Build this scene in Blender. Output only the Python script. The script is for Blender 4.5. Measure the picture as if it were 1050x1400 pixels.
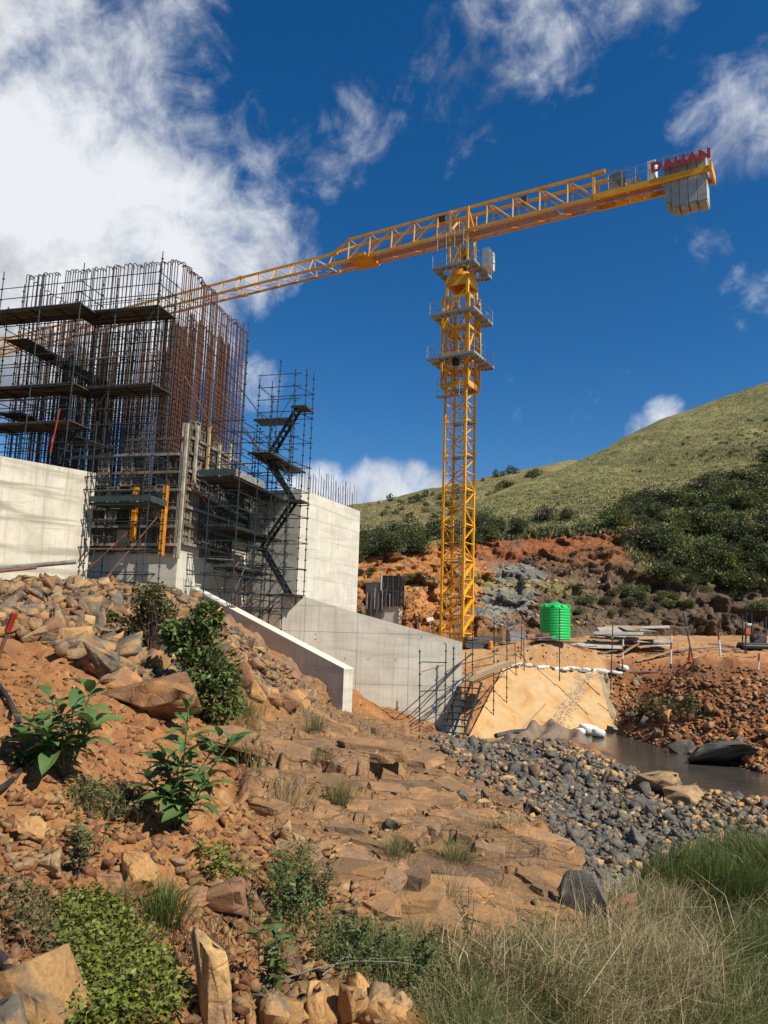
import bpy, bmesh, math, random
import numpy as np
from mathutils import Vector, Matrix
from mathutils.bvhtree import BVHTree

random.seed(7)
RNG = np.random.default_rng(11)
C = bpy.context.scene.collection
scene = bpy.context.scene
for o in list(bpy.data.objects):
    bpy.data.objects.remove(o)

# ------------------------------------------------------------------ camera
FPX = 1050.0
PITCH = math.radians(9.0)
ROLL = math.radians(1.8)
FW = np.array([0, math.cos(PITCH), math.sin(PITCH)])
_up0 = np.array([0, -math.sin(PITCH), math.cos(PITCH)])
_rt0 = np.array([1.0, 0, 0])
RT = _rt0 * math.cos(ROLL) + _up0 * math.sin(ROLL)
UP = _up0 * math.cos(ROLL) - _rt0 * math.sin(ROLL)
cam_data = bpy.data.cameras.new('camera')
cam = bpy.data.objects.new('camera', cam_data)
C.objects.link(cam)
cam.matrix_world = Matrix(((RT[0], UP[0], -FW[0], 0), (RT[1], UP[1], -FW[1], 0), (RT[2], UP[2], -FW[2], 0), (0, 0, 0, 1)))
cam_data.sensor_fit = 'VERTICAL'
cam_data.sensor_height = 34.6
cam_data.lens = 34.6 * FPX / 1400.0
cam_data.clip_start = 0.1
cam_data.clip_end = 3000
scene.camera = cam

def ray(px, py):
    return FW + RT * ((px - 525) / FPX) + UP * ((700 - py) / FPX)
def P(px, py, Y):
    d = ray(px, py)
    return d * (Y / d[1])
def PZ(px, py, Z):
    d = ray(px, py)
    return d * (Z / d[2])
def proj(a):
    a = np.asarray(a, float)
    c = a @ FW
    return 525 + FPX * (a @ RT) / c, 700 - FPX * (a @ UP) / c

# ------------------------------------------------------------------ sun, sky, exposure
SUN = np.array([0.82, -0.572, 0.0]) * math.cos(math.radians(47)) + np.array([0, 0, math.sin(math.radians(47))])
sun_data = bpy.data.lights.new('sun', 'SUN')
sun_data.energy = 5.0
sun_data.angle = math.radians(0.5)
sun_data.color = (1.0, 0.93, 0.80)
sun = bpy.data.objects.new('sun', sun_data)
C.objects.link(sun)
sun.rotation_euler = Vector(-SUN).to_track_quat('-Z', 'Y').to_euler()

world = bpy.data.worlds.new('World')
scene.world = world
world.use_nodes = True
WN, WL = world.node_tree.nodes, world.node_tree.links
WN.clear()
def wn(t, **k):
    n = WN.new(t)
    for a, b in k.items():
        setattr(n, a, b)
    return n
def wmath(op, a, b=None, c=None, clamp=False):
    n = wn('ShaderNodeMath', operation=op, use_clamp=clamp)
    for i, v in enumerate((a, b, c)):
        if v is None:
            continue
        if isinstance(v, (int, float)):
            n.inputs[i].default_value = v
        else:
            WL.new(v, n.inputs[i])
    return n.outputs[0]
w_out = wn('ShaderNodeOutputWorld')
w_bg = wn('ShaderNodeBackground')
w_bg.inputs['Strength'].default_value = 0.088
WL.new(w_bg.outputs[0], w_out.inputs[0])
sky = wn('ShaderNodeTexSky', sky_type='NISHITA')
sky.sun_disc = False
sky.sun_elevation = math.radians(47)
sky.sun_rotation = math.atan2(SUN[0], SUN[1])
sky.altitude = 900
sky.air_density = 1.0
sky.dust_density = 0.3
sky.ozone_density = 3.5
hsv = wn('ShaderNodeHueSaturation')
hsv.inputs['Saturation'].default_value = 1.34
hsv.inputs['Hue'].default_value = 0.502
hsv.inputs['Value'].default_value = 0.89
WL.new(sky.outputs[0], hsv.inputs['Color'])
# clouds: cloud banks standing in fixed directions of the sky, broken up by noise
tc = wn('ShaderNodeTexCoord')
DIR = tc.outputs['Generated']
def wnoise(scale, detail, rough, off=(0, 0, 0), dist=0.0, sc=(1, 1, 1)):
    mp = wn('ShaderNodeMapping')
    mp.inputs['Location'].default_value = off
    mp.inputs['Scale'].default_value = sc
    WL.new(DIR, mp.inputs[0])
    n = wn('ShaderNodeTexNoise')
    n.inputs['Scale'].default_value = scale
    n.inputs['Detail'].default_value = detail
    n.inputs['Roughness'].default_value = rough
    n.inputs['Distortion'].default_value = dist
    WL.new(mp.outputs[0], n.inputs['Vector'])
    return n.outputs[0]
def bank(px, py, r_in, r_out, amp):
    d = ray(px, py)
    d = d / np.linalg.norm(d)
    dot = wn('ShaderNodeVectorMath', operation='DOT_PRODUCT')
    WL.new(DIR, dot.inputs[0])
    dot.inputs[1].default_value = d
    mr = wn('ShaderNodeMapRange', interpolation_type='SMOOTHSTEP')
    mr.inputs['From Min'].default_value = math.cos(math.radians(r_out))
    mr.inputs['From Max'].default_value = math.cos(math.radians(r_in))
    mr.inputs['To Min'].default_value = 0
    mr.inputs['To Max'].default_value = amp
    WL.new(dot.outputs['Value'], mr.inputs['Value'])
    return mr.outputs[0]
BANKS = [(30, 60, 4, 14, .86), (200, 110, 2, 11, .62), (300, 60, 1, 8, .44), (80, 260, 4, 12, .98), (230, 310, 2, 8.5, .9), (330, 180, 1, 7, .42), (330, 340, 1.0, 6.5, .82),
         (400, 328, .5, 4.0, .56), (0, 360, 5, 16, 1.1), (200, 400, 3, 9, 1.0), (440, 185, 1.0, 6.0, .62), (380, 190, 1, 6, .52),
         (640, 40, 1, 8, .50), (760, 20, 1, 8, .54), (640, 120, 1, 5.5, .48), (870, 0, 1, 6, .50), (560, 60, 1, 7, .40),
         (960, 130, .5, 4, .42), (1020, 190, .6, 4.2, .46), (1060, 110, .6, 4.0, .32), (1030, 410, .5, 3.5, .56), (955, 340, .5, 3, .36),
         (1090, 350, .6, 3.5, .45), (760, 395, .2, 2.0, .3), (540, 250, .2, 2.0, .32),
         (440, 690, 1.5, 4.4, .95), (510, 680, 1.5, 4.2, .98), (570, 670, 1.0, 3.4, .9), (605, 690, .5, 2.5, .8), (360, 520, .5, 3, .42),
         (910, 570, .4, 2.2, .58), (880, 590, .4, 2.0, .5),
         (-500, 200, 8, 22, .9), (1700, 300, 6, 16, .7), (2400, -300, 6, 18, .6), (500, -700, 5, 14, .5)]
dens = None
for b in BANKS:
    v = bank(*b)
    dens = v if dens is None else wmath('MAXIMUM', dens, v)
n1 = wnoise(5.5, 9, .60, (1.3, .4, 2.1), .35)
n2 = wnoise(17, 8, .62, (4.1, 2.2, .3), .6)
nn = wmath('MULTIPLY_ADD', n2, .35, wmath('MULTIPLY', n1, .65))
nz = wmath('MULTIPLY_ADD', wmath('SUBTRACT', nn, .5), 3.0, dens)
cl = wn('ShaderNodeMapRange', interpolation_type='SMOOTHSTEP')
cl.inputs['From Min'].default_value = .30
cl.inputs['From Max'].default_value = 1.12
WL.new(nz, cl.inputs['Value'])
# relief of the cloud: density towards the sun against density here
dl = wnoise(5.5, 5, .60, (1.3 + .07 * 1, .4 - .03, 2.1 + .08), .35)
rel = wmath('MULTIPLY', wmath('SUBTRACT', n1, dl), 2.2)
thick = wn('ShaderNodeMapRange')
thick.inputs['From Min'].default_value = .75
thick.inputs['From Max'].default_value = 1.7
thick.inputs['To Min'].default_value = .88
thick.inputs['To Max'].default_value = .45
WL.new(nz, thick.inputs['Value'])
bright = wmath('ADD', thick.outputs[0], rel)
# banks that lie in full sun stand brighter than the veil high above
lowlit = bank(130, 290, 4, 13, .30)
lowlit2 = bank(530, 660, 2, 6, .22)
bright = wmath('ADD', bright, wmath('ADD', lowlit, lowlit2))
bc = wn('ShaderNodeClamp')
bc.inputs['Min'].default_value = .36
bc.inputs['Max'].default_value = 1.06
WL.new(bright, bc.inputs[0])
ccol = wn('ShaderNodeMix', data_type='RGBA', blend_type='MULTIPLY')
ccol.inputs['Factor'].default_value = 1
ccol.inputs[6].default_value = (6.9, 7.1, 7.4, 1)
WL.new(bc.outputs[0], ccol.inputs[7])
mixs = wn('ShaderNodeMix', data_type='RGBA')
WL.new(wmath('MULTIPLY', cl.outputs[0], .97), mixs.inputs['Factor'])
WL.new(hsv.outputs[0], mixs.inputs[6])
WL.new(ccol.outputs[2], mixs.inputs[7])
WL.new(mixs.outputs[2], w_bg.inputs['Color'])
scene.view_settings.view_transform = 'Standard'
scene.view_settings.look = 'None'
scene.view_settings.exposure = 0.42
scene.view_settings.gamma = 1.0
scene.view_settings.use_curve_mapping = False

# ------------------------------------------------------------------ helpers
ORG = {}
def org(o):
    return ORG.get(o.name, np.zeros(3)) if o else np.zeros(3)
def tag(o, label=None, cat=None, group=None, kind=None):
    if label: o['label'] = label
    if cat: o['category'] = cat
    if group: o['group'] = group
    if kind: o['kind'] = kind
    return o
def thing(name, loc, label, cat, group=None):
    o = bpy.data.objects.new(name, None)
    o.empty_display_size = .2
    C.objects.link(o)
    o.location = [float(v) for v in loc]
    ORG[o.name] = np.array(loc, float)
    return tag(o, label, cat, group)
class MB:
    def __init__(s):
        s.v, s.f, s.m, s.n = [], [], [], 0
    def add(s, v, f, mi=0):
        v = np.asarray(v, float).reshape(-1, 3)
        s.v.append(v)
        s.f += [tuple(i + s.n for i in q) for q in f]
        s.m += [mi] * len(f)
        s.n += len(v)
        return s
    def box(s, c, size, ax=None, mi=0):
        c = np.asarray(c, float)
        h = np.asarray(size, float) / 2
        A = np.eye(3) if ax is None else np.asarray(ax, float)
        v = [c + A[0] * h[0] * i + A[1] * h[1] * j + A[2] * h[2] * k for i in (-1, 1) for j in (-1, 1) for k in (-1, 1)]
        return s.add(v, [(0, 1, 3, 2), (4, 6, 7, 5), (0, 4, 5, 1), (2, 3, 7, 6), (0, 2, 6, 4), (1, 5, 7, 3)], mi)
    def tube(s, p, q, r, n=6, r2=None, cap=True, mi=0):
        p, q = np.asarray(p, float), np.asarray(q, float)
        d = q - p
        L = np.linalg.norm(d)
        if L < 1e-6: return s
        d /= L
        u = np.cross(d, [0, 0, 1.0] if abs(d[2]) < .9 else [1.0, 0, 0]); u /= np.linalg.norm(u)
        w = np.cross(d, u)
        r2 = r if r2 is None else r2
        a = [2 * math.pi * (k + .5) / n for k in range(n)]
        v = [p + (u * math.cos(t) + w * math.sin(t)) * r for t in a] + [q + (u * math.cos(t) + w * math.sin(t)) * r2 for t in a]
        f = [(k, (k + 1) % n, n + (k + 1) % n, n + k) for k in range(n)]
        if cap: f += [tuple(range(n))[::-1], tuple(range(n, 2 * n))]
        return s.add(v, f, mi)
    def path(s, pts, r, n=6, mi=0, r2=None):
        pts = [np.asarray(p, float) for p in pts]
        N = len(pts)
        ring = []
        prev = None
        for i, p in enumerate(pts):
            d = pts[min(i + 1, N - 1)] - pts[max(i - 1, 0)]
            d = d / (np.linalg.norm(d) + 1e-9)
            if prev is None:
                u = np.cross(d, [0, 0, 1.0] if abs(d[2]) < .9 else [1.0, 0, 0])
            else:
                u = prev - d * (prev @ d)
            u /= np.linalg.norm(u) + 1e-9
            prev = u
            w = np.cross(d, u)
            rr = r if r2 is None else r + (r2 - r) * i / (N - 1)
            ring += [p + (u * math.cos(2 * math.pi * k / n) + w * math.sin(2 * math.pi * k / n)) * rr for k in range(n)]
        f = []
        for i in range(N - 1):
            f += [(i * n + k, i * n + (k + 1) % n, (i + 1) * n + (k + 1) % n, (i + 1) * n + k) for k in range(n)]
        f += [tuple(range(n))[::-1], tuple(range((N - 1) * n, N * n))]
        return s.add(ring, f, mi)
    def lathe(s, c, prof, n=24, mi=0):
        c = np.asarray(c, float)
        v = [c + np.array([r * math.cos(2 * math.pi * k / n), r * math.sin(2 * math.pi * k / n), z]) for r, z in prof for k in range(n)]
        f = []
        for i in range(len(prof) - 1):
            f += [(i * n + k, i * n + (k + 1) % n, (i + 1) * n + (k + 1) % n, (i + 1) * n + k) for k in range(n)]
        f += [tuple(range(n))[::-1], tuple(range((len(prof) - 1) * n, len(prof) * n))]
        return s.add(v, f, mi)
    def prism(s, poly, d, mi=0):
        poly = [np.asarray(p, float) for p in poly]
        d = np.asarray(d, float)
        n = len(poly)
        f = [tuple(range(n)), tuple(range(n, 2 * n))[::-1]] + [(k, n + k, n + (k + 1) % n, (k + 1) % n) for k in range(n)]
        return s.add(poly + [p + d for p in poly], f, mi)
    def mesh(s, name, mats, o=None, smooth=False):
        me = bpy.data.meshes.new(name)
        v = np.concatenate(s.v) if s.v else np.zeros((0, 3))
        if o is not None: v = v - o
        me.from_pydata(v.tolist(), [], s.f)
        mats = mats if isinstance(mats, (list, tuple)) else [mats]
        for m in mats: me.materials.append(m)
        if len(mats) > 1: me.polygons.foreach_set('material_index', s.m)
        if smooth: me.polygons.foreach_set('use_smooth', [True] * len(me.polygons))
        me.validate()
        bm = bmesh.new(); bm.from_mesh(me)
        bmesh.ops.recalc_face_normals(bm, faces=bm.faces)
        bm.to_mesh(me); bm.free()
        return me
    def build(s, name, mats, parent=None, loc=None, smooth=False, bevel=0):
        """one mesh object; geometry given in world space, stored relative to its origin"""
        po = org(parent)
        o0 = np.asarray(loc, float) if loc is not None else po
        me = s.mesh(name, mats, o0, smooth)
        o = bpy.data.objects.new(name, me)
        C.objects.link(o)
        if parent: o.parent = parent
        o.location = o0 - po
        ORG[o.name] = o0
        if bevel:
            b = o.modifiers.new('bevel', 'BEVEL'); b.width = bevel; b.segments = 2; b.limit_method = 'ANGLE'
        return o
def place(me, name, parent, loc, rot=None, scale=None):
    """an object sharing mesh data, placed in world space under its parent"""
    o = bpy.data.objects.new(name, me)
    C.objects.link(o)
    if parent: o.parent = parent
    o.location = np.asarray(loc, float) - org(parent)
    if rot is not None: o.rotation_euler = rot
    if scale is not None: o.scale = scale
    ORG[o.name] = np.asarray(loc, float)
    return o
def np_mesh(name, V, F, mats, smooth=False, col=None, mi=None):
    """fast mesh from numpy arrays; F is (n,3) or (n,4)"""
    me = bpy.data.meshes.new(name)
    V = np.ascontiguousarray(V, np.float32); F = np.ascontiguousarray(F, np.int32)
    k = F.shape[1]
    me.vertices.add(len(V)); me.vertices.foreach_set('co', V.ravel())
    me.loops.add(F.size); me.loops.foreach_set('vertex_index', F.ravel())
    me.polygons.add(len(F))
    me.polygons.foreach_set('loop_start', np.arange(0, F.size, k, dtype=np.int32))
    me.polygons.foreach_set('loop_total', np.full(len(F), k, np.int32))
    if smooth: me.polygons.foreach_set('use_smooth', np.ones(len(F), bool))
    for m in (mats if isinstance(mats, (list, tuple)) else [mats]): me.materials.append(m)
    if mi is not None: me.polygons.foreach_set('material_index', np.ascontiguousarray(mi, np.int32))
    if col is not None:
        a = me.color_attributes.new('Col', 'FLOAT_COLOR', 'POINT')
        c4 = np.ones((len(V), 4), np.float32); c4[:, :col.shape[1]] = col
        a.data.foreach_set('color', c4.ravel())
    me.update()
    return me
def link(me, name, parent=None):
    o = bpy.data.objects.new(name, me); C.objects.link(o)
    if parent: o.parent = parent
    ORG[o.name] = np.zeros(3)
    return o
# value noise
def _hash(i, j, k, seed):
    h = (i.astype(np.int64) * 374761393 + j.astype(np.int64) * 668265263 + k.astype(np.int64) * 2147483647 + seed * 1274126177) & 0xffffffff
    h = ((h ^ (h >> 13)) * 1274126177) & 0xffffffff
    h = (h ^ (h >> 16)) & 0xffffff
    return h / float(0xffffff)
def vnoise(x, y, z=None, seed=0):
    z = np.zeros_like(x) if z is None else z
    i, j, k = np.floor(x), np.floor(y), np.floor(z)
    fx, fy, fz = x - i, y - j, z - k
    fx, fy, fz = [t * t * t * (t * (t * 6 - 15) + 10) for t in (fx, fy, fz)]
    r = 0
    for a in (0, 1):
        for b in (0, 1):
            for c in (0, 1):
                w = (fx if a else 1 - fx) * (fy if b else 1 - fy) * (fz if c else 1 - fz)
                r = r + w * _hash(i + a, j + b, k + c, seed)
    return r * 2 - 1
def fbm(x, y, z=None, oct=4, seed=0, gain=.5):
    s, a = 0, 1.0
    for o in range(oct):
        s = s + a * vnoise(x, y, z, seed + o * 17)
        x, y = x * 2.03 + 5.1, y * 2.03 + 1.7
        z = None if z is None else z * 2.03 + 2.2
        a *= gain
    return s
def inpoly(x, y, poly):
    r = np.zeros(np.shape(x), bool)
    n = len(poly)
    for i in range(n):
        (x1, y1), (x2, y2) = poly[i], poly[(i + 1) % n]
        if y1 == y2: continue
        c = ((y1 > y) != (y2 > y)) & (x < (x2 - x1) * (y - y1) / (y2 - y1) + x1)
        r ^= c
    return r
def polydist(x, y, poly):
    """signed distance to polygon, positive inside"""
    d = np.full(np.shape(x), 1e9)
    n = len(poly)
    for i in range(n):
        (x1, y1), (x2, y2) = poly[i], poly[(i + 1) % n]
        ex, ey = x2 - x1, y2 - y1
        t = np.clip(((x - x1) * ex + (y - y1) * ey) / (ex * ex + ey * ey + 1e-9), 0, 1)
        d = np.minimum(d, np.hypot(x - x1 - t * ex, y - y1 - t * ey))
    return np.where(inpoly(x, y, poly), d, -d)
def sstep(a, b, x):
    t = np.clip((x - a) / (b - a), 0, 1)
    return t * t * (3 - 2 * t)

# ------------------------------------------------------------------ materials
def new_mat(name):
    m = bpy.data.materials.new(name); m.use_nodes = True
    N, L = m.node_tree.nodes, m.node_tree.links
    return m, N, L, N['Principled BSDF']
def setin(N, L, sock, v):
    if isinstance(v, bpy.types.NodeSocket): L.new(v, sock)
    else: sock.default_value = v
def tex_noise(N, L, vec, scale, detail=5, rough=.6, dist=0, sc=None):
    if sc is not None:
        mp = N.new('ShaderNodeMapping'); mp.inputs['Scale'].default_value = sc
        L.new(vec, mp.inputs[0]); vec = mp.outputs[0]
    n = N.new('ShaderNodeTexNoise')
    n.inputs['Scale'].default_value = scale; n.inputs['Detail'].default_value = detail
    n.inputs['Roughness'].default_value = rough; n.inputs['Distortion'].default_value = dist
    L.new(vec, n.inputs['Vector'])
    return n.outputs[0]
def ramp(N, L, fac, stops):
    r = N.new('ShaderNodeValToRGB')
    e = r.color_ramp.elements
    while len(e) < len(stops): e.new(.5)
    for k, (p, c) in enumerate(stops):
        e[k].position = p
        e[k].color = (*c, 1) if len(c) == 3 else c
    L.new(fac, r.inputs[0])
    return r.outputs[0]
def mixc(N, L, fac, a, b, mode='MIX'):
    m = N.new('ShaderNodeMix'); m.data_type = 'RGBA'; m.blend_type = mode
    for s, v in ((m.inputs[0], fac), (m.inputs[6], a), (m.inputs[7], b)):
        if isinstance(v, bpy.types.NodeSocket): L.new(v, s)
        elif isinstance(v, (int, float)): s.default_value = v
        else: s.default_value = (*v, 1)
    return m.outputs[2]
def bump(N, L, b, h, strength, dist):
    n = N.new('ShaderNodeBump')
    n.inputs['Strength'].default_value = strength; n.inputs['Distance'].default_value = dist
    L.new(h, n.inputs['Height']); L.new(n.outputs[0], b.inputs['Normal'])
    return n
def simple(name, c1, c2=None, scale=3, rough=.6, metal=0, bump_s=.3, bump_d=.01, vary=.12, stops=(.35, .65), detail=6, spec=.4, coord='Object', wear=None, sc=None):
    m, N, L, b = new_mat(name)
    tcn = N.new('ShaderNodeTexCoord'); vec = tcn.outputs[coord]
    c2 = c2 or tuple(v * .6 for v in c1)
    n = tex_noise(N, L, vec, scale, detail, .65, .3, sc)
    col = ramp(N, L, n, [(stops[0], c2), (stops[1], c1)])
    if wear:
        n3 = tex_noise(N, L, vec, scale * 3.1, 6, .7, .5, sc)
        col = mixc(N, L, ramp(N, L, n3, [(wear[1], (0, 0, 0)), (wear[1] + .08, (1, 1, 1))]), col, wear[0])
    if vary:
        oi = N.new('ShaderNodeObjectInfo')
        mr = N.new('ShaderNodeMapRange'); mr.inputs['To Min'].default_value = 1 - vary; mr.inputs['To Max'].default_value = 1 + vary
        L.new(oi.outputs['Random'], mr.inputs[0])
        col = mixc(N, L, 1.0, col, mr.outputs[0], 'MULTIPLY')
    setin(N, L, b.inputs['Base Color'], col)
    b.inputs['Roughness'].default_value = rough
    b.inputs['Metallic'].default_value = metal
    b.inputs['Specular IOR Level'].default_value = spec
    if bump_s: bump(N, L, b, tex_noise(N, L, vec, scale * 7, 6, .7, 0, sc), bump_s, bump_d)
    return m
M = {}
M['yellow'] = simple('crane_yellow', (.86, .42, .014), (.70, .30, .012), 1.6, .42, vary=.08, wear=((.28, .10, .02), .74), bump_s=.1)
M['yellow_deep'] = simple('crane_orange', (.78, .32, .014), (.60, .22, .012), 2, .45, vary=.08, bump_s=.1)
M['galv'] = simple('galvanised_steel', (.42, .43, .42), (.28, .29, .29), 4, .5, .5, vary=.1)
M['scaffold'] = simple('scaffold_paint', (.034, .052, .057), (.022, .032, .036), 3, .5, .2, vary=.25, wear=((.16, .10, .06), .68))
M['scaffold_light'] = simple('scaffold_bare_steel', (.30, .29, .27), (.16, .12, .09), 3, .5, .4, vary=.25)
M['rust'] = simple('rusty_rebar', (.115, .05, .032), (.06, .028, .02), 5, .8, .1, vary=.35)
M['rebar_grey'] = simple('weathered_rebar', (.105, .072, .056), (.052, .038, .034), 5, .75, .2, vary=.35)
M['rust_tube'] = simple('rusty_tube', (.26, .12, .07), (.14, .06, .04), 4, .75, .1, vary=.2)
M['deck'] = simple('scaffold_board', (.085, .066, .05), (.04, .033, .027), 4, .85, vary=.3, sc=(1, 1, 1))  # board colour lowered to carry the shade on the deck undersides
M['toe'] = simple('green_toe_board', (.035, .06, .052), (.025, .04, .036), 3, .6, vary=.1)
M['timber'] = simple('pale_timber', (.42, .28, .14), (.27, .17, .085), 6, .8, vary=.2, sc=(1, 6, 6))
M['grey_timber'] = simple('weathered_board', (.24, .22, .19), (.12, .11, .10), 4, .85, vary=.3)
M['form'] = simple('formwork_panel', (.27, .23, .17), (.075, .058, .042), 1.6, .75, vary=.6, wear=((.48, .44, .35), .63), stops=(.3, .7))
M['form_dark'] = simple('dark_formwork', (.10, .095, .09), (.05, .048, .046), 2, .6, vary=.3, wear=((.3, .28, .25), .72))
M['black'] = simple('black_plastic', (.014, .014, .016), (.01, .01, .01), 3, .4, vary=0)
M['rubber'] = simple('black_hose', (.02, .02, .022), (.035, .03, .028), 6, .45, vary=0)
M['red'] = simple('red_paint', (.46, .045, .03), (.30, .03, .02), 5, .5, vary=.05, wear=((.42, .36, .30), .70))
M['red_letter'] = simple('red_letter', (.50, .05, .045), (.40, .035, .035), 3, .5, vary=.05)
M['white'] = simple('white_paint', (.74, .74, .70), (.58, .57, .52), 4, .5, vary=.06)
M['orange_plastic'] = simple('orange_plastic', (.55, .13, .025), (.42, .09, .02), 6, .5, vary=0)
M['green_tank'] = simple('green_polythene', (.012, .47, .10), (.010, .40, .08), 1.2, .42, vary=0, bump_s=.05, wear=((.10, .36, .12), .66))
M['sandbag'] = simple('white_woven_bag', (.66, .66, .62), (.45, .44, .40), 5, .8, vary=.12, bump_s=.6)
M['bag_blue'] = simple('pale_blue_bag', (.42, .55, .66), (.35, .44, .52), 5, .7, vary=.05)
M['form_pale'] = simple('pale_formwork', (.42, .38, .30), (.20, .17, .12), 2.5, .8, vary=.25)
M['ply'] = simple('plywood', (.40, .36, .30), (.24, .21, .17), 2, .8, vary=.25)
M['tarp'] = simple('brown_geotextile', (.21, .145, .095), (.13, .095, .065), 3, .7, vary=0, bump_s=.6, bump_d=.03)
M['cw'] = simple('counterweight_concrete', (.42, .42, .405), (.30, .30, .29), 3, .85, vary=.12, wear=((.22, .21, .2), .74))
M['net'] = simple('pink_walkway_sheet', (.46, .25, .17), (.36, .18, .12), 4, .7, vary=.1)
M['blue'] = simple('blue_paint', (.05, .22, .52), (.04, .16, .4), 4, .5, vary=0)
M['yellow_beam'] = simple('yellow_formwork_beam', (.72, .30, .01), (.5, .18, .01), 4, .55, vary=.05, wear=((.12, .07, .03), .66))
def concrete(name, c1, c2, stain, lift=1.2, streak=.5, band=.55):
    m, N, L, b = new_mat(name)
    tcn = N.new('ShaderNodeTexCoord'); geo = N.new('ShaderNodeNewGeometry'); vec = geo.outputs['Position']
    base = ramp(N, L, tex_noise(N, L, vec, .8, 7, .65, .4), [(.32, c2), (.62, c1)])
    st = tex_noise(N, L, vec, 1.0, 6, .62, .2, (6.0, 6.0, .28))           # runs down the face
    base = mixc(N, L, ramp(N, L, st, [(.50, (0, 0, 0)), (.78, (streak, streak, streak))]), base, stain)
    hz = tex_noise(N, L, vec, 1.0, 5, .6, .5, (.22, .22, 2.2))            # lift bands
    base = mixc(N, L, ramp(N, L, hz, [(.50, (0, 0, 0)), (.66, (band, band, band))]), base, tuple(.7 * a + .3 * s for a, s in zip(stain, c2)))
    sp = tex_noise(N, L, vec, 14, 5, .8)
    base = mixc(N, L, ramp(N, L, sp, [(.66, (0, 0, 0)), (.74, (.5, .5, .5))]), base, tuple(v * .55 for v in c2))
    L.new(base, b.inputs['Base Color'])
    b.inputs['Roughness'].default_value = .88
    b.inputs['Specular IOR Level'].default_value = .25
    w = N.new('ShaderNodeTexWave'); w.bands_direction = 'DIAGONAL'
    w.inputs['Scale'].default_value = 1.2; w.inputs['Distortion'].default_value = 1.2; w.inputs['Detail'].default_value = 3
    mp = N.new('ShaderNodeMapping'); mp.inputs['Scale'].default_value = (2.2, 2.2, .02); L.new(vec, mp.inputs[0]); L.new(mp.outputs[0], w.inputs[0])
    h = N.new('ShaderNodeMath'); h.operation = 'MULTIPLY_ADD'; h.inputs[1].default_value = .16
    L.new(w.outputs[1], h.inputs[0]); L.new(tex_noise(N, L, vec, 9, 8, .75), h.inputs[2])
    bump(N, L, b, h.outputs[0], .30, .02)
    return m
M['conc'] = concrete('pale_concrete', (.60, .555, .45), (.43, .395, .31), (.25, .225, .17), streak=.85, band=.95)
M['conc_white'] = concrete('bright_concrete', (.60, .575, .49), (.48, .455, .385), (.33, .30, .24), streak=.5)
M['conc_smooth'] = concrete('smooth_concrete', (.58, .545, .45), (.46, .425, .345), (.30, .272, .21), streak=.6)
M['conc_cap'] = concrete('new_concrete', (.60, .57, .48), (.52, .49, .41), (.40, .37, .30), streak=.25)
def slab_mat():
    m, N, L, b = new_mat('ochre_stained_concrete')
    geo = N.new('ShaderNodeNewGeometry'); vec = geo.outputs['Position']
    base = ramp(N, L, tex_noise(N, L, vec, .75, 9, .68, .8), [(.32, (.35, .175, .056)), (.5, (.45, .275, .112)), (.7, (.51, .37, .205))])
    st = tex_noise(N, L, vec, 1.1, 6, .65, .4, (1.6, .5, .5))
    base = mixc(N, L, ramp(N, L, st, [(.50, (0, 0, 0)), (.66, (.75, .75, .75))]), base, (.40, .30, .17))
    sp = tex_noise(N, L, vec, 7, 6, .8)
    base = mixc(N, L, ramp(N, L, sp, [(.64, (0, 0, 0)), (.72, (.5, .5, .5))]), base, (.25, .16, .08))
    L.new(base, b.inputs['Base Color']); b.inputs['Roughness'].default_value = .9
    bump(N, L, b, tex_noise(N, L, vec, 6, 8, .75), .4, .03)
    return m
M['slab'] = slab_mat()
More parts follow.
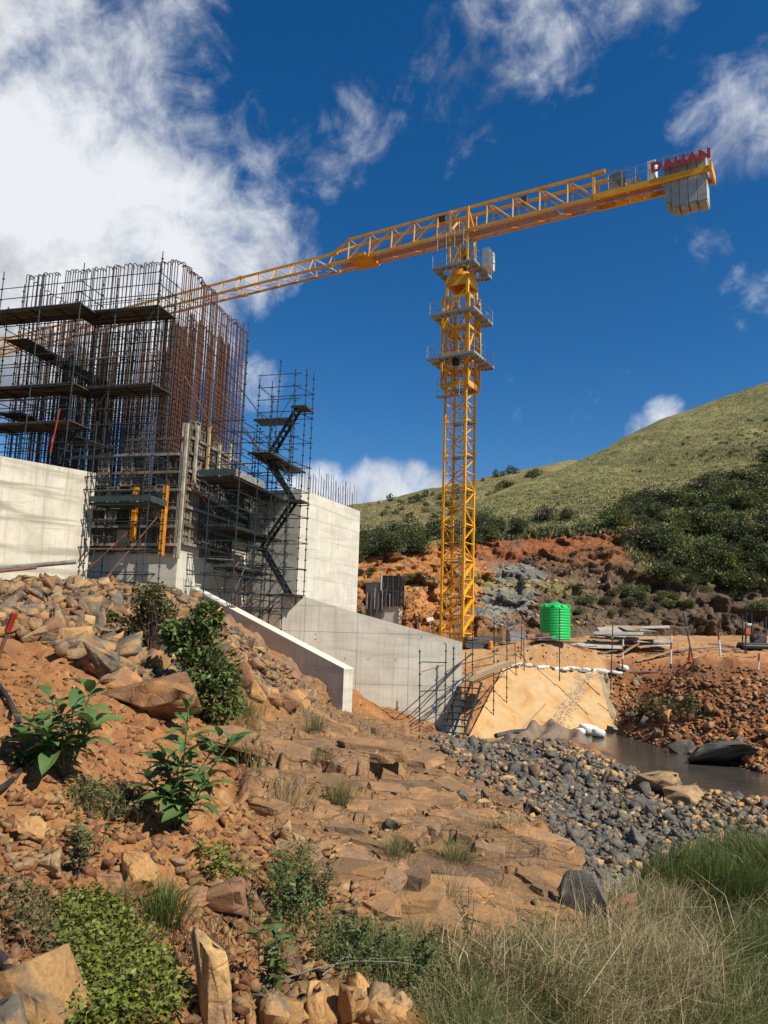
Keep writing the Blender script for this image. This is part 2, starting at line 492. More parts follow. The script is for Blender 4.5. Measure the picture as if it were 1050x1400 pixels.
def rock_mat(name, c1, c2, c3, s=2.2, patch=(.50, .62)):
    """broken stone: base c1..c2 with weathered skin patches c3"""
    m, N, L, b = new_mat(name)
    geo = N.new('ShaderNodeNewGeometry'); oi = N.new('ShaderNodeObjectInfo')
    va = N.new('ShaderNodeVectorMath'); va.operation = 'MULTIPLY_ADD'
    L.new(oi.outputs['Random'], va.inputs[0]); va.inputs[1].default_value = (37, 19, 53); L.new(geo.outputs['Position'], va.inputs[2])
    vec = va.outputs[0]
    base = ramp(N, L, tex_noise(N, L, vec, s * 1.7, 7, .65, .4), [(.3, c2), (.68, c1)])
    base = mixc(N, L, ramp(N, L, tex_noise(N, L, vec, s, 6, .6, .8), [(patch[0], (0, 0, 0)), (patch[1], (1, 1, 1))]), base, c3)
    fine = ramp(N, L, tex_noise(N, L, vec, s * 16, 4, .8), [(.3, (.72, .72, .72)), (.7, (1.2, 1.2, 1.2))])
    base = mixc(N, L, 1.0, base, fine, 'MULTIPLY')
    mr = N.new('ShaderNodeMapRange'); mr.inputs['To Min'].default_value = .75; mr.inputs['To Max'].default_value = 1.25
    L.new(oi.outputs['Random'], mr.inputs[0])
    base = mixc(N, L, 1.0, base, mr.outputs[0], 'MULTIPLY')
    L.new(base, b.inputs['Base Color']); b.inputs['Roughness'].default_value = .85; b.inputs['Specular IOR Level'].default_value = .3
    vo = N.new('ShaderNodeTexVoronoi'); vo.feature = 'DISTANCE_TO_EDGE'; vo.inputs['Scale'].default_value = s * 1.3
    vd = N.new('ShaderNodeVectorMath'); vd.operation = 'MULTIPLY_ADD'; vd.inputs[1].default_value = (.5, .5, .5)
    nv = N.new('ShaderNodeTexNoise'); nv.inputs['Scale'].default_value = s * 2; L.new(vec, nv.inputs['Vector']); L.new(nv.outputs[1], vd.inputs[0]); L.new(vec, vd.inputs[2]); L.new(vd.outputs[0], vo.inputs['Vector'])
    ck = N.new('ShaderNodeMapRange'); ck.inputs['From Max'].default_value = .06; L.new(vo.outputs['Distance'], ck.inputs[0])
    hh = N.new('ShaderNodeMath'); hh.operation = 'MULTIPLY_ADD'; hh.inputs[1].default_value = .28; L.new(ck.outputs[0], hh.inputs[0]); L.new(tex_noise(N, L, vec, s * 5, 9, .75, .3), hh.inputs[2])
    bump(N, L, b, hh.outputs[0], .6, .045)
    return m
M['rock_grey'] = rock_mat('grey_blasted_rock', (.158, .137, .108), (.078, .070, .057), (.33, .195, .085), 2.4, (.48, .60))
M['rock_dark'] = rock_mat('dark_blasted_rock', (.158, .143, .114), (.074, .069, .057), (.22, .155, .085), 2.6, (.66, .76))
M['rock_ochre'] = rock_mat('ochre_rock', (.46, .27, .105), (.30, .155, .06), (.16, .115, .08), 2.2, (.56, .68))
M['rock_tan'] = rock_mat('tan_rock', (.38, .26, .14), (.24, .15, .08), (.44, .28, .11), 2.0, (.52, .66))
M['rock_brown'] = rock_mat('brown_rock', (.29, .16, .08), (.18, .095, .05), (.38, .19, .07), 1.6, (.52, .64))
M['rock_red'] = rock_mat('red_brown_rock', (.27, .115, .045), (.16, .065, .03), (.34, .18, .08), 2.0, (.55, .66))
def vcol_mat(name, rough=.95, s1=3.0, s2=22.0, amp=(.7, 1.25), b1=(.6, .08), spec=.2, detail_b=40, cracks=False):
    """ground whose base colour is a point attribute, broken up by fine noise"""
    m, N, L, b = new_mat(name)
    at = N.new('ShaderNodeAttribute'); at.attribute_name = 'Col'
    geo = N.new('ShaderNodeNewGeometry'); vec = geo.outputs['Position']
    f1 = ramp(N, L, tex_noise(N, L, vec, s1, 8, .7, .5), [(.3, (amp[0],) * 3), (.7, (amp[1],) * 3)])
    f2 = ramp(N, L, tex_noise(N, L, vec, s2, 6, .75), [(.3, (amp[0],) * 3), (.7, (amp[1],) * 3)])
    c = mixc(N, L, 1.0, mixc(N, L, 1.0, at.outputs['Color'], f1, 'MULTIPLY'), f2, 'MULTIPLY')
    L.new(c, b.inputs['Base Color']); b.inputs['Roughness'].default_value = rough; b.inputs['Specular IOR Level'].default_value = spec
    h = N.new('ShaderNodeMath'); h.operation = 'MULTIPLY_ADD'; h.inputs[1].default_value = .35
    L.new(tex_noise(N, L, vec, detail_b, 5, .8), h.inputs[0]); L.new(tex_noise(N, L, vec, s1 * 2, 8, .7), h.inputs[2])
    hs = h.outputs[0]
    if cracks:
        def net(scale, width, seed):
            mp = N.new('ShaderNodeMapping'); mp.inputs['Rotation'].default_value = (0, 0, .28 + seed * .3); mp.inputs['Scale'].default_value = (.75, 1.7, 2.2); mp.inputs['Location'].default_value = (seed * 3.1, 0, 0)
            nv = N.new('ShaderNodeTexNoise'); nv.inputs['Scale'].default_value = 2.2; nv.inputs['Detail'].default_value = 4; L.new(vec, nv.inputs['Vector'])
            vd = N.new('ShaderNodeVectorMath'); vd.operation = 'MULTIPLY_ADD'; vd.inputs[1].default_value = (.35, .35, .35); L.new(nv.outputs[1], vd.inputs[0]); L.new(vec, vd.inputs[2]); L.new(vd.outputs[0], mp.inputs[0])
            vo = N.new('ShaderNodeTexVoronoi'); vo.feature = 'DISTANCE_TO_EDGE'; vo.inputs['Scale'].default_value = scale; L.new(mp.outputs[0], vo.inputs['Vector'])
            mr = N.new('ShaderNodeMapRange'); mr.inputs['From Max'].default_value = width; mr.inputs['To Min'].default_value = 1; mr.inputs['To Max'].default_value = 0; L.new(vo.outputs['Distance'], mr.inputs[0])
            return mr.outputs[0]
        k1, k2 = net(1.3, .035, 0), net(3.6, .05, 1)
        mx = N.new('ShaderNodeMath'); mx.operation = 'MULTIPLY_ADD'; mx.inputs[1].default_value = .5; L.new(k2, mx.inputs[0]); L.new(k1, mx.inputs[2])
        mk = N.new('ShaderNodeMath'); mk.operation = 'MULTIPLY'; L.new(mx.outputs[0], mk.inputs[0]); L.new(at.outputs['Alpha'], mk.inputs[1])
        sb = N.new('ShaderNodeMath'); sb.operation = 'MULTIPLY_ADD'; sb.inputs[1].default_value = -.8; L.new(mk.outputs[0], sb.inputs[0]); L.new(hs, sb.inputs[2]); hs = sb.outputs[0]
        dk = N.new('ShaderNodeMath'); dk.operation = 'MULTIPLY'; dk.use_clamp = True; dk.inputs[1].default_value = .7; L.new(mk.outputs[0], dk.inputs[0])
        L.new(mixc(N, L, dk.outputs[0], c, (.07, .045, .028)), b.inputs['Base Color'])
    bump(N, L, b, hs, *b1)
    return m
M['ground'] = vcol_mat('earth_and_bedrock', cracks=True)
M['hill'] = vcol_mat('hillside_earth', s1=.25, s2=1.6, amp=(.72, 1.28), b1=(.7, .6), detail_b=4)
M['farhill'] = vcol_mat('far_hillside', s1=.06, s2=.5, amp=(.75, 1.25), b1=(.6, 1.5), detail_b=1.5)
def leaf_mat(name, c1, c2, trans=.25, rough=.5, vary=.25):
    m, N, L, b = new_mat(name)
    geo = N.new('ShaderNodeNewGeometry'); oi = N.new('ShaderNodeObjectInfo')
    n = tex_noise(N, L, geo.outputs['Position'], 5, 3, .6)
    ad = N.new('ShaderNodeMath'); ad.operation = 'ADD'
    L.new(geo.outputs['Random Per Island'], ad.inputs[0]); L.new(oi.outputs['Random'], ad.inputs[1])
    fr = N.new('ShaderNodeMath'); fr.operation = 'FRACT'; L.new(ad.outputs[0], fr.inputs[0])
    av = N.new('ShaderNodeMath'); av.operation = 'MULTIPLY_ADD'; av.inputs[1].default_value = .6
    L.new(fr.outputs[0], av.inputs[0])
    sc = N.new('ShaderNodeMath'); sc.operation = 'MULTIPLY'; sc.inputs[1].default_value = .4
    L.new(n, sc.inputs[0]); L.new(sc.outputs[0], av.inputs[2])
    col = ramp(N, L, av.outputs[0], [(.15, c2), (.8, c1)])
    L.new(col, b.inputs['Base Color']); b.inputs['Roughness'].default_value = rough; b.inputs['Specular IOR Level'].default_value = .3
    t = N.new('ShaderNodeBsdfTranslucent'); L.new(col, t.inputs[0])
    mx = N.new('ShaderNodeMixShader'); mx.inputs[0].default_value = trans
    L.new(b.outputs[0], mx.inputs[1]); L.new(t.outputs[0], mx.inputs[2])
    L.new(mx.outputs[0], N['Material Output'].inputs[0])
    return m
M['leaf_big'] = leaf_mat('broad_leaf', (.125, .20, .06), (.06, .115, .035), .25)
M['leaf_shrub'] = leaf_mat('shrub_leaf', (.165, .215, .06), (.055, .09, .028), .25)
M['leaf_dry'] = leaf_mat('dry_leaf', (.16, .15, .06), (.07, .075, .03), .2)
M['leaf_creeper'] = leaf_mat('creeper_leaf', (.22, .25, .045), (.08, .115, .022), .25)
M['leaf_weed'] = leaf_mat('weed_leaf', (.14, .19, .06), (.06, .085, .03), .25)
M['twig'] = simple('twig', (.12, .075, .045), (.07, .045, .03), 6, .85, vary=.2)
M['stem_green'] = simple('green_stem', (.10, .13, .05), (.07, .08, .035), 6, .7, vary=.1)
M['grass_green'] = leaf_mat('green_grass', (.16, .20, .05), (.055, .085, .02), .3)
M['grass_olive'] = leaf_mat('olive_grass', (.25, .245, .10), (.075, .085, .03), .3)
M['grass_dry'] = leaf_mat('dry_grass', (.58, .46, .26), (.24, .17, .085), .3)
M['bush_dark'] = leaf_mat('dark_bush_leaf', (.085, .105, .038), (.036, .052, .02), .2)
M['bush_olive'] = leaf_mat('olive_bush_leaf', (.17, .19, .055), (.065, .085, .026), .22)
M['bush_dry'] = leaf_mat('dry_bush_leaf', (.13, .115, .07), (.07, .065, .04), .15)
def water_mat():
    m, N, L, b = new_mat('muddy_water')
    geo = N.new('ShaderNodeNewGeometry'); vec = geo.outputs['Position']
    L.new(ramp(N, L, tex_noise(N, L, vec, .4, 4, .6), [(.3, (.045, .042, .034)), (.7, (.068, .062, .05))]), b.inputs['Base Color'])
    b.inputs['Roughness'].default_value = .07; b.inputs['Specular IOR Level'].default_value = .5
    bump(N, L, b, tex_noise(N, L, vec, 1.6, 5, .6, .6, (1, 1.6, 1)), .22, .12)
    return m
M['water'] = water_mat()
SA = PZ(612, 1010, -4.95); SB = PZ(829, 1000, -4.95); SD = P(690, 909, 45.2); _q = np.cross(SB - SA, SD - SA); SC = ray(817, 919) * ((SA @ _q) / (ray(817, 919) @ _q))
# ------------------------------------------------------------------ ground: one sheet from the camera to the cut slope
cp = []
_e1 = (SB - SA) / np.linalg.norm(SB - SA)
for px, py, z in [(50, 1395, -2.05), (0, 1300, -1.85), (230, 1395, -2.4), (420, 1395, -2.9), (640, 1395, -3.5), (850, 1395, -4.2), (1050, 1395, -4.7),
                  (100, 1200, -1.9), (300, 1250, -2.5), (480, 1250, -3.0), (640, 1260, -3.5), (790, 1290, -4.1), (950, 1270, -4.7), (1050, 1250, -4.8),
                  (60, 1050, -1.5), (200, 1100, -2.0), (330, 1120, -2.6), (450, 1120, -2.9), (600, 1130, -3.4), (740, 1150, -4.0), (820, 1180, -4.6), (950, 1150, -4.8), (1050, 1135, -4.9),
                  (0, 960, -1.0), (100, 970, -1.2), (200, 1000, -1.6), (320, 1010, -2.25), (420, 1020, -2.6), (520, 1040, -3.1), (620, 1060, -3.7), (720, 1080, -4.3), (830, 1090, -4.75), (960, 1097, -4.93),
                  (60, 900, -.6), (150, 920, -.9), (250, 940, -1.4), (330, 930, -1.5), (420, 965, -2.5), (520, 990, -3.4), (590, 1005, -4.3), (680, 1015, -4.6), (760, 1012, -4.75), (815, 1022, -4.97),
                  (830, 912, -1.5), (930, 912, -1.35), (1050, 916, -1.35), (900, 962, -3.2), (1000, 972, -3.2), (1050, 976, -3.2), (860, 957, -3.2)]:
    cp.append(PZ(px, py, z))
for px, py, Y in [(0, 850, 20), (60, 840, 21), (130, 850, 21), (210, 870, 22.5), (270, 870, 25), (320, 880, 26), (370, 920, 26.5),
                  (0, 797, 27), (100, 802, 28.5), (200, 812, 29.5), (240, 818, 30.5), (290, 842, 29.0), (350, 880, 28),
                  (500, 988, 35), (570, 1000, 35.5), (700, 905, 46), (800, 896, 49), (900, 893, 52), (1000, 893, 52), (1060, 897, 52),
                  (760, 874, 60), (900, 872, 66), (1000, 873, 70), (1060, 874, 70), (650, 884, 54)]:
    cp.append(P(px, py, Y))
cp += [np.array(p, float) for p in [(-17, 33.5, 1.7), (-13, 35.5, 1.6), (-10.5, 33.2, 1.55), (-9, 36, 1.2), (-6, 37, .2), (-5, 39, 0), (-3, 42, 0), (0, 40, -1), (3, 45, -1.2),
       (5.4, 56, -1.3), (-2, 56, -1), (-30, 60, 1), (0, 80, 0), (30, 90, 1.8), (70, 90, 2.5), (0, 110, 1), (70, 120, 3), (-40, 110, 3),
       (-4, 4, -1.5), (-8, 8, -.7), (-14, 14, .2), (-20, 25, 1.6), (-25, 40, 2.5), (-40, 40, 3.5), (-30, 15, 2), (8, 4, -4.3), (14, 10, -5), (22, 16, -5.2), (30, 30, -4.9), (40, 45, -1.3), (60, 60, .5),
       (0, .5, -2.3), (0, -3, -2.2), (30, 10, -4), (36, 22, -5.3), (20, 22, -5.6), (28, 20, -5.6), (4.5, 39.5, -4.9), (8, 41, -4.9), (11, 41.5, -5.0), (4, 43, -2.4), (9, 43.5, -2.3), (13, 44, -2.2)]]
for px, py, z in [(870, 1022, -5.6), (930, 1045, -5.6), (1000, 1066, -5.6), (1050, 1077, -5.6), (845, 1020, -5.5), (840, 1003, -4.95), (950, 1033, -4.95), (1050, 1057, -4.95), (835, 1047, -4.93), (930, 1076, -4.93), (1050, 1097, -4.93)]:
    q = PZ(px, py, -5.0); q[2] = z; cp.append(q)
for f_, dz_ in ((.05, -.15), (.5, -.15), (1.0, -.15)):
    q = SB * (1 - f_) + SC * f_ + _e1 * 1.3; q[2] += dz_; cp.append(q)
cp = np.array(cp)
S = 10.0
def _u(r2):
    return np.where(r2 > 1e-12, r2 * np.log(r2 + 1e-12), 0)
_x, _y, _z = cp[:, 0] / S, cp[:, 1] / S, cp[:, 2]
n_ = len(cp)
K = _u((_x[:, None] - _x) ** 2 + (_y[:, None] - _y) ** 2) + np.eye(n_) * .004
Q = np.stack([np.ones(n_), _x, _y], 1)
A_ = np.zeros((n_ + 3, n_ + 3)); A_[:n_, :n_] = K; A_[:n_, n_:] = Q; A_[n_:, :n_] = Q.T
W_ = np.linalg.solve(A_, np.concatenate([_z, np.zeros(3)]))
def tps(X, Y):
    sh = X.shape
    x, y = X.ravel() / S, Y.ravel() / S
    out = W_[n_] + W_[n_ + 1] * x + W_[n_ + 2] * y
    for i in range(n_):
        out = out + W_[i] * _u((x - _x[i]) ** 2 + (y - _y[i]) ** 2)
    return out.reshape(sh)

ang = np.concatenate([np.linspace(-48, -30.5, 40, endpoint=False), np.linspace(-30.5, 30.5, 660), np.linspace(30.5, 48, 41)[1:]])
rad = np.geomspace(1.5, 125, 660)
AA, RR = np.meshgrid(np.radians(ang), rad)
GX, GY = RR * np.sin(AA), RR * np.cos(AA)
GZ0 = tps(GX, GY)
# regions of the ground, as outlines seen in the photograph, carried to the sheet through its own points
def pxy(X, Y, Z):
    p = np.stack([X, Y, Z], -1)
    c = np.maximum(p @ FW, .3)
    return 525 + FPX * (p @ RT) / c, 700 - FPX * (p @ UP) / c
U_, V_ = pxy(GX, GY, GZ0)
BED = [(335, 1000), (395, 962), (430, 920), (500, 915), (565, 950), (610, 1002), (640, 1062), (735, 1115), (760, 1165), (812, 1285), (700, 1300), (560, 1290), (470, 1240), (400, 1170), (345, 1100)]
DARK = [(585, 1008), (640, 1003), (700, 1004), (770, 1006), (850, 1042), (960, 1080), (1080, 1104), (1250, 1140), (1250, 1200), (1080, 1180), (880, 1180), (850, 1280), (810, 1270), (765, 1160), (735, 1110), (645, 1062)]
BANKR = [(828, 900), (1100, 905), (1100, 1075), (930, 1040), (838, 1006)]
RUBBLE = [(-60, 770), (240, 790), (310, 830), (420, 930), (420, 970), (330, 940), (230, 960), (150, 935), (60, 880), (-60, 890)]
wob = fbm(GX * .9, GY * .9, oct=3, seed=5) * 16
bed = sstep(-10, 16, polydist(U_, V_, BED) + wob) * (GY < 34)
dark = sstep(-8, 14, polydist(U_, V_, DARK) + wob) * (GY < 41) * (GX < 34) * (1 - bed)
bankr = sstep(-6, 10, polydist(U_, V_, BANKR) + wob * .3) * (GY > 26)
rub = sstep(-10, 20, polydist(U_, V_, RUBBLE) + wob) * (GY > 9)
# bedrock: tilted blocks between joints, in two sizes
def blocks(X, Y, sx, sy, rot, seed, jit=.42):
    c, s = math.cos(rot), math.sin(rot)
    u, v = (X * c + Y * s) / sx, (-X * s + Y * c) / sy
    u = u + .22 * vnoise(X * .8, Y * .8, seed=seed + 5); v = v + .25 * vnoise(X * .7, Y * .7, seed=seed + 6)
    iu, iv = np.floor(u), np.floor(v)
    d1 = np.full(X.shape, 9.0); d2 = np.full(X.shape, 9.0); ci = np.zeros(X.shape); cj = np.zeros(X.shape); cu = np.zeros(X.shape); cv = np.zeros(X.shape)
    z0 = np.zeros_like(iu)
    for a in (-1, 0, 1):
        for b in (-1, 0, 1):
            i, j = iu + a, iv + b
            ju = i + .5 + jit * (2 * _hash(i, j, z0, seed) - 1); jv = j + .5 + jit * (2 * _hash(i, j, z0, seed + 1) - 1)
            d = np.abs(u - ju) * .8 + np.abs(v - jv) * .9 + .25 * np.hypot(u - ju, v - jv)
            near = d < d1
            d2 = np.where(near, d1, np.minimum(d2, d))
            ci = np.where(near, i, ci); cj = np.where(near, j, cj); cu = np.where(near, ju, cu); cv = np.where(near, jv, cv)
            d1 = np.where(near, d, d1)
    r = _hash(ci, cj, z0, seed + 2); r2 = _hash(ci, cj, z0, seed + 3); r3 = _hash(ci, cj, z0, seed + 4)
    Xc = cu * sx * c - cv * sy * s; Yc = cu * sx * s + cv * sy * c
    return r, r2, r3, Xc, Yc, (d2 - d1)
ROT = math.radians(-14)
r, r2, r3, Xc, Yc, edge = blocks(GX, GY, 2.3, 1.15, ROT, 3)
zc = tps(Xc, Yc)
zb = GZ0 + .74 * np.clip(zc - GZ0, -.4, .4) + (r - .5) * .34 + (GX - Xc) * (r2 - .5) * .12 + (GY - Yc) * (r3 - .5) * .10
zb = zb - .24 * (1 - sstep(.0, .06, edge)) * (r3 > .25)
q, q2, q3, Xd, Yd, edge2 = blocks(GX, GY, .72, .40, ROT + .25, 40)
dz2 = (q - .5) * .11 + (GX - Xd) * (q2 - .5) * .22 + (GY - Yd) * (q3 - .5) * .20 - .05 * (1 - sstep(0, .09, edge2)) * (q2 > .5)
patch = sstep(-.25, .35, vnoise(GX * .45, GY * .45, seed=77))
zb = zb + dz2 * (.35 + .65 * patch) + fbm(GX * 2.5, GY * 2.5, oct=4, seed=8) * .022
# loose ground
rough = fbm(GX * .55, GY * .55, oct=5, seed=21) * .16 + fbm(GX * 3.2, GY * 3.2, oct=4, seed=22) * .05
lump = np.maximum(0, fbm(GX * 1.6, GY * 1.6, oct=3, seed=23)) ** 1.5 * .16
rough = rough + fbm(GX * 8, GY * 8, oct=3, seed=24) * .018 * sstep(24, 10, RR)
near = sstep(2.5, 6, RR)
zl = GZ0 + (rough + lump) * (.45 + .55 * near) * np.where(GY > 44, .45, 1.0) + rub * np.abs(fbm(GX * 1.1, GY * 1.1, oct=3, seed=31)) * .25
GZ = zl * (1 - bed) + zb * bed
# under the concrete apron the ground keeps below the slab
_n = np.cross(SB - SA, SD - SA); _n = _n / np.linalg.norm(_n); _n = _n if _n[2] > 0 else -_n
zpl = SA[2] - (_n[0] * (GX - SA[0]) + _n[1] * (GY - SA[1])) / _n[2]
ap = polydist(GX, GY, [tuple(p[:2]) for p in (SA, SB + _e1 * 1.1, SC + _e1 * 1.1 + (SC - SB) * .05, SD + (SC - SB) * .05)])
kk = sstep(-.8, -.2, ap)
GZ = np.where(kk > 0, np.minimum(GZ, zpl - .35) * kk + GZ * (1 - kk), GZ)
# and nothing but water before its foot
_f = polydist(GX, GY, [tuple(p[:2]) for p in (PZ(640, 1009, -5), PZ(829, 1000, -5), PZ(835, 1012, -5), PZ(660, 1016, -5))])
GZ = np.where(_f > -.2, np.minimum(GZ, -5.2), GZ)
ro = fbm(GX * 1.5, GY * 1.5, oct=5, seed=51); ro2 = fbm(GX * .4, GY * .4, oct=4, seed=52); ro3 = fbm(GX * 6, GY * 6, oct=3, seed=53)
def L3(c): return np.array(c)[None, None, :]
def blend(c, k, d): return c * (1 - k[..., None]) + d * k[..., None]
soil = blend(L3((.27, .122, .044)) + 0 * GX[..., None], sstep(-.4, .7, ro2), L3((.32, .152, .058)))
soil = blend(soil, sstep(.1, .9, ro) * .6, L3((.24, .105, .045)))
soil = blend(soil, sstep(.5, 1.0, ro3) * .5, L3((.46, .26, .11)))
rockc = blend(L3((.24, .140, .068)) + 0 * GX[..., None], sstep(-.5, .6, ro2), L3((.285, .158, .070)))
rockc = blend(rockc, (r2 > .6) * .45, L3((.22, .125, .068)))
rockc = blend(rockc, (r3 > .72) * .45, L3((.31, .185, .095)))
rockc = blend(rockc, (q3 > .7) * .35 * patch, L3((.22, .12, .065)))
rockc = blend(rockc, sstep(.25, .9, ro) * .55, L3((.21, .13, .08)))
rockc = blend(rockc, sstep(.55, 1.0, -ro2) * .5, L3((.14, .10, .07)))
darkc = blend(L3((.075, .078, .078)) + 0 * GX[..., None], sstep(.0, .9, ro) * .6, L3((.20, .125, .065)))
bankc = blend(L3((.235, .095, .038)) + 0 * GX[..., None], sstep(-.2, .7, ro2), L3((.30, .125, .045)))
bankc = blend(bankc, sstep(.2, .9, ro) * .6, L3((.13, .09, .06)))
rubc = blend(L3((.25, .155, .085)) + 0 * GX[..., None], sstep(-.1, .8, ro), L3((.15, .12, .09)))
siltc = blend(L3((.40, .235, .11)) + 0 * GX[..., None], sstep(-.3, .6, ro2), L3((.34, .17, .07)))
grassground = blend(L3((.17, .13, .06)) + 0 * GX[..., None], sstep(-.2, .6, ro), L3((.10, .10, .045)))
col = soil
GRASSR = [(330, 1420), (380, 1290), (560, 1300), (700, 1300), (815, 1290), (860, 1200), (930, 1165), (1100, 1140), (1100, 1420)]
gr = sstep(-15, 30, polydist(U_, V_, GRASSR) + wob) * (GY < 24)
col = blend(col, rub * .95, rubc)
col = blend(col, gr, grassground)
col = blend(col, dark, darkc)
col = blend(col, bed, rockc)
plat = sstep(42, 46, GY) * (GX > -3)
col = blend(col, plat, siltc)
redp = plat * sstep(15, 19, GX) * sstep(60, 48, GY)
col = blend(col, redp, L3((.40, .19, .08)))
col = blend(col, bankr, bankc)
wet = sstep(-4.78, -5.05, GZ) * (GY > 12)
col = blend(col, wet * .8, L3((.06, .05, .035)))
nr, na = GX.shape
idx = np.arange(nr * na).reshape(nr, na)
Fq = np.stack([idx[:-1, :-1], idx[:-1, 1:], idx[1:, 1:], idx[1:, :-1]], -1).reshape(-1, 4)
GV = np.stack([GX, GY, GZ], -1).reshape(-1, 3)
ground_me = np_mesh('ground', GV, Fq, M['ground'], False, np.concatenate([col.reshape(-1, 3), bed.reshape(-1, 1)], 1))
ground = link(ground_me, 'ground'); ground['kind'] = 'structure'
gdec = idx[::2, ::2]
Fd = np.stack([gdec[:-1, :-1], gdec[:-1, 1:], gdec[1:, 1:], gdec[1:, :-1]], -1).reshape(-1, 4)
GBVH = BVHTree.FromPolygons(GV.tolist(), Fd.tolist())
def hit(px, py, bvh=None, maxd=400):
    d = ray(px, py); d = d / np.linalg.norm(d)
    h = (bvh or GBVH).ray_cast(Vector((0, 0, 0)), Vector(d), maxd)
    return None if h[0] is None else (np.array(h[0]), np.array(h[1]))
def gz(x, y):
    h = GBVH.ray_cast(Vector((x, y, 60)), Vector((0, 0, -1)))
    return h[0].z if h[0] else float(tps(np.array([[x]]), np.array([[y]]))[0, 0])
# earth far below and behind everything, out to the horizon
B = MB()
for (x0, x1, y0, y1) in [(-900, 900, -900, 900)]:
    B.add([(x0, y0, -14), (x1, y0, -14), (x1, y1, -14), (x0, y1, -14)], [(0, 1, 2, 3)])
valley_col = simple('valley_floor', (.16, .14, .06), (.09, .09, .04), .05, .9, vary=0, coord='Object')
o = B.build('valley_floor', valley_col); o['kind'] = 'structure'
# river
wx, wy = np.meshgrid(np.linspace(4, 60, 60), np.linspace(14, 44, 50))
wv = np.stack([wx, wy, np.full_like(wx, -5.0)], -1).reshape(-1, 3)
wi = np.arange(60 * 50).reshape(50, 60)
wf = np.stack([wi[:-1, :-1], wi[:-1, 1:], wi[1:, 1:], wi[1:, :-1]], -1).reshape(-1, 4)
river = link(np_mesh('river', wv, wf, M['water'], True), 'river'); river['kind'] = 'structure'

# ------------------------------------------------------------------ hills
def loft(cols, pxs, nrow_sub, ncol, row_w=None):
    """cols: list over columns of lists of world points; Catmull-Rom across columns, linear up the rows"""
    A = np.array(cols)                                   # (nc, nr, 3)
    t = np.linspace(0, len(cols) - 1 - 1e-6, ncol)
    i = np.floor(t).astype(int); f = (t - i)[:, None, None]
    p0, p1, p2, p3 = [A[np.clip(i + k, 0, len(cols) - 1)] for k in (-1, 0, 1, 2)]
    Ac = .5 * (2 * p1 + (p2 - p0) * f + (2 * p0 - 5 * p1 + 4 * p2 - p3) * f ** 2 + (3 * p1 - p0 - 3 * p2 + p3) * f ** 3)
    rows = []
    seg = []
    for k in range(A.shape[1] - 1):
        n = nrow_sub[k]
        for j in range(n):
            rows.append(Ac[:, k] * (1 - j / n) + Ac[:, k + 1] * (j / n)); seg.append(k + j / n)
    rows.append(Ac[:, -1]); seg.append(A.shape[1] - 1)
    return np.array(rows), np.array(seg)                 # (nr, nc, 3)
NH = [(430, [(850, 64), (805, 68), (800, 74), (775, 80), (765, 95), (758, 115), (752, 130)]),
      (490, [(850, 64), (800, 68), (793, 74), (765, 80), (758, 95), (752, 115), (745, 130)]),
      (560, [(855, 63), (800, 68), (785, 73), (752, 80), (742, 95), (733, 115), (727, 135)]),
      (620, [(862, 63), (800, 69), (780, 74), (742, 82), (728, 98), (715, 120), (706, 145)]),
      (690, [(866, 63), (815, 69), (790, 75), (727, 86), (712, 105), (690, 135), (670, 170)]),
      (760, [(866, 65), (820, 70), (785, 76), (722, 87), (705, 110), (675, 150), (644, 195)]),
      (830, [(866, 68), (825, 72), (780, 77), (722, 88), (700, 112), (655, 160), (612, 215)]),
      (900, [(866, 72), (830, 75), (770, 80), (725, 90), (690, 115), (630, 170), (576, 230)]),
      (980, [(868, 74), (820, 76), (765, 81), (715, 92), (675, 118), (610, 175), (546, 240)]),
      (1060, [(870, 74), (800, 76), (750, 82), (700, 95), (655, 120), (590, 180), (520, 245)]),
      (1200, [(872, 74), (790, 77), (735, 84), (680, 97), (630, 125), (550, 185), (470, 250)]),
      (1480, [(880, 74), (780, 78), (720, 86), (660, 100), (600, 130), (500, 190), (400, 255)])]
cols = []
for px, rows in NH:
    pts = [P(px, py, Y) for py, Y in rows]
    c0 = pts[0] + np.array([0, -3, -2.5])
    back = pts[-1] + np.array([pts[-1][0] * .3, 60, -6]); back2 = pts[-1] + np.array([pts[-1][0] * .9, 200, -40])
    cols.append([c0] + pts + [back, back2])
HV, seg = loft(cols, None, [6, 46, 26, 54, 40, 60, 60, 6, 4], 520)
SG = seg[:, None] + 0 * HV[..., 0]
hx, hy, hz = HV[..., 0], HV[..., 1], HV[..., 2]
hu, hv = pxy(hx, hy, hz)
cliff = sstep(0.6, 1.1, SG) * sstep(4.15, 3.9, SG)
# rough the cut faces: pushed out and in towards the valley, with columns and ledges
cn = fbm(hx * .16, hy * .2, hz * .2, 4, 61) * 1.3 + fbm(hx * 1.4, hy * .6, hz * 1.4, 3, 62) * .16
k1, k2, k3, _a, _b, ke = blocks(hx, hz, 2.6, 1.5, .12, 90)
m1, m2, m3, _a2, _b2, me_ = blocks(hx, hz, .95, .6, .1, 95)
cn = cn + (k1 - .5) * 1.5 + (m1 - .5) * .55 - .25 * (1 - sstep(0, .12, me_))
colm = np.abs(vnoise(hx * .9 + .5 * vnoise(hx * .3, hz * .3, seed=9), hz * .16, hy * .05, seed=63)) ** .6 * 1.1
ledge = 0.6 * (np.abs(((hz + fbm(hx * .2, hy * .2, oct=2, seed=64) * .8) / 2.1) % 1 - .5) - .25) * 1.3
rockface = sstep(.25, .75, fbm(hx * .06, hz * .12, oct=3, seed=65) + .45) 
dy = (-cn - (colm + ledge) * rockface) * cliff
gn = fbm(hx * .05, hy * .05, oct=5, seed=66) * 1.6 + fbm(hx * .4, hy * .4, oct=3, seed=67) * .16
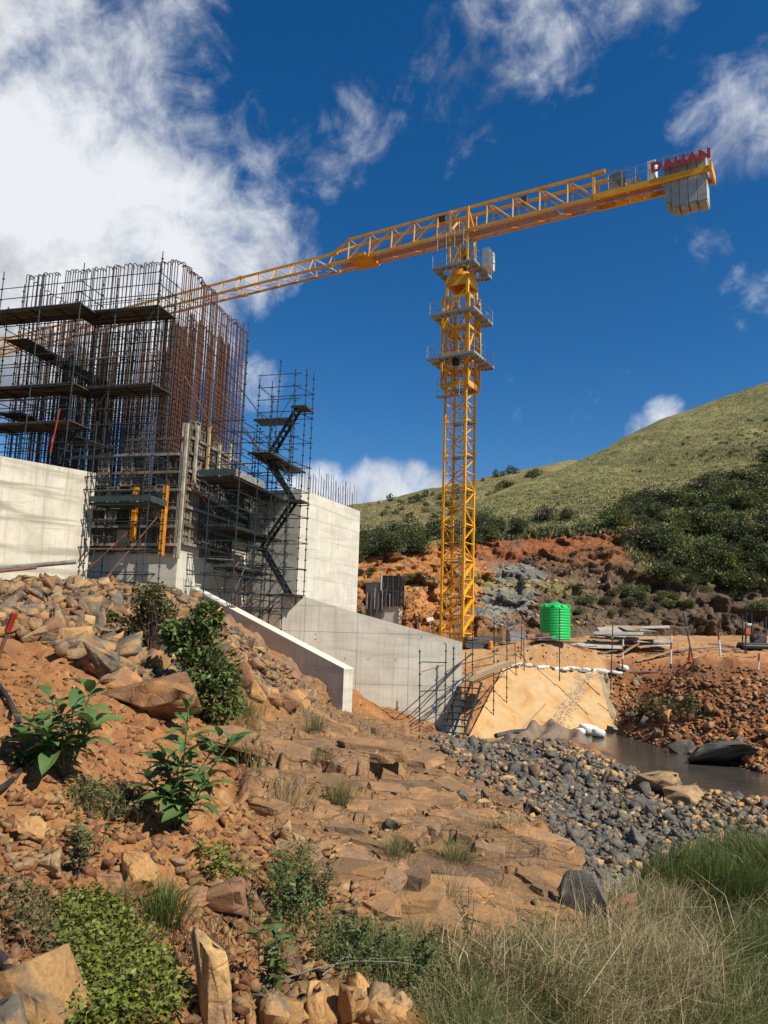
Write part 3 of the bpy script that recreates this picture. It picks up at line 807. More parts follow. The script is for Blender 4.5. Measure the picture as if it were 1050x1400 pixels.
upper = sstep(3.9, 4.6, SG)
upper = upper * np.where(SG > 6.5, sstep(7.4, 6.5, SG) * .8 + .2, 1)
hy2 = hy + dy
hz2 = hz + gn * upper * .8 + cn * .25 * cliff
HV = np.stack([hx, hy2, hz2], -1)
h1 = fbm(hx * .12, hy * .12, hz * .12, 5, 71); h2 = fbm(hx * .5, hy * .5, hz * .5, 4, 72); h3 = fbm(hx * .03, hy * .03, hz * .05, 4, 73)
ORANGE = [(470, 740), (620, 728), (680, 740), (690, 800), (640, 870), (545, 870), (480, 800)]
REDTOP = [(640, 700), (830, 690), (850, 760), (700, 790), (640, 760)]
SCREE = [(690, 770), (745, 770), (725, 850), (640, 850)]
ROCKR = [(720, 765), (850, 765), (1150, 690), (1150, 890), (740, 890)]
base = blend(L3((.20, .105, .05)) + 0 * hx[..., None], sstep(-.4, .6, h1), L3((.27, .15, .07)))
base = blend(base, sstep(-25, 20, polydist(hu, hv, ORANGE) + h2 * 18), L3((.42, .185, .062)))
base = blend(base, sstep(-20, 20, polydist(hu, hv, REDTOP) + h2 * 18), L3((.255, .095, .04)))
base = blend(base, sstep(.1, .7, h2) * .6, L3((.16, .095, .055)))
base = blend(base, sstep(-16, 16, polydist(hu, hv, ROCKR) + h1 * 20) * .9, blend(L3((.085, .067, .048)) + 0 * hx[..., None], sstep(-.3, .5, h2), L3((.14, .10, .065))))  # dark grey-brown rock, darkened further to carry the shade on the right cliff
base = blend(base, sstep(-8, 10, polydist(hu, hv, SCREE) + h2 * 14), blend(L3((.24, .24, .21)) + 0 * hx[..., None], sstep(-.4, .6, h2), L3((.16, .165, .15))))
gcol = blend(L3((.175, .165, .066)) + 0 * hx[..., None], sstep(-.5, .5, h1), L3((.225, .20, .08)))
gcol = blend(gcol, sstep(.0, .7, h3) * .6, L3((.135, .135, .05)))
gcol = blend(gcol, sstep(.3, .9, h2) * .5, L3((.23, .19, .085)))
gcol = blend(gcol, sstep(.35, .9, -h2) * .5, L3((.075, .080, .028)))
gk = sstep(3.92, 4.15, SG + h2 * .08)
gk = np.maximum(gk, sstep(2.05, 2.4, SG) * sstep(3.0, 2.7, SG) * sstep(.1, .5, h1) * .7)
hcol = blend(base, gk, gcol)
nr, nc = hx.shape
hi = np.arange(nr * nc).reshape(nr, nc)
HF = np.stack([hi[:-1, :-1], hi[:-1, 1:], hi[1:, 1:], hi[1:, :-1]], -1).reshape(-1, 4)
hill = link(np_mesh('hillside', HV.reshape(-1, 3), HF, M['hill'], False, hcol.reshape(-1, 3)), 'hillside'); hill['kind'] = 'structure'
HBVH = BVHTree.FromPolygons(HV.reshape(-1, 3).tolist(), HF.tolist())
FH = [(-300, [(930, 160), (850, 230), (820, 300), (805, 360)]), (50, [(920, 160), (830, 230), (795, 300), (780, 360)]), (250, [(900, 160), (800, 230), (760, 300), (740, 360)]), (380, [(880, 150), (770, 220), (720, 290), (700, 350)]), (480, [(860, 150), (765, 210), (715, 280), (690, 345)]),
      (560, [(850, 155), (755, 215), (700, 285), (675, 350)]), (650, [(850, 170), (740, 235), (690, 305), (653, 370)]), (720, [(840, 190), (720, 260), (670, 330), (643, 390)]),
      (806, [(820, 230), (700, 300), (655, 360), (627, 420)]), (900, [(800, 280), (680, 340), (640, 400), (610, 450)]), (1000, [(780, 320), (660, 380), (620, 440), (600, 480)])]
cols = []
for px, rows in FH:
    pts = [P(px, py, Y) for py, Y in rows]
    cols.append(pts + [pts[-1] + np.array([0, 60, -4]), pts[-1] + np.array([0, 260, -50])])
FV, seg = loft(cols, None, [30, 50, 50, 6, 4], 240)
fx, fy, fz = FV[..., 0], FV[..., 1], FV[..., 2]
FV = np.stack([fx, fy, fz + fbm(fx * .03, fy * .03, oct=4, seed=81) * 1.6 * sstep(3.6, 2.9, seg[:, None] + 0 * fx)], -1)
f1 = fbm(fx * .05, fy * .05, oct=5, seed=82); f2 = fbm(fx * .25, fy * .25, oct=4, seed=83)
fcol = blend(L3((.17, .145, .062)) + 0 * fx[..., None], sstep(-.5, .5, f1), L3((.21, .175, .08)))
fcol = blend(fcol, sstep(.15, .7, f2) * .6, L3((.095, .09, .04)))
nr, nc = fx.shape
fi = np.arange(nr * nc).reshape(nr, nc)
FF = np.stack([fi[:-1, :-1], fi[:-1, 1:], fi[1:, 1:], fi[1:, :-1]], -1).reshape(-1, 4)
fh = link(np_mesh('far_hill', FV.reshape(-1, 3), FF, M['farhill'], True, fcol.reshape(-1, 3)), 'far_hill'); fh['kind'] = 'structure'
FBVH = BVHTree.FromPolygons(FV.reshape(-1, 3).tolist(), FF.tolist())
# ------------------------------------------------------------------ concrete structures
Z = np.array([0, 0, 1.0])
aX = np.array([.966, -.259, 0]); bX = np.array([.259, .966, 0])          # axes of the pier: along its front, into its depth
def clip_half(poly, p, n):
    out = []
    for i in range(len(poly)):
        a, b = poly[i], poly[(i + 1) % len(poly)]
        da, db = (a - p) @ n, (b - p) @ n
        if da >= 0: out.append(a)
        if (da > 0) != (db > 0) and abs(da - db) > 1e-9: out.append(a + (b - a) * (da / (da - db)))
    return out
def face_panels(parent, name, mat, o, u, v, nrm, outline, us, vs, thick, gap=.012, proud=0.0, jitter=0.0):
    """cast panels of a wall face: each its own block standing proud of the wall core, joints recessed"""
    o, u, v, nrm = [np.asarray(t, float) for t in (o, u, v, nrm)]
    for i in range(len(us) - 1):
        for j in range(len(vs) - 1):
            poly = [np.array(p, float) for p in outline]
            for p, n in (((us[i] + gap, 0), (1, 0)), ((us[i + 1] - gap, 0), (-1, 0)), ((0, vs[j] + gap), (0, 1)), ((0, vs[j + 1] - gap), (0, -1))):
                if len(poly) >= 3: poly = clip_half(poly, np.array(p, float), np.array(n, float))
            if len(poly) < 3: continue
            pr = proud + random.uniform(0, jitter)
            B = MB(); B.prism([o + u * p[0] + v * p[1] for p in poly], nrm * (thick + pr))
            c = o + u * poly[0][0] + v * poly[0][1]
            B.build(name, mat, parent, loc=c)

# wall running out to the left of the pier, its face towards the right and the camera
wall_u = np.array([.695, .719, 0]); wall_n = np.array([.719, -.695, 0])
p0 = np.array([-16.83, 32.8, 0]) * .9
t = thing('concrete_wall', p0 + Z * 1.5, 'long pale board-marked concrete wall with grey lift bands at the left edge', 'wall')
B = MB(); L0, L1 = -9, 3.95
B.prism([p0 + wall_u * L0 - wall_n * .9, p0 + wall_u * L1 - wall_n * .9, p0 + wall_u * L1 - wall_n * .02, p0 + wall_u * L0 - wall_n * .02], Z * 7.63)
for v_ in range(len(B.v)): B.v[v_][:, 2] -= 1.2
o = B.build('wall_core', M['conc'], t)
face_panels(t, 'concrete_lift', M['conc'], p0 - wall_n * .02, wall_u, Z, wall_n, [(L0, -1.2), (L1, -1.2), (L1, 6.41), (L0, 6.41)], [L0, -4.5, 0.2, L1], [-1.2, 1.7, 2.9, 4.05, 5.25, 6.41], .02, .002, 0, .006)

# main pier: concrete foot under formwork
Cb = np.array([-8.82, 33.0, 0])                     # near corner of the foot
pier = thing('concrete_pier', Cb + Z * 1.2, 'half built concrete pier with timber and steel formwork under the rebar cage', 'pier')
B = MB(); B.prism([Cb - aX * 8.2, Cb, Cb + bX * 7.2, Cb + bX * 7.2 - aX * 8.2], Z * 4.2); B.v[0][:, 2] += .2
B.build('pier_foot', M['conc_smooth'], pier)
B = MB(); q = Cb - aX * .25 + bX * .25
B.prism([q - aX * 7.6 + Z * 4.35, q + Z * 4.35, q + bX * 6.6 + Z * 4.35, q + bX * 6.6 - aX * 7.6 + Z * 4.35], Z * 1.6)
B.build('pier_core', M['form_dark'], pier)
# formwork panels: steel frame, ribs and a face, two sizes of shared mesh
def form_mesh(name, w, h, mat, ribs=2):
    B = MB()
    B.box((0, .0, 0), (w - .02, .03, h - .02))
    for s in (-1, 1):
        B.box((s * (w / 2 - .03), -.06, 0), (.045, .09, h - .022)); B.box((0, -.06, s * (h / 2 - .03)), (w - .112, .088, .045))
    for k in range(1, ribs + 1): B.box((0, -.055, -h / 2 + h * k / (ribs + 1)), (w - .112, .075, .035))
    B.box((0, -.05, 0), (.03, .06, h - .115))
    return B.mesh(name, mat)
fm = [form_mesh('formwork_panel', .6, 1.5, M['form'], 3), form_mesh('formwork_panel', .45, 1.5, M['form'], 3), form_mesh('formwork_panel_dark', .6, 1.5, M['form_dark'], 3)]
rz_front = math.atan2(aX[1], aX[0]); rz_right = math.atan2(bX[1], bX[0])
for lev, zc in enumerate((3.85, 5.37, 6.89)):
    u = 0
    for k in range(12 if lev < 2 else 7):
        if lev == 2 and k in (2, 5): continue
        if lev == 0 and k == 4: continue
        me = fm[2] if (k * 7 + lev * 5) % 4 == 1 else fm[0]
        place(me, 'formwork_panel', pier, Cb - aX * (.36 + .602 * k) - bX * (.03 + .012 * (k % 3)) + Z * (zc + random.uniform(-.05, .05)), (0, 0, rz_front))
    for k in range(11):
        me = fm[0] if k < 2 or (k * 5 + lev * 3) % 5 == 2 else fm[2]  # mostly dark panels past the corner: shade under the decks put into their colour
        if lev == 0 and k > 7: continue
        place(me, 'formwork_panel', pier, Cb + bX * (.33 + .602 * k) + aX * (.03 + .012 * (k % 3)) + Z * (zc + (.5 if k < 3 else .12 * math.sin(k)) ), (0, 0, rz_right))
for k in range(8):
    place(fm[1], 'formwork_panel', pier, Cb + bX * (.25 + .46 * k) + aX * .05 + Z * (8.35 - .12 * k + .2 * (k % 2)), (0, 0, rz_right))
B = MB(); 
for s_ in (0, 1):
    B.box(Cb + Z * 5.9 + aX * (.07 - .16 * s_) - bX * (.09 - .02 * s_), (.12, .12, 6.0), [aX, bX, Z])
B.build('corner_post', M['form_pale'], pier)
for k, zz in enumerate((3.5, 4.3, 5.1, 5.9, 6.7, 7.5, 8.2)):
    B = MB(); B.box(Cb - aX * 2.9 - bX * .17 + Z * zz, (5.8 - .2 * (k % 3), .1, .12), [aX, bX, Z]); B.build('waling', M['grey_timber'] if k % 2 else M['form'], pier)
    B = MB(); B.box(Cb + bX * 3.1 + aX * .17 + Z * (zz + .1), (.1, 6.0, .12), [aX, bX, Z]); B.build('waling', M['form'] if k % 2 else M['grey_timber'], pier)
for u_, z0, z1 in ((2.0, 3.6, 6.0), (.55, 3.0, 6.05)):
    B = MB(); c = Cb - aX * u_ - bX * .42 + Z * ((z0 + z1) / 2)
    B.box(c, (.06, .16, z1 - z0), [aX, bX, Z]); B.box(c - bX * .08, (.18, .03, z1 - z0), [aX, bX, Z]); B.box(c + bX * .08, (.18, .03, z1 - z0), [aX, bX, Z])
    for k in range(7): B.box(c - bX * .10 + Z * (-(z1 - z0) / 2 + .3 + k * (z1 - z0 - .6) / 6), (.19, .03, .08), [aX, bX, Z])
    B.build('yellow_formwork_beam', M['yellow_beam'], pier)
for k in range(5):
    B = MB(); B.box(Cb + bX * (.4 + 1.1 * k) + aX * .3 + Z * (7.6 + .5 * (k % 2)), (.1, .14, 2.6 - .3 * k), [aX, bX, Z]); B.build('soldier_post', M['timber'] if k == 1 else M['form_pale'], pier)
for k in range(16):
    B = MB(); q = Cb + bX * (1.2 + .33 * k) + aX * .25 + Z * (5.9 - .03 * k); B.tube(q, q + aX * .35, .03, 6); B.box(q + aX * .3, (.03, .13, .13), [aX, bX, Z]); B.build('tie_rod', M['cw'], pier)

# second pier, its lit side face going away to the right
q0 = np.array([-4.25, 38.4, 0]); q1 = np.array([-1.43, 45.0, 0])
pu = (q1 - q0) / np.linalg.norm(q1 - q0); pn = np.array([pu[1], -pu[0], 0]); PL = np.linalg.norm(q1 - q0)
pier2 = thing('concrete_pier', q0 - Z * .5, 'finished bright concrete pier with formwork joints and thin rebar standing on its top', 'pier')
B = MB(); B.prism([q0 - Z * .5, q1 - Z * .5, q1 - Z * .5 - pn * 4.6, q0 - Z * .5 - pn * 4.6], Z * 7.6); B.build('pier_core', M['conc_white'], pier2)
vs = [-.5, .6, 1.65, 2.7, 3.75, 4.8, 5.8, 6.5, 7.13]
face_panels(pier2, 'concrete_panel', M['conc_white'], q0, pu, Z, pn, [(0, -.5), (PL, -.5), (PL, 7.13), (0, 7.13)], [0, 1.8, 3.6, 5.4, PL], vs, .016, .0045, 0, .006)
fr = [-v for v in pu]
face_panels(pier2, 'concrete_panel', M['conc_white'], q0, -pn, Z, -pu, [(0.02, -.5), (4.6, -.5), (4.6, 7.13), (0.02, 7.13)], [0, 1.5, 3.0, 4.6], vs, .016, .0045, 0, .006)
bar = MB(); bar.tube((0, 0, 0), (0, 0, 1), .013, 5); barm = bar.mesh('starter_bar', M['rebar_grey'])
for k in range(46):
    s = .15 + k * (PL - .3) / 45
    o = place(barm, 'starter_bar', pier2, q0 + pu * s - pn * (.25 + (k % 2) * .22) + Z * 7.05, (random.gauss(0, .015), random.gauss(0, .015), 0), (1, 1, random.uniform(1.1, 1.75)))
for k in range(20):
    s = .15 + k * .23
    place(barm, 'starter_bar', pier2, q0 + pu * (PL - .2 - .05 * (k % 2)) - pn * s + Z * 7.05, (random.gauss(0, .02), 0, 0), (1, 1, random.uniform(.9, 1.5)))

# sloping wing wall facing the camera
w0 = P(385, 806, 36.4); w1 = P(632, 878, 37.0); w0[2] = w1[2] = 0
wu = (w1 - w0) / np.linalg.norm(w1 - w0); wn_ = np.array([wu[1], -wu[0], 0]); WLn = np.linalg.norm(w1 - w0)
zt0, zt1 = P(385, 806, 36.4)[2] , P(632, 878, 37.0)[2]
wing = thing('wing_wall', w0 - Z * 4.6, 'grey concrete wing wall with a sloping top and square panel joints below the crane', 'wall')
out = [(0, -5.4), (WLn, -5.4), (WLn, zt1), (3.1, zt0 - .85), (0, zt0)]
B = MB(); B.prism([w0 + wu * p[0] + Z * p[1] for p in out], -wn_ * .7); B.build('wall_core', M['conc_smooth'], wing)
face_panels(wing, 'concrete_panel', M['conc_smooth'], w0, wu, Z, wn_, out, [0, 1.15, 3.65, 6.1, WLn + .1], [-5.4, -3.55, -2.35, 0.0, 1.2, 3], .014, .008, 0, .004)
for i in range(14):
    u_, v_ = random.choice((.6, 1.7, 3.1, 4.2, 5.5, 6.7, 7.8)), random.choice((-2.0, -.35, -.1, -1.2, .35))
    if v_ > zt0 - .2 - u_ * (zt0 - zt1) / WLn: continue
    B = MB(); q = w0 + wu * u_ + Z * v_ + wn_ * .016; B.tube(q, q + wn_ * .02, .025, 8); B.build('tie_plug', M['form_dark'], wing)
B = MB(); q = w0 + wu * 7.2 + Z * -3.35 + wn_ * .02
B.prism([q, q + wu * .3 - Z * .02, q + wu * .12 + Z * .13], wn_ * .004); B.build('blue_paint_mark', M['blue'], wing)
# lower nearer wall with its shaded side to the left
e0 = np.array([-1.30, 29.0, 0]); e1 = np.array([-9.0, 34.6, 0])
eu = (e1 - e0) / np.linalg.norm(e1 - e0); en = np.array([eu[1], -eu[0], 0]); EL = np.linalg.norm(e1 - e0)
if en[0] > 0: en = -en                                # en points left, towards the rubble
low = thing('retaining_wall', e0 - Z * 3, 'low concrete wall with a bright sloping top running down through the rubble', 'wall')
zt = lambda s: -1.30 + s * (3.15 / EL)
mats = M['conc_cap']
prof = [(0, -3.6), (EL - .9, -3.6), (EL + .6, -1.0), (EL + .6, 1.86), (EL - .2, 1.86), (0, zt(0) - .08)]
B = MB(); B.prism([e0 + eu * p[0] + Z * p[1] for p in prof], -en * .56); B.build('wall_body', M['conc_smooth'], low)
B = MB(); pr2 = [(-.01, zt(0) - .078), (EL - .2, 1.864), (EL + .6, 1.864), (EL + .6, 1.92), (EL - .22, 1.92), (-.01, zt(0) - .02)]
B.prism([e0 + eu * p[0] + Z * p[1] + en * .012 for p in pr2], -en * .585); B.build('wall_coping', M['conc_cap'], low)
for s_ in (2.0, 4.3, 6.6):
    B = MB(); B.tube(e0 + eu * s_ - en * .2 + Z * (zt(s_) - .02), e0 + eu * s_ - en * .2 + Z * (zt(s_) + .0), .05, 8); B.build('lifting_socket', M['form_dark'], low)
# concrete apron on the far bank
S_L = SA
apron = thing('concrete_apron', SA, 'sloping ochre stained concrete apron between the steel stairs and the river', 'apron')
dn = np.cross(SB - SA, SD - SA); dn /= np.linalg.norm(dn); dn = dn if dn[2] > 0 else -dn
e2u = np.cross(dn, (SB - SA) / np.linalg.norm(SB - SA)); B = MB(); B.prism([SA - e2u * 1.2, SB - e2u * 1.2, SC, SD], -dn * .7); B.build('apron_slab', M['slab'], apron)
lerp = lambda s, t_: (SA * (1 - s) + SB * s) * (1 - t_) + (SD * (1 - s) + SC * s) * t_
gV, gF = [], []
for k in range(420):
    t_ = random.random(); s = .60 + .30 * t_ ** 1.2 + random.gauss(0, .055 - .015 * t_)
    if t_ > .85: s = random.uniform(.75, 1.0)
    if not .02 < s < 1: continue
    c = lerp(s, t_) + dn * .008; rr = .02 + .075 * random.random() ** 2.5
    e1_ = (SB - SA) / np.linalg.norm(SB - SA); e2_ = np.cross(dn, e1_)
    n0 = len(gV); nn_ = 7; a0 = random.random() * 6
    gV += [c + (e1_ * math.cos(a0 + 6.283 * i / nn_) * random.uniform(.6, 1.4) * rr * 1.3 + e2_ * math.sin(a0 + 6.283 * i / nn_) * rr * random.uniform(.5, 1.2)) for i in range(nn_)] + [c + dn * random.uniform(.015, .04)]
    gF += [(n0 + i, n0 + (i + 1) % nn_, n0 + nn_) for i in range(nn_)]
B = MB(); B.add(gV, gF); o = B.build('mortar_splash', simple('grey_mortar', (.33, .27, .19), (.20, .17, .13), 5, .9, vary=0), apron); o['kind'] = 'stuff'
e1u = (SB - SA) / np.linalg.norm(SB - SA)
B = MB(); edge_ = [SB - e2u * .9 - dn * .05]; 
for i in range(9): edge_.append((SB - e2u * .6) * (1 - i / 8) + SC * (i / 8) + e1u * (.75 + .3 * math.sin(i * 2.3)) - dn * (.14 + .05 * (i % 2)))
edge_.append(SC - dn * .05)
B.prism(edge_, -dn * .8); B.build('rough_edge_strip', simple('rough_concrete', (.34, .27, .17), (.22, .16, .09), 2, .9, vary=0, bump_s=.8, bump_d=.06), apron)
q = lerp(.28, .02); B = MB(); B.box(0, (1, 1, 1)); B = MB(); B.tube(lerp(.40, .0) + dn * .05, lerp(.53, .42) + dn * .07, .045, 6)
tag(B.build('timber_prop', M['timber'], None, loc=lerp(.28, .0)), 'long timber prop lying up the ochre concrete apron', 'timber')

# ------------------------------------------------------------------ rebar cage on the pier
cageT = 16.95
K0 = np.array([-9.83, 33.5, 0])
cage = thing('rebar_cage', K0 + Z * 5.4, 'tall cage of rusty hooked reinforcing bars rising out of the half built pier', 'rebar cage')
def bar_mesh(name, L, hook, mat, r=.024):
    B = MB()
    pts = [(0, 0, 0), (0, 0, L * .5), (0, 0, L - .1)]
    if hook: pts += [(0, .05, L - .02), (0, .13, L), (0, .22, L - .015), (0, .27, L - .07)] if hook == 1 else []
    B.path(pts, r, 5)
    return B.mesh(name, mat)
def bar_row(p, q, n, z0, z1, inward, mat, jit=.02, hook=1, seed=1):
    rnd = random.Random(seed)
    mes = [bar_mesh('vertical_bar', z1 - z0 + d, hook, mat) for d in (-.06, 0, .05)]
    rz = math.atan2(-inward[0], inward[1])
    for k in range(n):
        t_ = k / max(1, n - 1)
        c = p * (1 - t_) + q * t_
        o = place(rnd.choice(mes), 'vertical_bar', cage, c + Z * z0 + aX * rnd.gauss(0, jit), (rnd.gauss(0, .0022), rnd.gauss(0, .0022), rz + rnd.gauss(0, .15)))
KL = K0 - aX * 8.45; KR = K0 + bX * 7.5; KB = KL + bX * 7.5
zb_ = 5.5
bar_row(K0 - aX * .1, K0 - aX * 6.2, 44, zb_, cageT, bX, M['rebar_grey'], seed=1)
bar_row(K0 - aX * 6.65, KL, 13, zb_, cageT, bX, M['rebar_grey'], seed=2)
bar_row(K0 + bX * .3, KR * .5 + K0 * .5, 26, zb_, cageT, -aX, M['rust'], seed=3)
bar_row(KR * .42 + K0 * .58, KR, 26, zb_, cageT - .55, -aX, M['rust'], seed=4)
bar_row(KL + bX * .2, KB, 26, zb_, cageT - .2, aX, M['rebar_grey'], seed=5)
bar_row(KB, KR, 40, zb_, cageT - .1, -bX, M['rust'], seed=6)
bar_row(K0 - aX * 2.2 + bX * 1.3, KL + aX * 1.2 + bX * 1.3, 22, zb_, cageT - 1.6, bX, M['rebar_grey'], seed=7)
bar_row(K0 - aX * 2.0 + bX * 1.5, K0 - aX * 2.0 + bX * 5.6, 20, zb_, cageT - 1.7, -aX, M['rust'], seed=8)
bar_row(KR - aX * 1.2 - bX * .2, KR - aX * 1.2 - bX * 4.0, 16, zb_, cageT - 1.3, -aX, M['rust'], seed=9)
for j_, (v_, ht, m_) in enumerate(((.9, 14.6, 'rebar_grey'), (2.6, 13.6, 'rebar_grey'), (3.3, 15.2, 'rust'), (4.2, 14.3, 'rust'), (5.4, 13.0, 'rust'), (6.2, 15.3, 'rust'))):
    bar_row(K0 - aX * .5 + bX * v_, KL + aX * .5 + bX * v_, 34, zb_, ht, bX, M[m_], seed=20 + j_, hook=0)
for j_, u_ in enumerate((.55, 1.2, 7.2)):
    bar_row(K0 - aX * u_ + bX * .6, K0 - aX * u_ + bX * 7.0, 30, zb_, 15.4 - .5 * j_, aX, M['rust'], seed=30 + j_, hook=0)
for k in range(34):
    zz = 6.0 + k * .235 if k < 26 else 12.3 + (k - 26) * .45
    B = MB()
    if k % 2 == 0 or zz < 10.5:
        d_ = random.uniform(-.02, .02)
        B.path([K0 + aX * .02 - bX * .03 + Z * (zz + d_), K0 - aX * 4.2 - bX * .035 + Z * (zz - .03), KL - bX * .03 + Z * zz], .016, 4)
    B.path([K0 + aX * .035 + Z * (zz + .06), K0 * .5 + KR * .5 + aX * .03 + Z * (zz + .03), KR + aX * .03 + Z * (zz + .06)], .016, 4)
    B.build('link_bar', M['rust'] if k % 3 else M['rebar_grey'], cage)
for k in range(12):
    zz = 6.2 + k * .75
    B = MB(); B.path([KL - aX * .03 + Z * zz, KB - aX * .03 + Z * zz], .016, 4); B.path([KB + bX * .03 + Z * zz, KR + bX * .03 + Z * zz], .016, 4); B.build('link_bar', M['rust'], cage)
for k in range(9):
    B = MB(); q = K0 - aX * random.uniform(1, 7.5) + bX * random.uniform(.4, 1.5) + Z * random.uniform(6, 8)
    B.tube(q, q + aX * random.uniform(-2, 2) + Z * random.uniform(2.5, 5), .014, 4); B.build('diagonal_bar', M['rust'], cage)

# ------------------------------------------------------------------ scaffolding
_std = {}
def standard(root, p, z0, z1, mat='scaffold', lean=(0, 0), name='standard'):
    L = round((z1 - z0) * 4) / 4
    key = (L, mat)
    if key not in _std:
        B = MB(); B.tube((0, 0, 0), (0, 0, L), .0245, 6)
        k = .15
        while k < L - .05:
            B.box((0, 0, k), (.115, .03, .05)); B.box((0, 0, k), (.03, .115, .045)); k += .5
        _std[key] = B.mesh(name, M[mat])
    return place(_std[key], name, root, (p[0], p[1], z0), (lean[1], lean[0], rz_front))
def tube_(root, name, p, q, mat='scaffold', r=.0235, n=6):
    B = MB(); B.tube(p, q, r, n)
    return B.build(name, M[mat], root, loc=np.asarray(p, float))
def pt(p, z): return np.array([p[0], p[1], z])
def deck(root, p, u, v, Lu, Lv, z, n=6, mat='deck', planks_along_u=True, toe=None):
    """scaffold boards side by side, carried on transoms; u along the bay, v across"""
    p = np.asarray(p, float)
    w = Lv / n
    key = ('plank', round(Lu, 2), round(w, 3), mat)
    if key not in _std:
        B = MB(); B.box((0, 0, 0), (Lu, w - .018, .045)); _std[key] = B.mesh('plank', M[mat])
    rz = math.atan2(u[1], u[0])
    for k in range(n):
        place(_std[key], 'plank', root, pt(p + u * Lu / 2 + v * (w * (k + .5)), z + random.uniform(-.008, .008)), (0, 0, rz + random.gauss(0, .004)))
    for t_ in np.linspace(.02, .98, max(2, int(Lu / 1.2) + 1)):
        tube_(root, 'transom', pt(p + u * Lu * t_, z - .05), pt(p + u * Lu * t_ + v * Lv, z - .05))
    for s_ in (0, 1):
        tube_(root, 'deck_ledger', pt(p + v * Lv * s_, z - .085), pt(p + u * Lu + v * Lv * s_, z - .085))
zu, zl = 13.93, 10.36
F0 = np.array([-10.2, 31.9, 0])                           # outer corner of the front bay
# --- bays in front of the cage
S1 = thing('scaffold', F0 + Z * 1.2, 'tall dark scaffold bays with two dark decks in front of the rebar cage', 'scaffold')
offs = [0, 2.1, 4.2]
for k, u_ in enumerate(offs):
    for v_ in (0, 1.5):
        p = F0 - aX * u_ + bX * v_
        standard(S1, p, 1.4 if k < 2 else 6.9, 16.3 if (k == 0 and v_ == 0) else 15.6 - .3 * k, lean=(random.gauss(0, .006), random.gauss(0, .004)))
for zz in (zu, zl):
    deck(S1, F0 - aX * 4.3, aX, bX, 4.35, 1.55, zz, 7)
    for h in (.5, 1.0, 1.55 if zz > 12 else 1.0):
        tube_(S1, 'guard_rail', pt(F0 - aX * 4.3, zz + h), pt(F0 + aX * .1, zz + h), r=.022)
        tube_(S1, 'guard_rail', pt(F0 - bX * .1, zz + h), pt(F0 + bX * 1.6, zz + h), r=.022)
        if h < 1.2: tube_(S1, 'guard_rail', pt(F0 - aX * 4.25 + bX * 1.3, zz + h), pt(F0 + bX * 1.3, zz + h), r=.022)
for zz in (2.2, 3.2, 4.2, 6.1, 7.1, 8.6, 9.3, 11.9, 12.8):
    for v_ in (0, 1.3): tube_(S1, 'ledger', pt(F0 - aX * (4.25 if zz > 6.5 else 2.2) + bX * v_, zz), pt(F0 + aX * .1 + bX * v_, zz))
    for u_ in offs[:2]: tube_(S1, 'transom', pt(F0 - aX * u_, zz + .05), pt(F0 - aX * u_ + bX * 1.4, zz + .05))
tube_(S1, 'brace', pt(F0 - aX * 4.2 - bX * .05, 7.2), pt(F0 - aX * 2.0 - bX * .05, 10.2)); tube_(S1, 'brace', pt(F0 - aX * 2.1 - bX * .05, 10.6), pt(F0 - aX * .1 - bX * .05, 13.7))
tube_(S1, 'brace', pt(F0 - aX * 3.2 - bX * .08, 11.6), pt(F0 + aX * .35 - bX * .08, 11.75), 'scaffold_light', .025)
tube_(S1, 'brace', pt(F0 - aX * 2.0 + bX * 1.3, 8.6), pt(F0 - aX * 4.0 + bX * 1.3, 10.2))
# --- low working platform at the foot
L0_ = np.array([-11.0, 31.55, 0]); zd = 5.05
S2 = thing('scaffold', L0_ + Z * 1.3, 'low scaffold with a green toe board platform at the foot of the pier', 'scaffold')
for u_, v_, lean in ((-1.45, 0, 0), (1.35, 0, 0), (-1.45, 1.2, .02), (1.35, 1.2, 0), (-2.35, .3, .05)):
    standard(S2, L0_ + aX * u_ + bX * v_, 1.35, 8.6 if v_ == 0 else 7.9, lean=(lean, 0))
deck(S2, L0_ - aX * 1.45, aX, bX, 2.85, 1.2, zd, 5, 'toe')
for v_, side in ((-.03, 0),):
    B = MB(); B.box(pt(L0_ - aX * .03 - bX * .04, zd + .16), (2.9, .03, .24), [aX, bX, Z]); B.build('toe_board', M['toe'], S2)
    B = MB(); B.box(pt(L0_ + aX * 1.44 + bX * .6, zd + .15), (.03, 1.25, .24), [aX, bX, Z]); B.build('toe_board', M['toe'], S2)
for zz in (1.75, 3.1, 4.25, 5.55, 6.1, 7.0, 7.5):
    tube_(S2, 'ledger', pt(L0_ - aX * 1.5, zz), pt(L0_ + aX * 1.4, zz), 'rust_tube' if zz == 3.1 else 'scaffold')
    tube_(S2, 'ledger', pt(L0_ - aX * 1.5 + bX * 1.2, zz + .04), pt(L0_ + aX * 1.4 + bX * 1.2, zz + .04))
    tube_(S2, 'transom', pt(L0_ - aX * 2.4 , zz + .08), pt(L0_ - aX * 1.3, zz + .08))
    tube_(S2, 'transom', pt(L0_ + aX * 1.35, zz + .05), pt(L0_ + aX * 1.35 + bX * 1.3, zz + .05))
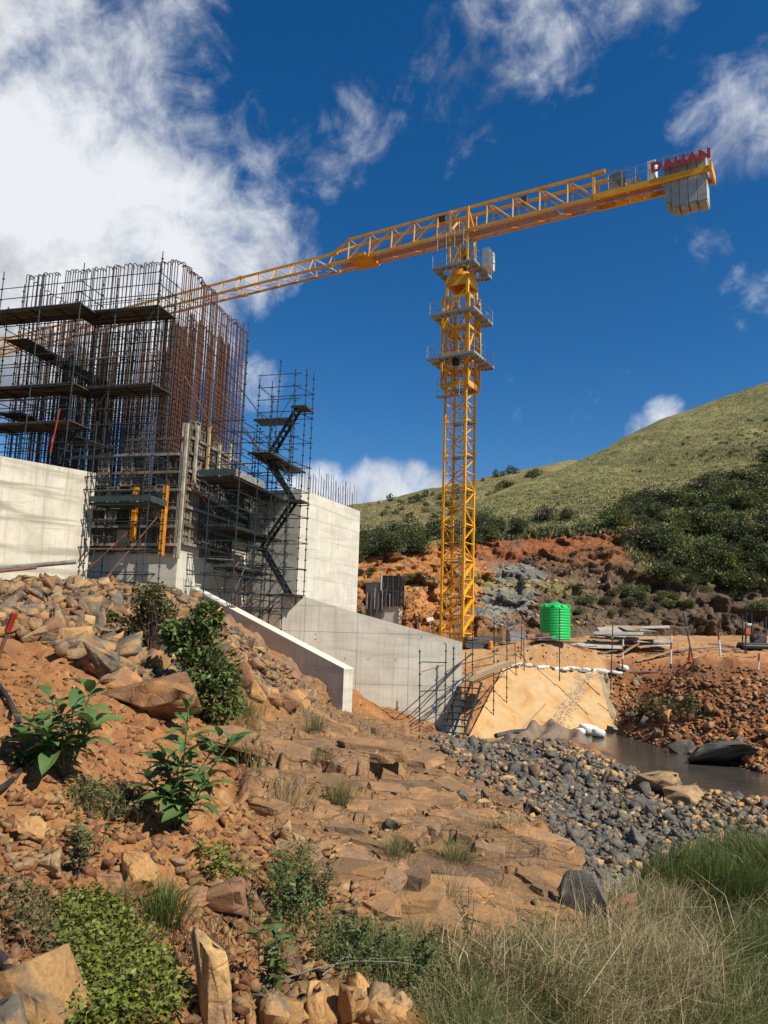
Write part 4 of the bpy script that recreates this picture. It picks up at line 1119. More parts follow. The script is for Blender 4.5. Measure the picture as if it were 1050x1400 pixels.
for p, q, m in (((-1.9, -.5, 1.3), (.9, .6, 4.6), 'rust_tube'), ((-.5, -.6, 1.2), (1.5, .5, 4.5), 'rust_tube'), ((-2.6, -.1, 1.2), (-1.4, .1, 3.2), 'rust_tube'), ((-2.9, .3, 7.0), (-1.5, .2, 3.0), 'scaffold'), ((-2.35, .35, 7.0), (-1.4, .1, 3.6), 'scaffold'),
                ((-1.3, .2, 5.4), (.2, .2, 6.6), 'scaffold'), ((-.9, .3, 5.4), (.5, .3, 6.6), 'scaffold_light'), ((-2.6, .2, 1.3), (-1.3, .0, 2.9), 'scaffold')):
    tube_(S2, 'brace', pt(L0_ + aX * p[0] + bX * p[1], p[2]), pt(L0_ + aX * q[0] + bX * q[1], q[2]), m)
# --- left bays standing on the wall
G0 = np.array([-13.55, 31.7, 0])
S3 = thing('scaffold', G0 + Z * 7.1, 'dark scaffold bays with stepped decks above the long wall at the left edge', 'scaffold')
for k in range(4):
    for v_ in (0, 1.3):
        standard(S3, G0 - aX * 2.1 * k + bX * v_, 7.15, 15.6 - .3 * (k % 2), lean=(.012, random.gauss(0, .006)))
for zz in (zu - .1, zl - .15, 8.55):
    deck(S3, G0 - aX * 6.6, aX, bX, 6.65, 1.55, zz, 7, planks_along_u=True)
    for h in (.5, 1.0):
        tube_(S3, 'guard_rail', pt(G0 - aX * 6.6, zz + h), pt(G0 + aX * .1, zz + h), r=.022)
        tube_(S3, 'guard_rail', pt(G0, zz + h), pt(G0 + bX * 1.7, zz + h), r=.022)
deck(S3, np.array([-17.6, 33.6, 0]), bX, aX, 7.2, 1.2, zu - 1.2, 5); deck(S3, np.array([-17.6, 33.6, 0]), bX, aX, 7.2, 1.2, zl - 1.1, 5)
for zz in (zu - 1.2, zl - 1.1):
    for h in (.5, 1.0): tube_(S3, 'guard_rail', pt((-17.6, 33.6), zz + h), pt(np.array([-17.6, 33.6, 0]) + bX * 7.2, zz + h), r=.022)
for k in range(4):
    standard(S3, np.array([-17.6, 33.6, 0]) + bX * 2.3 * k, 7.1, 14.4)
    standard(S3, np.array([-16.4, 33.3, 0]) + bX * 2.3 * k, 7.1, 14.0)
for zz in (7.6, 9.2, 11.6, 12.5):
    for v_ in (0, 1.3): tube_(S3, 'ledger', pt(G0 - aX * 6.5 + bX * v_, zz), pt(G0 + aX * .1 + bX * v_, zz))
tube_(S3, 'red_tube', pt(G0 + aX * -.55 - bX * .2, 7.1), pt(G0 + aX * -.3 - bX * .2, 9.0), 'red', .03)
tube_(S3, 'brace', pt(G0 - aX * .1 + bX * .6, 7.3), pt(G0 + aX * 3.2 + bX * 1.5, 7.9)); tube_(S3, 'brace', pt(G0 - aX * 0 + bX * .6, 8.0), pt(G0 + aX * 2.4 + bX * 1.5, 7.3)); tube_(S3, 'brace', pt(G0 - aX * 4 + bX * .6, 8.4), pt(G0 - aX * .1 + bX * .6, 7.3))
# --- working platforms along the right side of the pier
H0 = np.array([-7.65, 33.2, 0])
S4 = thing('scaffold', H0 + Z * .8, 'scaffold with two dark plank platforms along the right side of the pier', 'scaffold')
for v_, z1 in ((0, 9.6), (2.0, 9.4), (4.0, 9.8), (6.0, 12.2)):
    for u_ in (0, 1.35):
        standard(S4, H0 + aX * u_ + bX * v_, .6 if v_ < 3 else .2, z1 + (3.2 if (u_ == 1.35 and v_ == 0) else 0), lean=(random.gauss(0, .005), 0))
d1 = 8.05; d2 = 6.55
deck(S4, H0 + bX * .4 - aX * .4, bX, aX, 5.4, 1.5, 4.45, 6)  # this deck and the next are added to darken the pier side
deck(S4, H0 + bX * 1.5 - aX * .4, bX, aX, 4.2, 1.2, 2.75, 4)
deck(S4, H0 + bX * 1.6 + aX * .9, bX, aX, 4.6, 1.15, d1, 5)
deck(S4, H0 + bX * -.3 - aX * .5, bX, aX, 6.4, 1.75, d2, 7)
B = MB(); B.box(pt(H0 - bX * .3 + aX * .4, d2 + .17), (1.7, .035, .26), [aX, bX, Z]); B.build('toe_board', M['toe'], S4)
B = MB(); B.box(pt(H0 + aX * 1.27 + bX * 1.3, d2 + .17), (.035, 3.0, .3), [aX, bX, Z]); B.build('toe_board', M['grey_timber'], S4)
deck(S4, H0 + bX * 5.2 - aX * .6, aX, bX, 1.9, 1.0, 10.7, 4)
for zz in (.9, 1.6, 2.3, 3.0, 3.7, 4.4, 5.2, 5.9, d2 + .5, d2 + 1.0, d1 + .5, d1 + 1.0):
    tube_(S4, 'ledger', pt(H0 - bX * .1 + aX * 1.35, zz), pt(H0 + bX * 6.1 + aX * 1.35, zz))
    tube_(S4, 'ledger', pt(H0 - bX * .1, zz + .03), pt(H0 + bX * 6.1, zz + .03))
    for v_ in (0, 2.0, 4.0): tube_(S4, 'transom', pt(H0 + bX * v_ - aX * .2, zz + .06), pt(H0 + bX * v_ + aX * 1.5, zz + .06))
for p, q, m in (((-1.2, -.6, 12.6), (.9, 5.4, 7.4), 'rust_tube'), ((-1.5, -.6, 13.9), (.8, 5.6, 9.6), 'scaffold'), ((-1.5, -.3, 11.2), (1.2, 3.8, 4.6), 'rust_tube'), ((-.9, -.2, 6.3), (.1, .4, 5.0), 'red'), ((1.4, .2, 8.8), (1.3, 5.6, 6.8), 'rust_tube'), ((1.3, -.1, 1.0), (1.3, 2.0, 3.8), 'scaffold'), ((0, 0, 3.6), (0, 2.0, .9), 'scaffold'), ((1.35, 4.0, .6), (1.35, 6.0, 3.4), 'scaffold'), ((.1, 2.2, .3), (1.3, 3.9, 2.6), 'scaffold_light'),
                ((1.7, -.3, .9), (-1.0, .3, 1.0), 'scaffold_light'), ((1.6, -.2, 2.2), (-.9, .1, 2.3), 'scaffold'), ((1.4, -.3, 2.9), (-1.1, .3, 3.05), 'scaffold_light')):
    tube_(S4, 'brace', pt(H0 + aX * p[0] + bX * p[1], p[2]), pt(H0 + aX * q[0] + bX * q[1], q[2]), m)
for k in range(7):
    tube_(S4, 'prop', pt(H0 + aX * random.uniform(-.6, 1.2) + bX * random.uniform(.2, 5), .3), pt(H0 + aX * random.uniform(-.6, 1.2) + bX * random.uniform(.2, 5), random.uniform(1.5, 4.5)), random.choice(('rust_tube', 'scaffold', 'scaffold_light')), .022)
# --- stair tower
T0 = np.array([-6.2, 35.75, 0])
S5 = thing('stair_tower', T0 - Z * .1, 'tall scaffold stair tower with dark zigzag stair flights beside the bright pier', 'scaffold')
tu, tv = aX, bX
for u_, v_, z0, z1, ln in ((0, 0, .0, 12.0, 0), (.75, .1, .2, 12.9, .02), (1.75, 0, -.1, 12.4, .006), (2.05, .9, 1.2, 12.6, 0), (0, 1.5, .4, 12.4, 0), (1.1, 1.5, .6, 10.4, 0), (2.2, 1.5, 1.2, 12.6, 0)):
    standard(S5, T0 + tu * u_ + tv * v_, z0, z1, lean=(ln, 0))
for zz in np.arange(1.0, 12.2, .62):
    k = int(zz / .62)
    tube_(S5, 'ledger', pt(T0 - tu * .1, zz), pt(T0 + tu * 2.15, zz), r=.021)
    if k % 2 == 0:
        tube_(S5, 'ledger', pt(T0 + tv * 1.5 - tu * .1, zz + .03), pt(T0 + tu * 2.3 + tv * 1.5, zz + .03), r=.021)
        tube_(S5, 'transom', pt(T0 + tu * 1.75 - tv * .1, zz + .05), pt(T0 + tu * 2.2 + tv * 1.6, zz + .05), r=.021); tube_(S5, 'transom', pt(T0 - tv * .1, zz + .05), pt(T0 + tv * 1.6, zz + .05), r=.021)
for zz in (.0, .75, 1.3): tube_(S5, 'ledger', pt(T0 + tu * .2, zz + .1), pt(T0 + tu * 1.75, zz - .05), r=.021)
tube_(S5, 'brace', pt(T0 + tu * .1, .1), pt(T0 + tu * 1.6, 1.6)); tube_(S5, 'brace', pt(T0 + tu * 1.8, 1.5), pt(T0 + tu * .4, .3)); tube_(S5, 'brace', pt(T0 - tu * .9, .2), pt(T0 + tu * .7, 1.7), 'scaffold_light')
def flight(z0, z1, left_up):
    ua, ub = (1.75, .35) if left_up else (.35, 1.75)
    rootv = .75
    B = MB()
    for dv in (-.27, .27):
        p = T0 + tu * ua + tv * (rootv + dv) + Z * z0; q = T0 + tu * ub + tv * (rootv + dv) + Z * z1
        d = (q - p) / np.linalg.norm(q - p); nn2 = np.cross(d, tv)
        B.box((p + q) / 2, (np.linalg.norm(q - p) + .2, .04, .15), [d, tv, nn2])
    f = B.build('stair_flight', M['black'], S5, loc=T0 + Z * z0)
    n = 9
    for i in range(1, n):
        t_ = i / n; B = MB(); c = T0 + tu * (ua + (ub - ua) * t_) + tv * rootv + Z * (z0 + (z1 - z0) * t_)
        B.box(c, (.2, .5, .03), [tu, tv, Z]); B.build('tread', M['scaffold'], f)
    for dv in (-.36,):
        tube_(S5, 'handrail', T0 + tu * ua + tv * (rootv + dv) + Z * (z0 + .9), T0 + tu * ub + tv * (rootv + dv) + Z * (z1 + .9), r=.02)
flight(8.2, 10.6, False); flight(6.1, 8.2, True); flight(3.9, 6.0, False); flight(1.7, 3.8, True)
for zz, u_ in ((10.62, 1.6), (8.2, -.1), (6.05, 1.6), (3.85, -.1), (1.65, 1.5)):
    deck(S5, T0 + tu * u_ + tv * .2, tu, tv, .75, 1.1, zz, 4)
# --- access stairs down to the apron
Q0 = P(602, 1004, 35.6); Q0[2] = -4.55
su = np.array([.55, .835, 0]); sv = np.array([.835, -.55, 0])
S6 = thing('access_stairs', Q0, 'small steel scaffold stairs with a plank gangway leading onto the ochre apron', 'stairs')
n = 9
top = Q0 + su * 1.9 + Z * 2.45
B = MB()
for s_ in (0, .55, 1.1):
    p = Q0 + sv * s_; q = top + sv * s_; d = (q - p) / np.linalg.norm(q - p); B.box((p + q) / 2, (np.linalg.norm(q - p), .05, .14), [d, sv, np.cross(d, sv)])
B.build('stringer', M['scaffold'], S6)
for i in range(1, n):
    c = Q0 + (top - Q0) * (i / n) + sv * .55; B = MB(); B.box(c, (.24, 1.08, .04), [su, sv, Z]); B.build('tread', M['scaffold'], S6)
gw0 = top + su * .1 - sv * .25; gw1 = P(690, 905, 41.5)
gd = gw1 - gw0; GL = np.linalg.norm(gd); gd /= GL; gs = np.cross(gd, Z); gs /= np.linalg.norm(gs)
for k in range(4):
    B = MB(); B.box((gw0 + gw1) / 2 + gs * (.24 * k - .1) + Z * random.uniform(0, .03), (GL, .225, .05), [gd, gs, np.cross(gs, gd)])
    B.build('plank', M['timber'] if k != 2 else simple('grey_plank', (.33, .25, .17), (.2, .15, .1), 4, .85), S6)
for s_ in (-.22, .9):
    tube_(S6, 'bearer', gw0 + gs * s_ - Z * .07, gw1 + gs * s_ - Z * .07, r=.03)
posts = [P(574, 985, 35.2), P(608, 985, 35.3), P(619, 960, 36.4), P(645, 985, 38.2), P(675, 935, 41.3), P(693, 915, 42.5), P(636, 930, 37.5)]
tops = [885, 880, 886, 852, 848, 850, 890]
for i, (p, ty) in enumerate(zip(posts, tops)):
    ux, uy = proj(p); zt_ = P(ux, ty, p[1])[2]
    standard(S6, p, min(p[2], gz(p[0], p[1])) if i != 3 else p[2], zt_, lean=(-.02 if i == 0 else 0, 0))
for i, j, za, zb2 in ((0, 1, .1, .1), (0, 1, -1.2, -1.1), (1, 3, -.35, .45), (1, 3, -1.1, -.4), (2, 4, -.1, .3), (3, 4, -.2, -.1), (3, 4, -.9, -.55), (4, 5, -.3, -.3), (4, 5, -.8, -.8), (1, 2, -.5, -.4), (1, 2, -1.2, -1.1), (1, 2, -1.8, -1.7), (2, 3, -.8, -.7)):
    tube_(S6, 'ledger', pt(posts[i], -1.3 + za), pt(posts[j], -1.3 + zb2), r=.022)
tube_(S6, 'handrail', P(538, 985, 34.6), P(645, 893, 37.0), r=.024); tube_(S6, 'handrail', P(556, 990, 34.8), P(650, 920, 37.2), r=.024)
tube_(S6, 'brace', P(622, 1002, 37.2), P(700, 905, 43.0), 'rust_tube', .028); tube_(S6, 'brace', P(560, 992, 35), P(606, 960, 35.5)); tube_(S6, 'brace', P(553, 998, 35), P(612, 972, 35.6), 'scaffold_light')
tube_(S6, 'tape_rail', P(576, 919, 35.2), P(607, 909, 35.3), 'red', .015)
for k in range(6):
    B = MB(); q = P(551 + 7 * k, 988 + 2.5 * k, 34.9); B.tube(q, q + np.array([.18, .1, .5]), .013, 5); tag(B.build('stacked_rod', M['timber'], S6))
# ------------------------------------------------------------------ tower crane
cj = np.array([math.cos(math.radians(-30)), math.sin(math.radians(-30)), 0]); cn_ = np.array([-cj[1], cj[0], 0])   # along the counter jib; away from the camera
Mc = P(624, 868, 56.0); Mc[2] = -1.3
crane = thing('tower_crane', Mc, 'tall yellow flat top tower crane with grey counterweights and a lattice jib', 'crane')
def beam(p, q, w, h, up=Z):
    p, q = np.asarray(p, float), np.asarray(q, float); d = q - p; L = np.linalg.norm(d); d /= L
    s_ = np.cross(d, up); s_ /= np.linalg.norm(s_); return (p + q) / 2, (L, w, h), [d, s_, np.cross(s_, d)]
def cpt(s_, n_2, z): return np.array([Mc[0], Mc[1], 0]) + cj * s_ + cn_ * n_2 + Z * z
hw = .84
SEC = 2.62
zb0 = .15 - SEC
secs = [zb0 + SEC * k for k in range(10)]
leg = [(-hw, -hw), (hw, -hw), (hw, hw), (-hw, hw)]
# shared meshes of one section
B = MB()
B.box((0, 0, SEC / 2), (.16, .16, SEC - .01)); B.box((0, 0, .12), (.215, .215, .2)); B.box((0, 0, SEC - .12), (.215, .215, .2))
for k in range(1, 12): B.box((.1, 0, SEC * k / 12), (.05, .05, .05)); B.box((-.1, 0, SEC * k / 12), (.05, .05, .05))
leg_me = B.mesh('mast_leg', M['yellow'])
B = MB(); v = []
for r_o in (hw - .035, hw + .035):
    for zz in (-.04, .04): v += [(x / hw * r_o, y / hw * r_o, zz + .06) for (x, y) in leg]
f = []
for i in range(4):
    j = (i + 1) % 4; f += [(i, j, 4 + j, 4 + i), (8 + i, 12 + i, 12 + j, 8 + j), (i, 8 + i, 8 + j, j), (4 + i, 4 + j, 12 + j, 12 + i)]
B.add(v, f); legs_me = B.mesh('mast_section', M['yellow'])
def brace_me(p, q, w=.075, mat='yellow'):
    B = MB(); c, s_, ax = beam(p, q, w, w, Z if abs(q[2] - p[2]) < 2.4 and abs((np.array(q) - np.array(p))[2]) / np.linalg.norm(np.array(q) - np.array(p)) < .95 else np.array([1.0, 0, 0])); B.box(c, s_, ax); return B.mesh('lattice_brace', M[mat])
faces = []
for i in range(4):
    (x0, y0), (x1, y1) = leg[i], leg[(i + 1) % 4]
    flip = i % 2
    a0, a1 = ((x0, y0), (x1, y1)) if not flip else ((x1, y1), (x0, y0))
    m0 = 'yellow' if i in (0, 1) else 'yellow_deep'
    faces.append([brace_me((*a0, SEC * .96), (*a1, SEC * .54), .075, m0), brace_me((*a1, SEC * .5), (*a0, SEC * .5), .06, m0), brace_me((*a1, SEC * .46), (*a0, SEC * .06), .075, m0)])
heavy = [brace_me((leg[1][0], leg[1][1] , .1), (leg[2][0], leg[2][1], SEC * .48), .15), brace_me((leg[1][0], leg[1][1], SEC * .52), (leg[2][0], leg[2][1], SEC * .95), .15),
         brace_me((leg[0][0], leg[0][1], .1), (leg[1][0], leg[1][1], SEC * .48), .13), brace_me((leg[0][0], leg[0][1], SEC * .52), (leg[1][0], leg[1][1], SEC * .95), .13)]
rzc = math.atan2(cj[1], cj[0])
B = MB(); 
for dy_ in (-.18, .18): B.box((.25, dy_, SEC / 2), (.04, .04, SEC))
for k in range(9): B.box((.25, 0, SEC * (k + .5) / 9), (.03, .36, .03))
for k in range(4):
    for i in range(6):
        a_ = -1.57 + 3.14 * i / 5; b_ = -1.57 + 3.14 * (i + 1) / 5
        if i < 5: B.tube((.25 - .5 * math.cos(a_), .35 * math.sin(a_), SEC * (k + .5) / 4), (.25 - .5 * math.cos(b_), .35 * math.sin(b_), SEC * (k + .5) / 4), .012, 4)
lad_me = B.mesh('ladder', M['galv'])
B = MB(); B.box((0, .35, 0), (1.45, .75, .04)); B.box((0, -.02, -.04), (1.5, .06, .09)); B.box((0, .7, -.04), (1.5, .06, .09)); plat_me = B.mesh('rest_platform', M['galv'])
for k, z0 in enumerate(secs):
    c = cpt(0, 0, z0)
    s_ = place(legs_me, 'mast_section', crane, c, (0, 0, rzc))
    for (x, y) in leg:
        q = place(leg_me, 'mast_leg', s_, c); q.location = (x, y, 0)
    for fi, f_ in enumerate(faces):
        if k <= 2 and fi in (0, 1):
            for me in (heavy[0:2] if fi == 1 else heavy[2:4]): place(me, 'lattice_brace', s_, c)
            place(f_[1], 'lattice_brace', s_, c); continue
        for me in f_: place(me, 'lattice_brace', s_, c)
    place(lad_me, 'ladder', s_, c)
    if k: place(plat_me, 'rest_platform', s_, c)
ztop = secs[-1] + SEC                     # about 23.8
# climbing cage round the mast
zc0, zc1 = 18.4, 25.6
ch = 1.08
B = MB()
for (x, y) in ((-ch, -ch), (ch, -ch), (ch, ch), (-ch, ch)): B.box(cpt(x, y, (zc0 + zc1) / 2), (.15, .15, zc1 - zc0), [cj, cn_, Z])
for zz, h in ((zc0 + .15, .42), (zc0 + 2.6, .2), (zc0 + 4.6, .2), (zc1 - .15, .25)):
    for i in range(4):
        c4 = [(-ch, -ch), (ch, -ch), (ch, ch), (-ch, ch)]; (x0, y0), (x1, y1) = c4[i], c4[(i + 1) % 4]
        c, s3, ax = beam(cpt(x0, y0, zz), cpt(x1, y1, zz), .12, h); B.box(c, (s3[0] - .16, s3[1], s3[2]), ax)
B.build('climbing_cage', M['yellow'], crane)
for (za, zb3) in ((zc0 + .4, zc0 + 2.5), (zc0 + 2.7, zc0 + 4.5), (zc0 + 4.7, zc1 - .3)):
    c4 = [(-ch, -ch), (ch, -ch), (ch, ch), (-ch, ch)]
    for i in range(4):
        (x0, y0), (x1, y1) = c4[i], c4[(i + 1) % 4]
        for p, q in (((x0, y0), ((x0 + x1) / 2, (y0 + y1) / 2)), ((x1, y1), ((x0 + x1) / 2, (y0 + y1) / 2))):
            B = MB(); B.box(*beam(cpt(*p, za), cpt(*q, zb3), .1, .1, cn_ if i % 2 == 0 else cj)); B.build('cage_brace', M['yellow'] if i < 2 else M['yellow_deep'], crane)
B = MB(); B.box(cpt(.2, -ch - .25, zc0 + 1.9), (.5, .35, .75), [cj, cn_, Z]); B.build('hydraulic_pump', M['black'], crane)
B = MB(); B.tube(cpt(.1, -ch + .1, zc0 + 1.0), cpt(.1, -ch + .1, zc0 + 4.0), .11, 10); B.build('climbing_ram', M['yellow_deep'], crane)
def ring_platform(z, r_out, sides, name='platform'):
    B = MB()
    w = r_out - ch - .12
    for (sx, sy) in sides:
        if sx: B.box(cpt(sx * (ch + .12 + w / 2), 0, z), (w, 2 * r_out, .06), [cj, cn_, Z])
        else: B.box(cpt(0, sy * (ch + .12 + w / 2), z + .002), (2 * (ch + .11), w, .06), [cj, cn_, Z])
    for k in np.linspace(-1, 1, 5):
        for (sx, sy) in sides:
            if sx: B.box(cpt(sx * (ch + .1 + w / 2), k * (r_out - .1), z - .08), (w, .07, .1), [cj, cn_, Z])
            else: B.box(cpt(k * (ch - .1), sy * (ch + .1 + w / 2), z - .078), (.07, w, .1), [cj, cn_, Z])
    pf = B.build(name, M['galv'], crane, loc=cpt(0, 0, z))
    B = MB(); ro = r_out - .03
    c4 = [(-ro, -ro), (ro, -ro), (ro, ro), (-ro, ro)]
    for i in range(4):
        (x0, y0), (x1, y1) = c4[i], c4[(i + 1) % 4]
        for h in (.55, 1.1): B.tube(cpt(x0, y0, z + h), cpt(x1, y1, z + h), .017, 5)
        for t_ in (0, .34, .67): B.tube(cpt(x0 + (x1 - x0) * t_, y0 + (y1 - y0) * t_, z), cpt(x0 + (x1 - x0) * t_, y0 + (y1 - y0) * t_, z + 1.1), .02, 5)
        c, s3, ax = beam(cpt(x0, y0, z + .1), cpt(x1, y1, z + .1), .02, .14); B.box(c, s3, ax)
    B.build('guard_rail', M['galv'], pf)
ALL4 = [(1, 0), (-1, 0), (0, 1), (0, -1)]
ring_platform(20.45, 1.95, ALL4); ring_platform(23.95, 1.85, ALL4); ring_platform(27.75, 1.75, ALL4, 'slewing_platform')
B = MB()
for (x, y) in ((-1.35, -1.1),): 
    for h in (0, .5, 1.0): B.tube(cpt(-1.3, -1.3, 18.1 + h), cpt(.5, -1.3, 18.1 + h), .018, 5)
    for x2 in (-1.3, -.4, .5): B.tube(cpt(x2, -1.3, 17.6), cpt(x2, -1.3, 19.1), .02, 5)
B.box(cpt(-.4, -1.3, 17.6), (1.9, .5, .05), [cj, cn_, Z]); B.build('lower_basket', M['galv'], crane)
# slewing unit
B = MB()
for (x, y) in leg: B.box(cpt(x, y, (ztop + 27.0) / 2), (.2, .2, 27.0 - ztop), [cj, cn_, Z])
for i in range(4):
    (x0, y0), (x1, y1) = leg[i], leg[(i + 1) % 4]
    B.box(*beam(cpt(x0, y0, 26.9), cpt(x1, y1, 26.9), .14, .75)); B.box(*beam(cpt(x0, y0, 24.6), cpt(x1, y1, 26.3), .09, .09, cn_ if i % 2 == 0 else cj))
B.build('slewing_support', M['yellow'], crane)
B = MB(); B.lathe(cpt(0, 0, 27.25), [(.95, 0), (1.02, .05), (1.02, .25), (.9, .3), (.9, .55), (.5, .56)], 28); B.build('slewing_ring', M['yellow_deep'], crane, smooth=False)
B = MB(); B.tube(cpt(.55, -.55, 27.6), cpt(.55, -.55, 28.8), .2, 12); B.tube(cpt(-.6, .5, 27.6), cpt(-.6, .5, 28.8), .2, 12); B.build('slewing_motor', M['form_dark'], crane)
zj, zjt = 30.79, 32.76
zj = P(630, 325, 56.35)[2] - .1; zjt = zj + 1.95
tow = [(-.75, -.75), (.75, -.75), (.75, .75), (-.75, .75)]
B = MB()
for (x, y) in tow: B.box(cpt(x, y, (27.8 + zjt) / 2), (.16, .16, zjt - 27.8), [cj, cn_, Z])
B.build('tower_head', M['yellow'], crane)
for i in range(4):
    (x0, y0), (x1, y1) = tow[i], tow[(i + 1) % 4]
    for za, zb3 in ((28.0, zj - .2), (zjt - .1, zj + .2)):
        B = MB(); B.box(*beam(cpt(x0, y0, za), cpt(x1, y1, zb3), .13 if za > 30 else .09, .13 if za > 30 else .09, cn_ if i % 2 == 0 else cj)); B.build('head_brace', M['yellow'], crane)
B = MB(); B.box(cpt(.25, -.1, 28.9), (.7, .8, 1.5), [cj, cn_, Z]); B.build('electrical_box', M['yellow_deep'], crane, bevel=.03)
B = MB(); B.box(cpt(2.05, .35, 28.6), (.55, 1.3, 1.45), [cj, cn_, Z])
for k in range(3): B.box(cpt(2.335, -.05 + .42 * k, 28.7), (.03, .34, 1.0), [cj, cn_, Z])
B.build('control_cabinet', M['white'], crane, bevel=.03)
B = MB(); B.box(cpt(-.35, -1.2, 29.85), (2.2, .6, .05), [cj, cn_, Z])
for h in (.5, 1.0): B.tube(cpt(-1.45, -1.5, 29.85 + h), cpt(.75, -1.5, 29.85 + h), .018, 5); 
for x in (-1.45, -.7, 0, .75): B.tube(cpt(x, -1.5, 29.3), cpt(x, -1.5, 30.85), .02, 5)
B.build('head_walkway', M['galv'], crane)
# jib and counter jib trusses
W2 = .75
def chord(s0, s1, n_2, z, w=.17, z1=None, mat='yellow'):
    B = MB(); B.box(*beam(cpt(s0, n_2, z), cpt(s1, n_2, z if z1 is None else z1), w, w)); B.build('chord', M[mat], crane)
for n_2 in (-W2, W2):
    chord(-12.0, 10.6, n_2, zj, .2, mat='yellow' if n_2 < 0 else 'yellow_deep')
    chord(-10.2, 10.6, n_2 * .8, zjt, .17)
    chord(-62.0, -12.0, n_2 * .9, zj - .02, .16)
chord(-62.0, -12.2, 0, zjt - .55, .17); 
for n_2 in (-W2 * .8, W2 * .8):
    B = MB(); B.box(*beam(cpt(-12.2, 0, zjt - .55), cpt(-10.2, n_2, zjt), .16, .16)); B.build('chord', M['yellow'], crane)
def rod(name, p, q, r, mat, n=6):
    B = MB(); B.tube(p, q, r, n); B.build(name, M[mat], crane, loc=np.asarray(p, float))
s_ = -10.2; step = 2.08; i = 0
while s_ < 10.0:
    if not -1.2 < s_ < .9:
        for n_2 in (-1, 1):
            rod('lattice_brace', cpt(s_, n_2 * W2 * .8, zjt), cpt(s_, n_2 * W2, zj), .062, 'yellow')
            rod('lattice_brace', cpt(s_, n_2 * W2 * .8, zjt) if s_ > 0 else cpt(s_, n_2 * W2, zj), cpt(s_ + step, n_2 * W2, zj) if s_ > 0 else cpt(s_ + step, n_2 * W2 * .8, zjt), .06, 'yellow')
        rod('lattice_brace', cpt(s_, -W2 * .8, zjt), cpt(s_, W2 * .8, zjt), .045, 'yellow_deep'); rod('lattice_brace', cpt(s_, -W2, zj), cpt(s_ + step, W2, zj), .04, 'yellow_deep')
    s_ += step; i += 1
zt1_ = zjt - .55
s_ = -12.2; i = 0
while s_ > -60:
    for n_2 in (-1, 1):
        rod('lattice_brace', cpt(s_, 0, zt1_), cpt(s_, n_2 * W2 * .9, zj), .042, 'yellow' if i % 4 else 'yellow_deep')
        rod('lattice_brace', cpt(s_, n_2 * W2 * .9, zj), cpt(s_ - step, 0, zt1_), .034, 'white' if n_2 < 0 else 'yellow')
    rod('lattice_brace', cpt(s_, -W2 * .9, zj), cpt(s_, W2 * .9, zj), .04, 'white'); rod('lattice_brace', cpt(s_, W2 * .9, zj), cpt(s_ - step, -W2 * .9, zj), .03, 'yellow_deep')
    s_ -= step; i += 1
for sj in (-12.1, -22.5, -32.8, -43.2):
    B = MB()
    for n_2 in (-W2 * .9, W2 * .9): B.box(cpt(sj, n_2, zj - .02), (.6, .24, .25), [cj, cn_, Z])
    B.box(cpt(sj, 0, zt1_), (.6, .24, .25), [cj, cn_, Z]); B.build('jib_splice', M['yellow'], crane)
B = MB(); B.box(cpt(-1.8, 0, zj - .0), (19.0, .7, .03), [cj, cn_, Z]); B.box(cpt(9.3, 0, zj + .0), (2.6, .7, .03), [cj, cn_, Z]); 
B.build('jib_walkway', M['net'], crane)
for h in (-.02, .1):
    rod('hoist_rope', cpt(10.5, .1, zjt - .6 + h), cpt(-12, .1 , zj + .7 + h), .012, 'form_dark', 4)
rod('hoist_rope', cpt(-12, .1, zj - .35), cpt(-40, .1, zj - .6), .016, 'form_dark', 4); rod('hoist_rope', cpt(-2, .2, zj + .5), cpt(-40, .2, zj + .45), .014, 'form_dark', 4)
B = MB(); B.box(cpt(-9.0, 0, zj - .1), (1.9, 1.9, .22), [cj, cn_, Z]); B.box(cpt(-9.0, -.9, zj + .1), (1.2, .15, .3), [cj, cn_, Z]); B.build('trolley', M['yellow_deep'], crane)
B = MB(); B.tube(cpt(-9.1, -.3, zj + .3), cpt(-9.1, .3, zj + .3), .3, 12); B.build('trolley_winch', M['form_dark'], crane)
B = MB(); B.box(cpt(5.1, -.1, zjt - .3), (.4, .3, .55), [cj, cn_, Z]); B.build('chord_pulley', M['form_dark'], crane); B = MB(); B.box(cpt(-1.6, -.4, zjt - .25), (.6, .3, .35), [cj, cn_, Z]); B.build('chord_pulley', M['form_dark'], crane)
for n_2 in (-1, 1):
    B = MB(); B.box(*beam(cpt(10.3, n_2 * W2 * .8, zjt), cpt(11.2, n_2 * W2 * .8, zjt), .25, .25)); B.box(*beam(cpt(10.4, n_2 * W2 * .8, zjt), cpt(10.4, n_2 * W2, zj), .18, .18)); B.build('tie_bracket', M['yellow'], crane)
    rod('tie_rod', cpt(11.2, n_2 * W2 * .8, zjt), cpt(13.4, n_2 * W2 * .9, zj + 1.35), .035, 'galv')
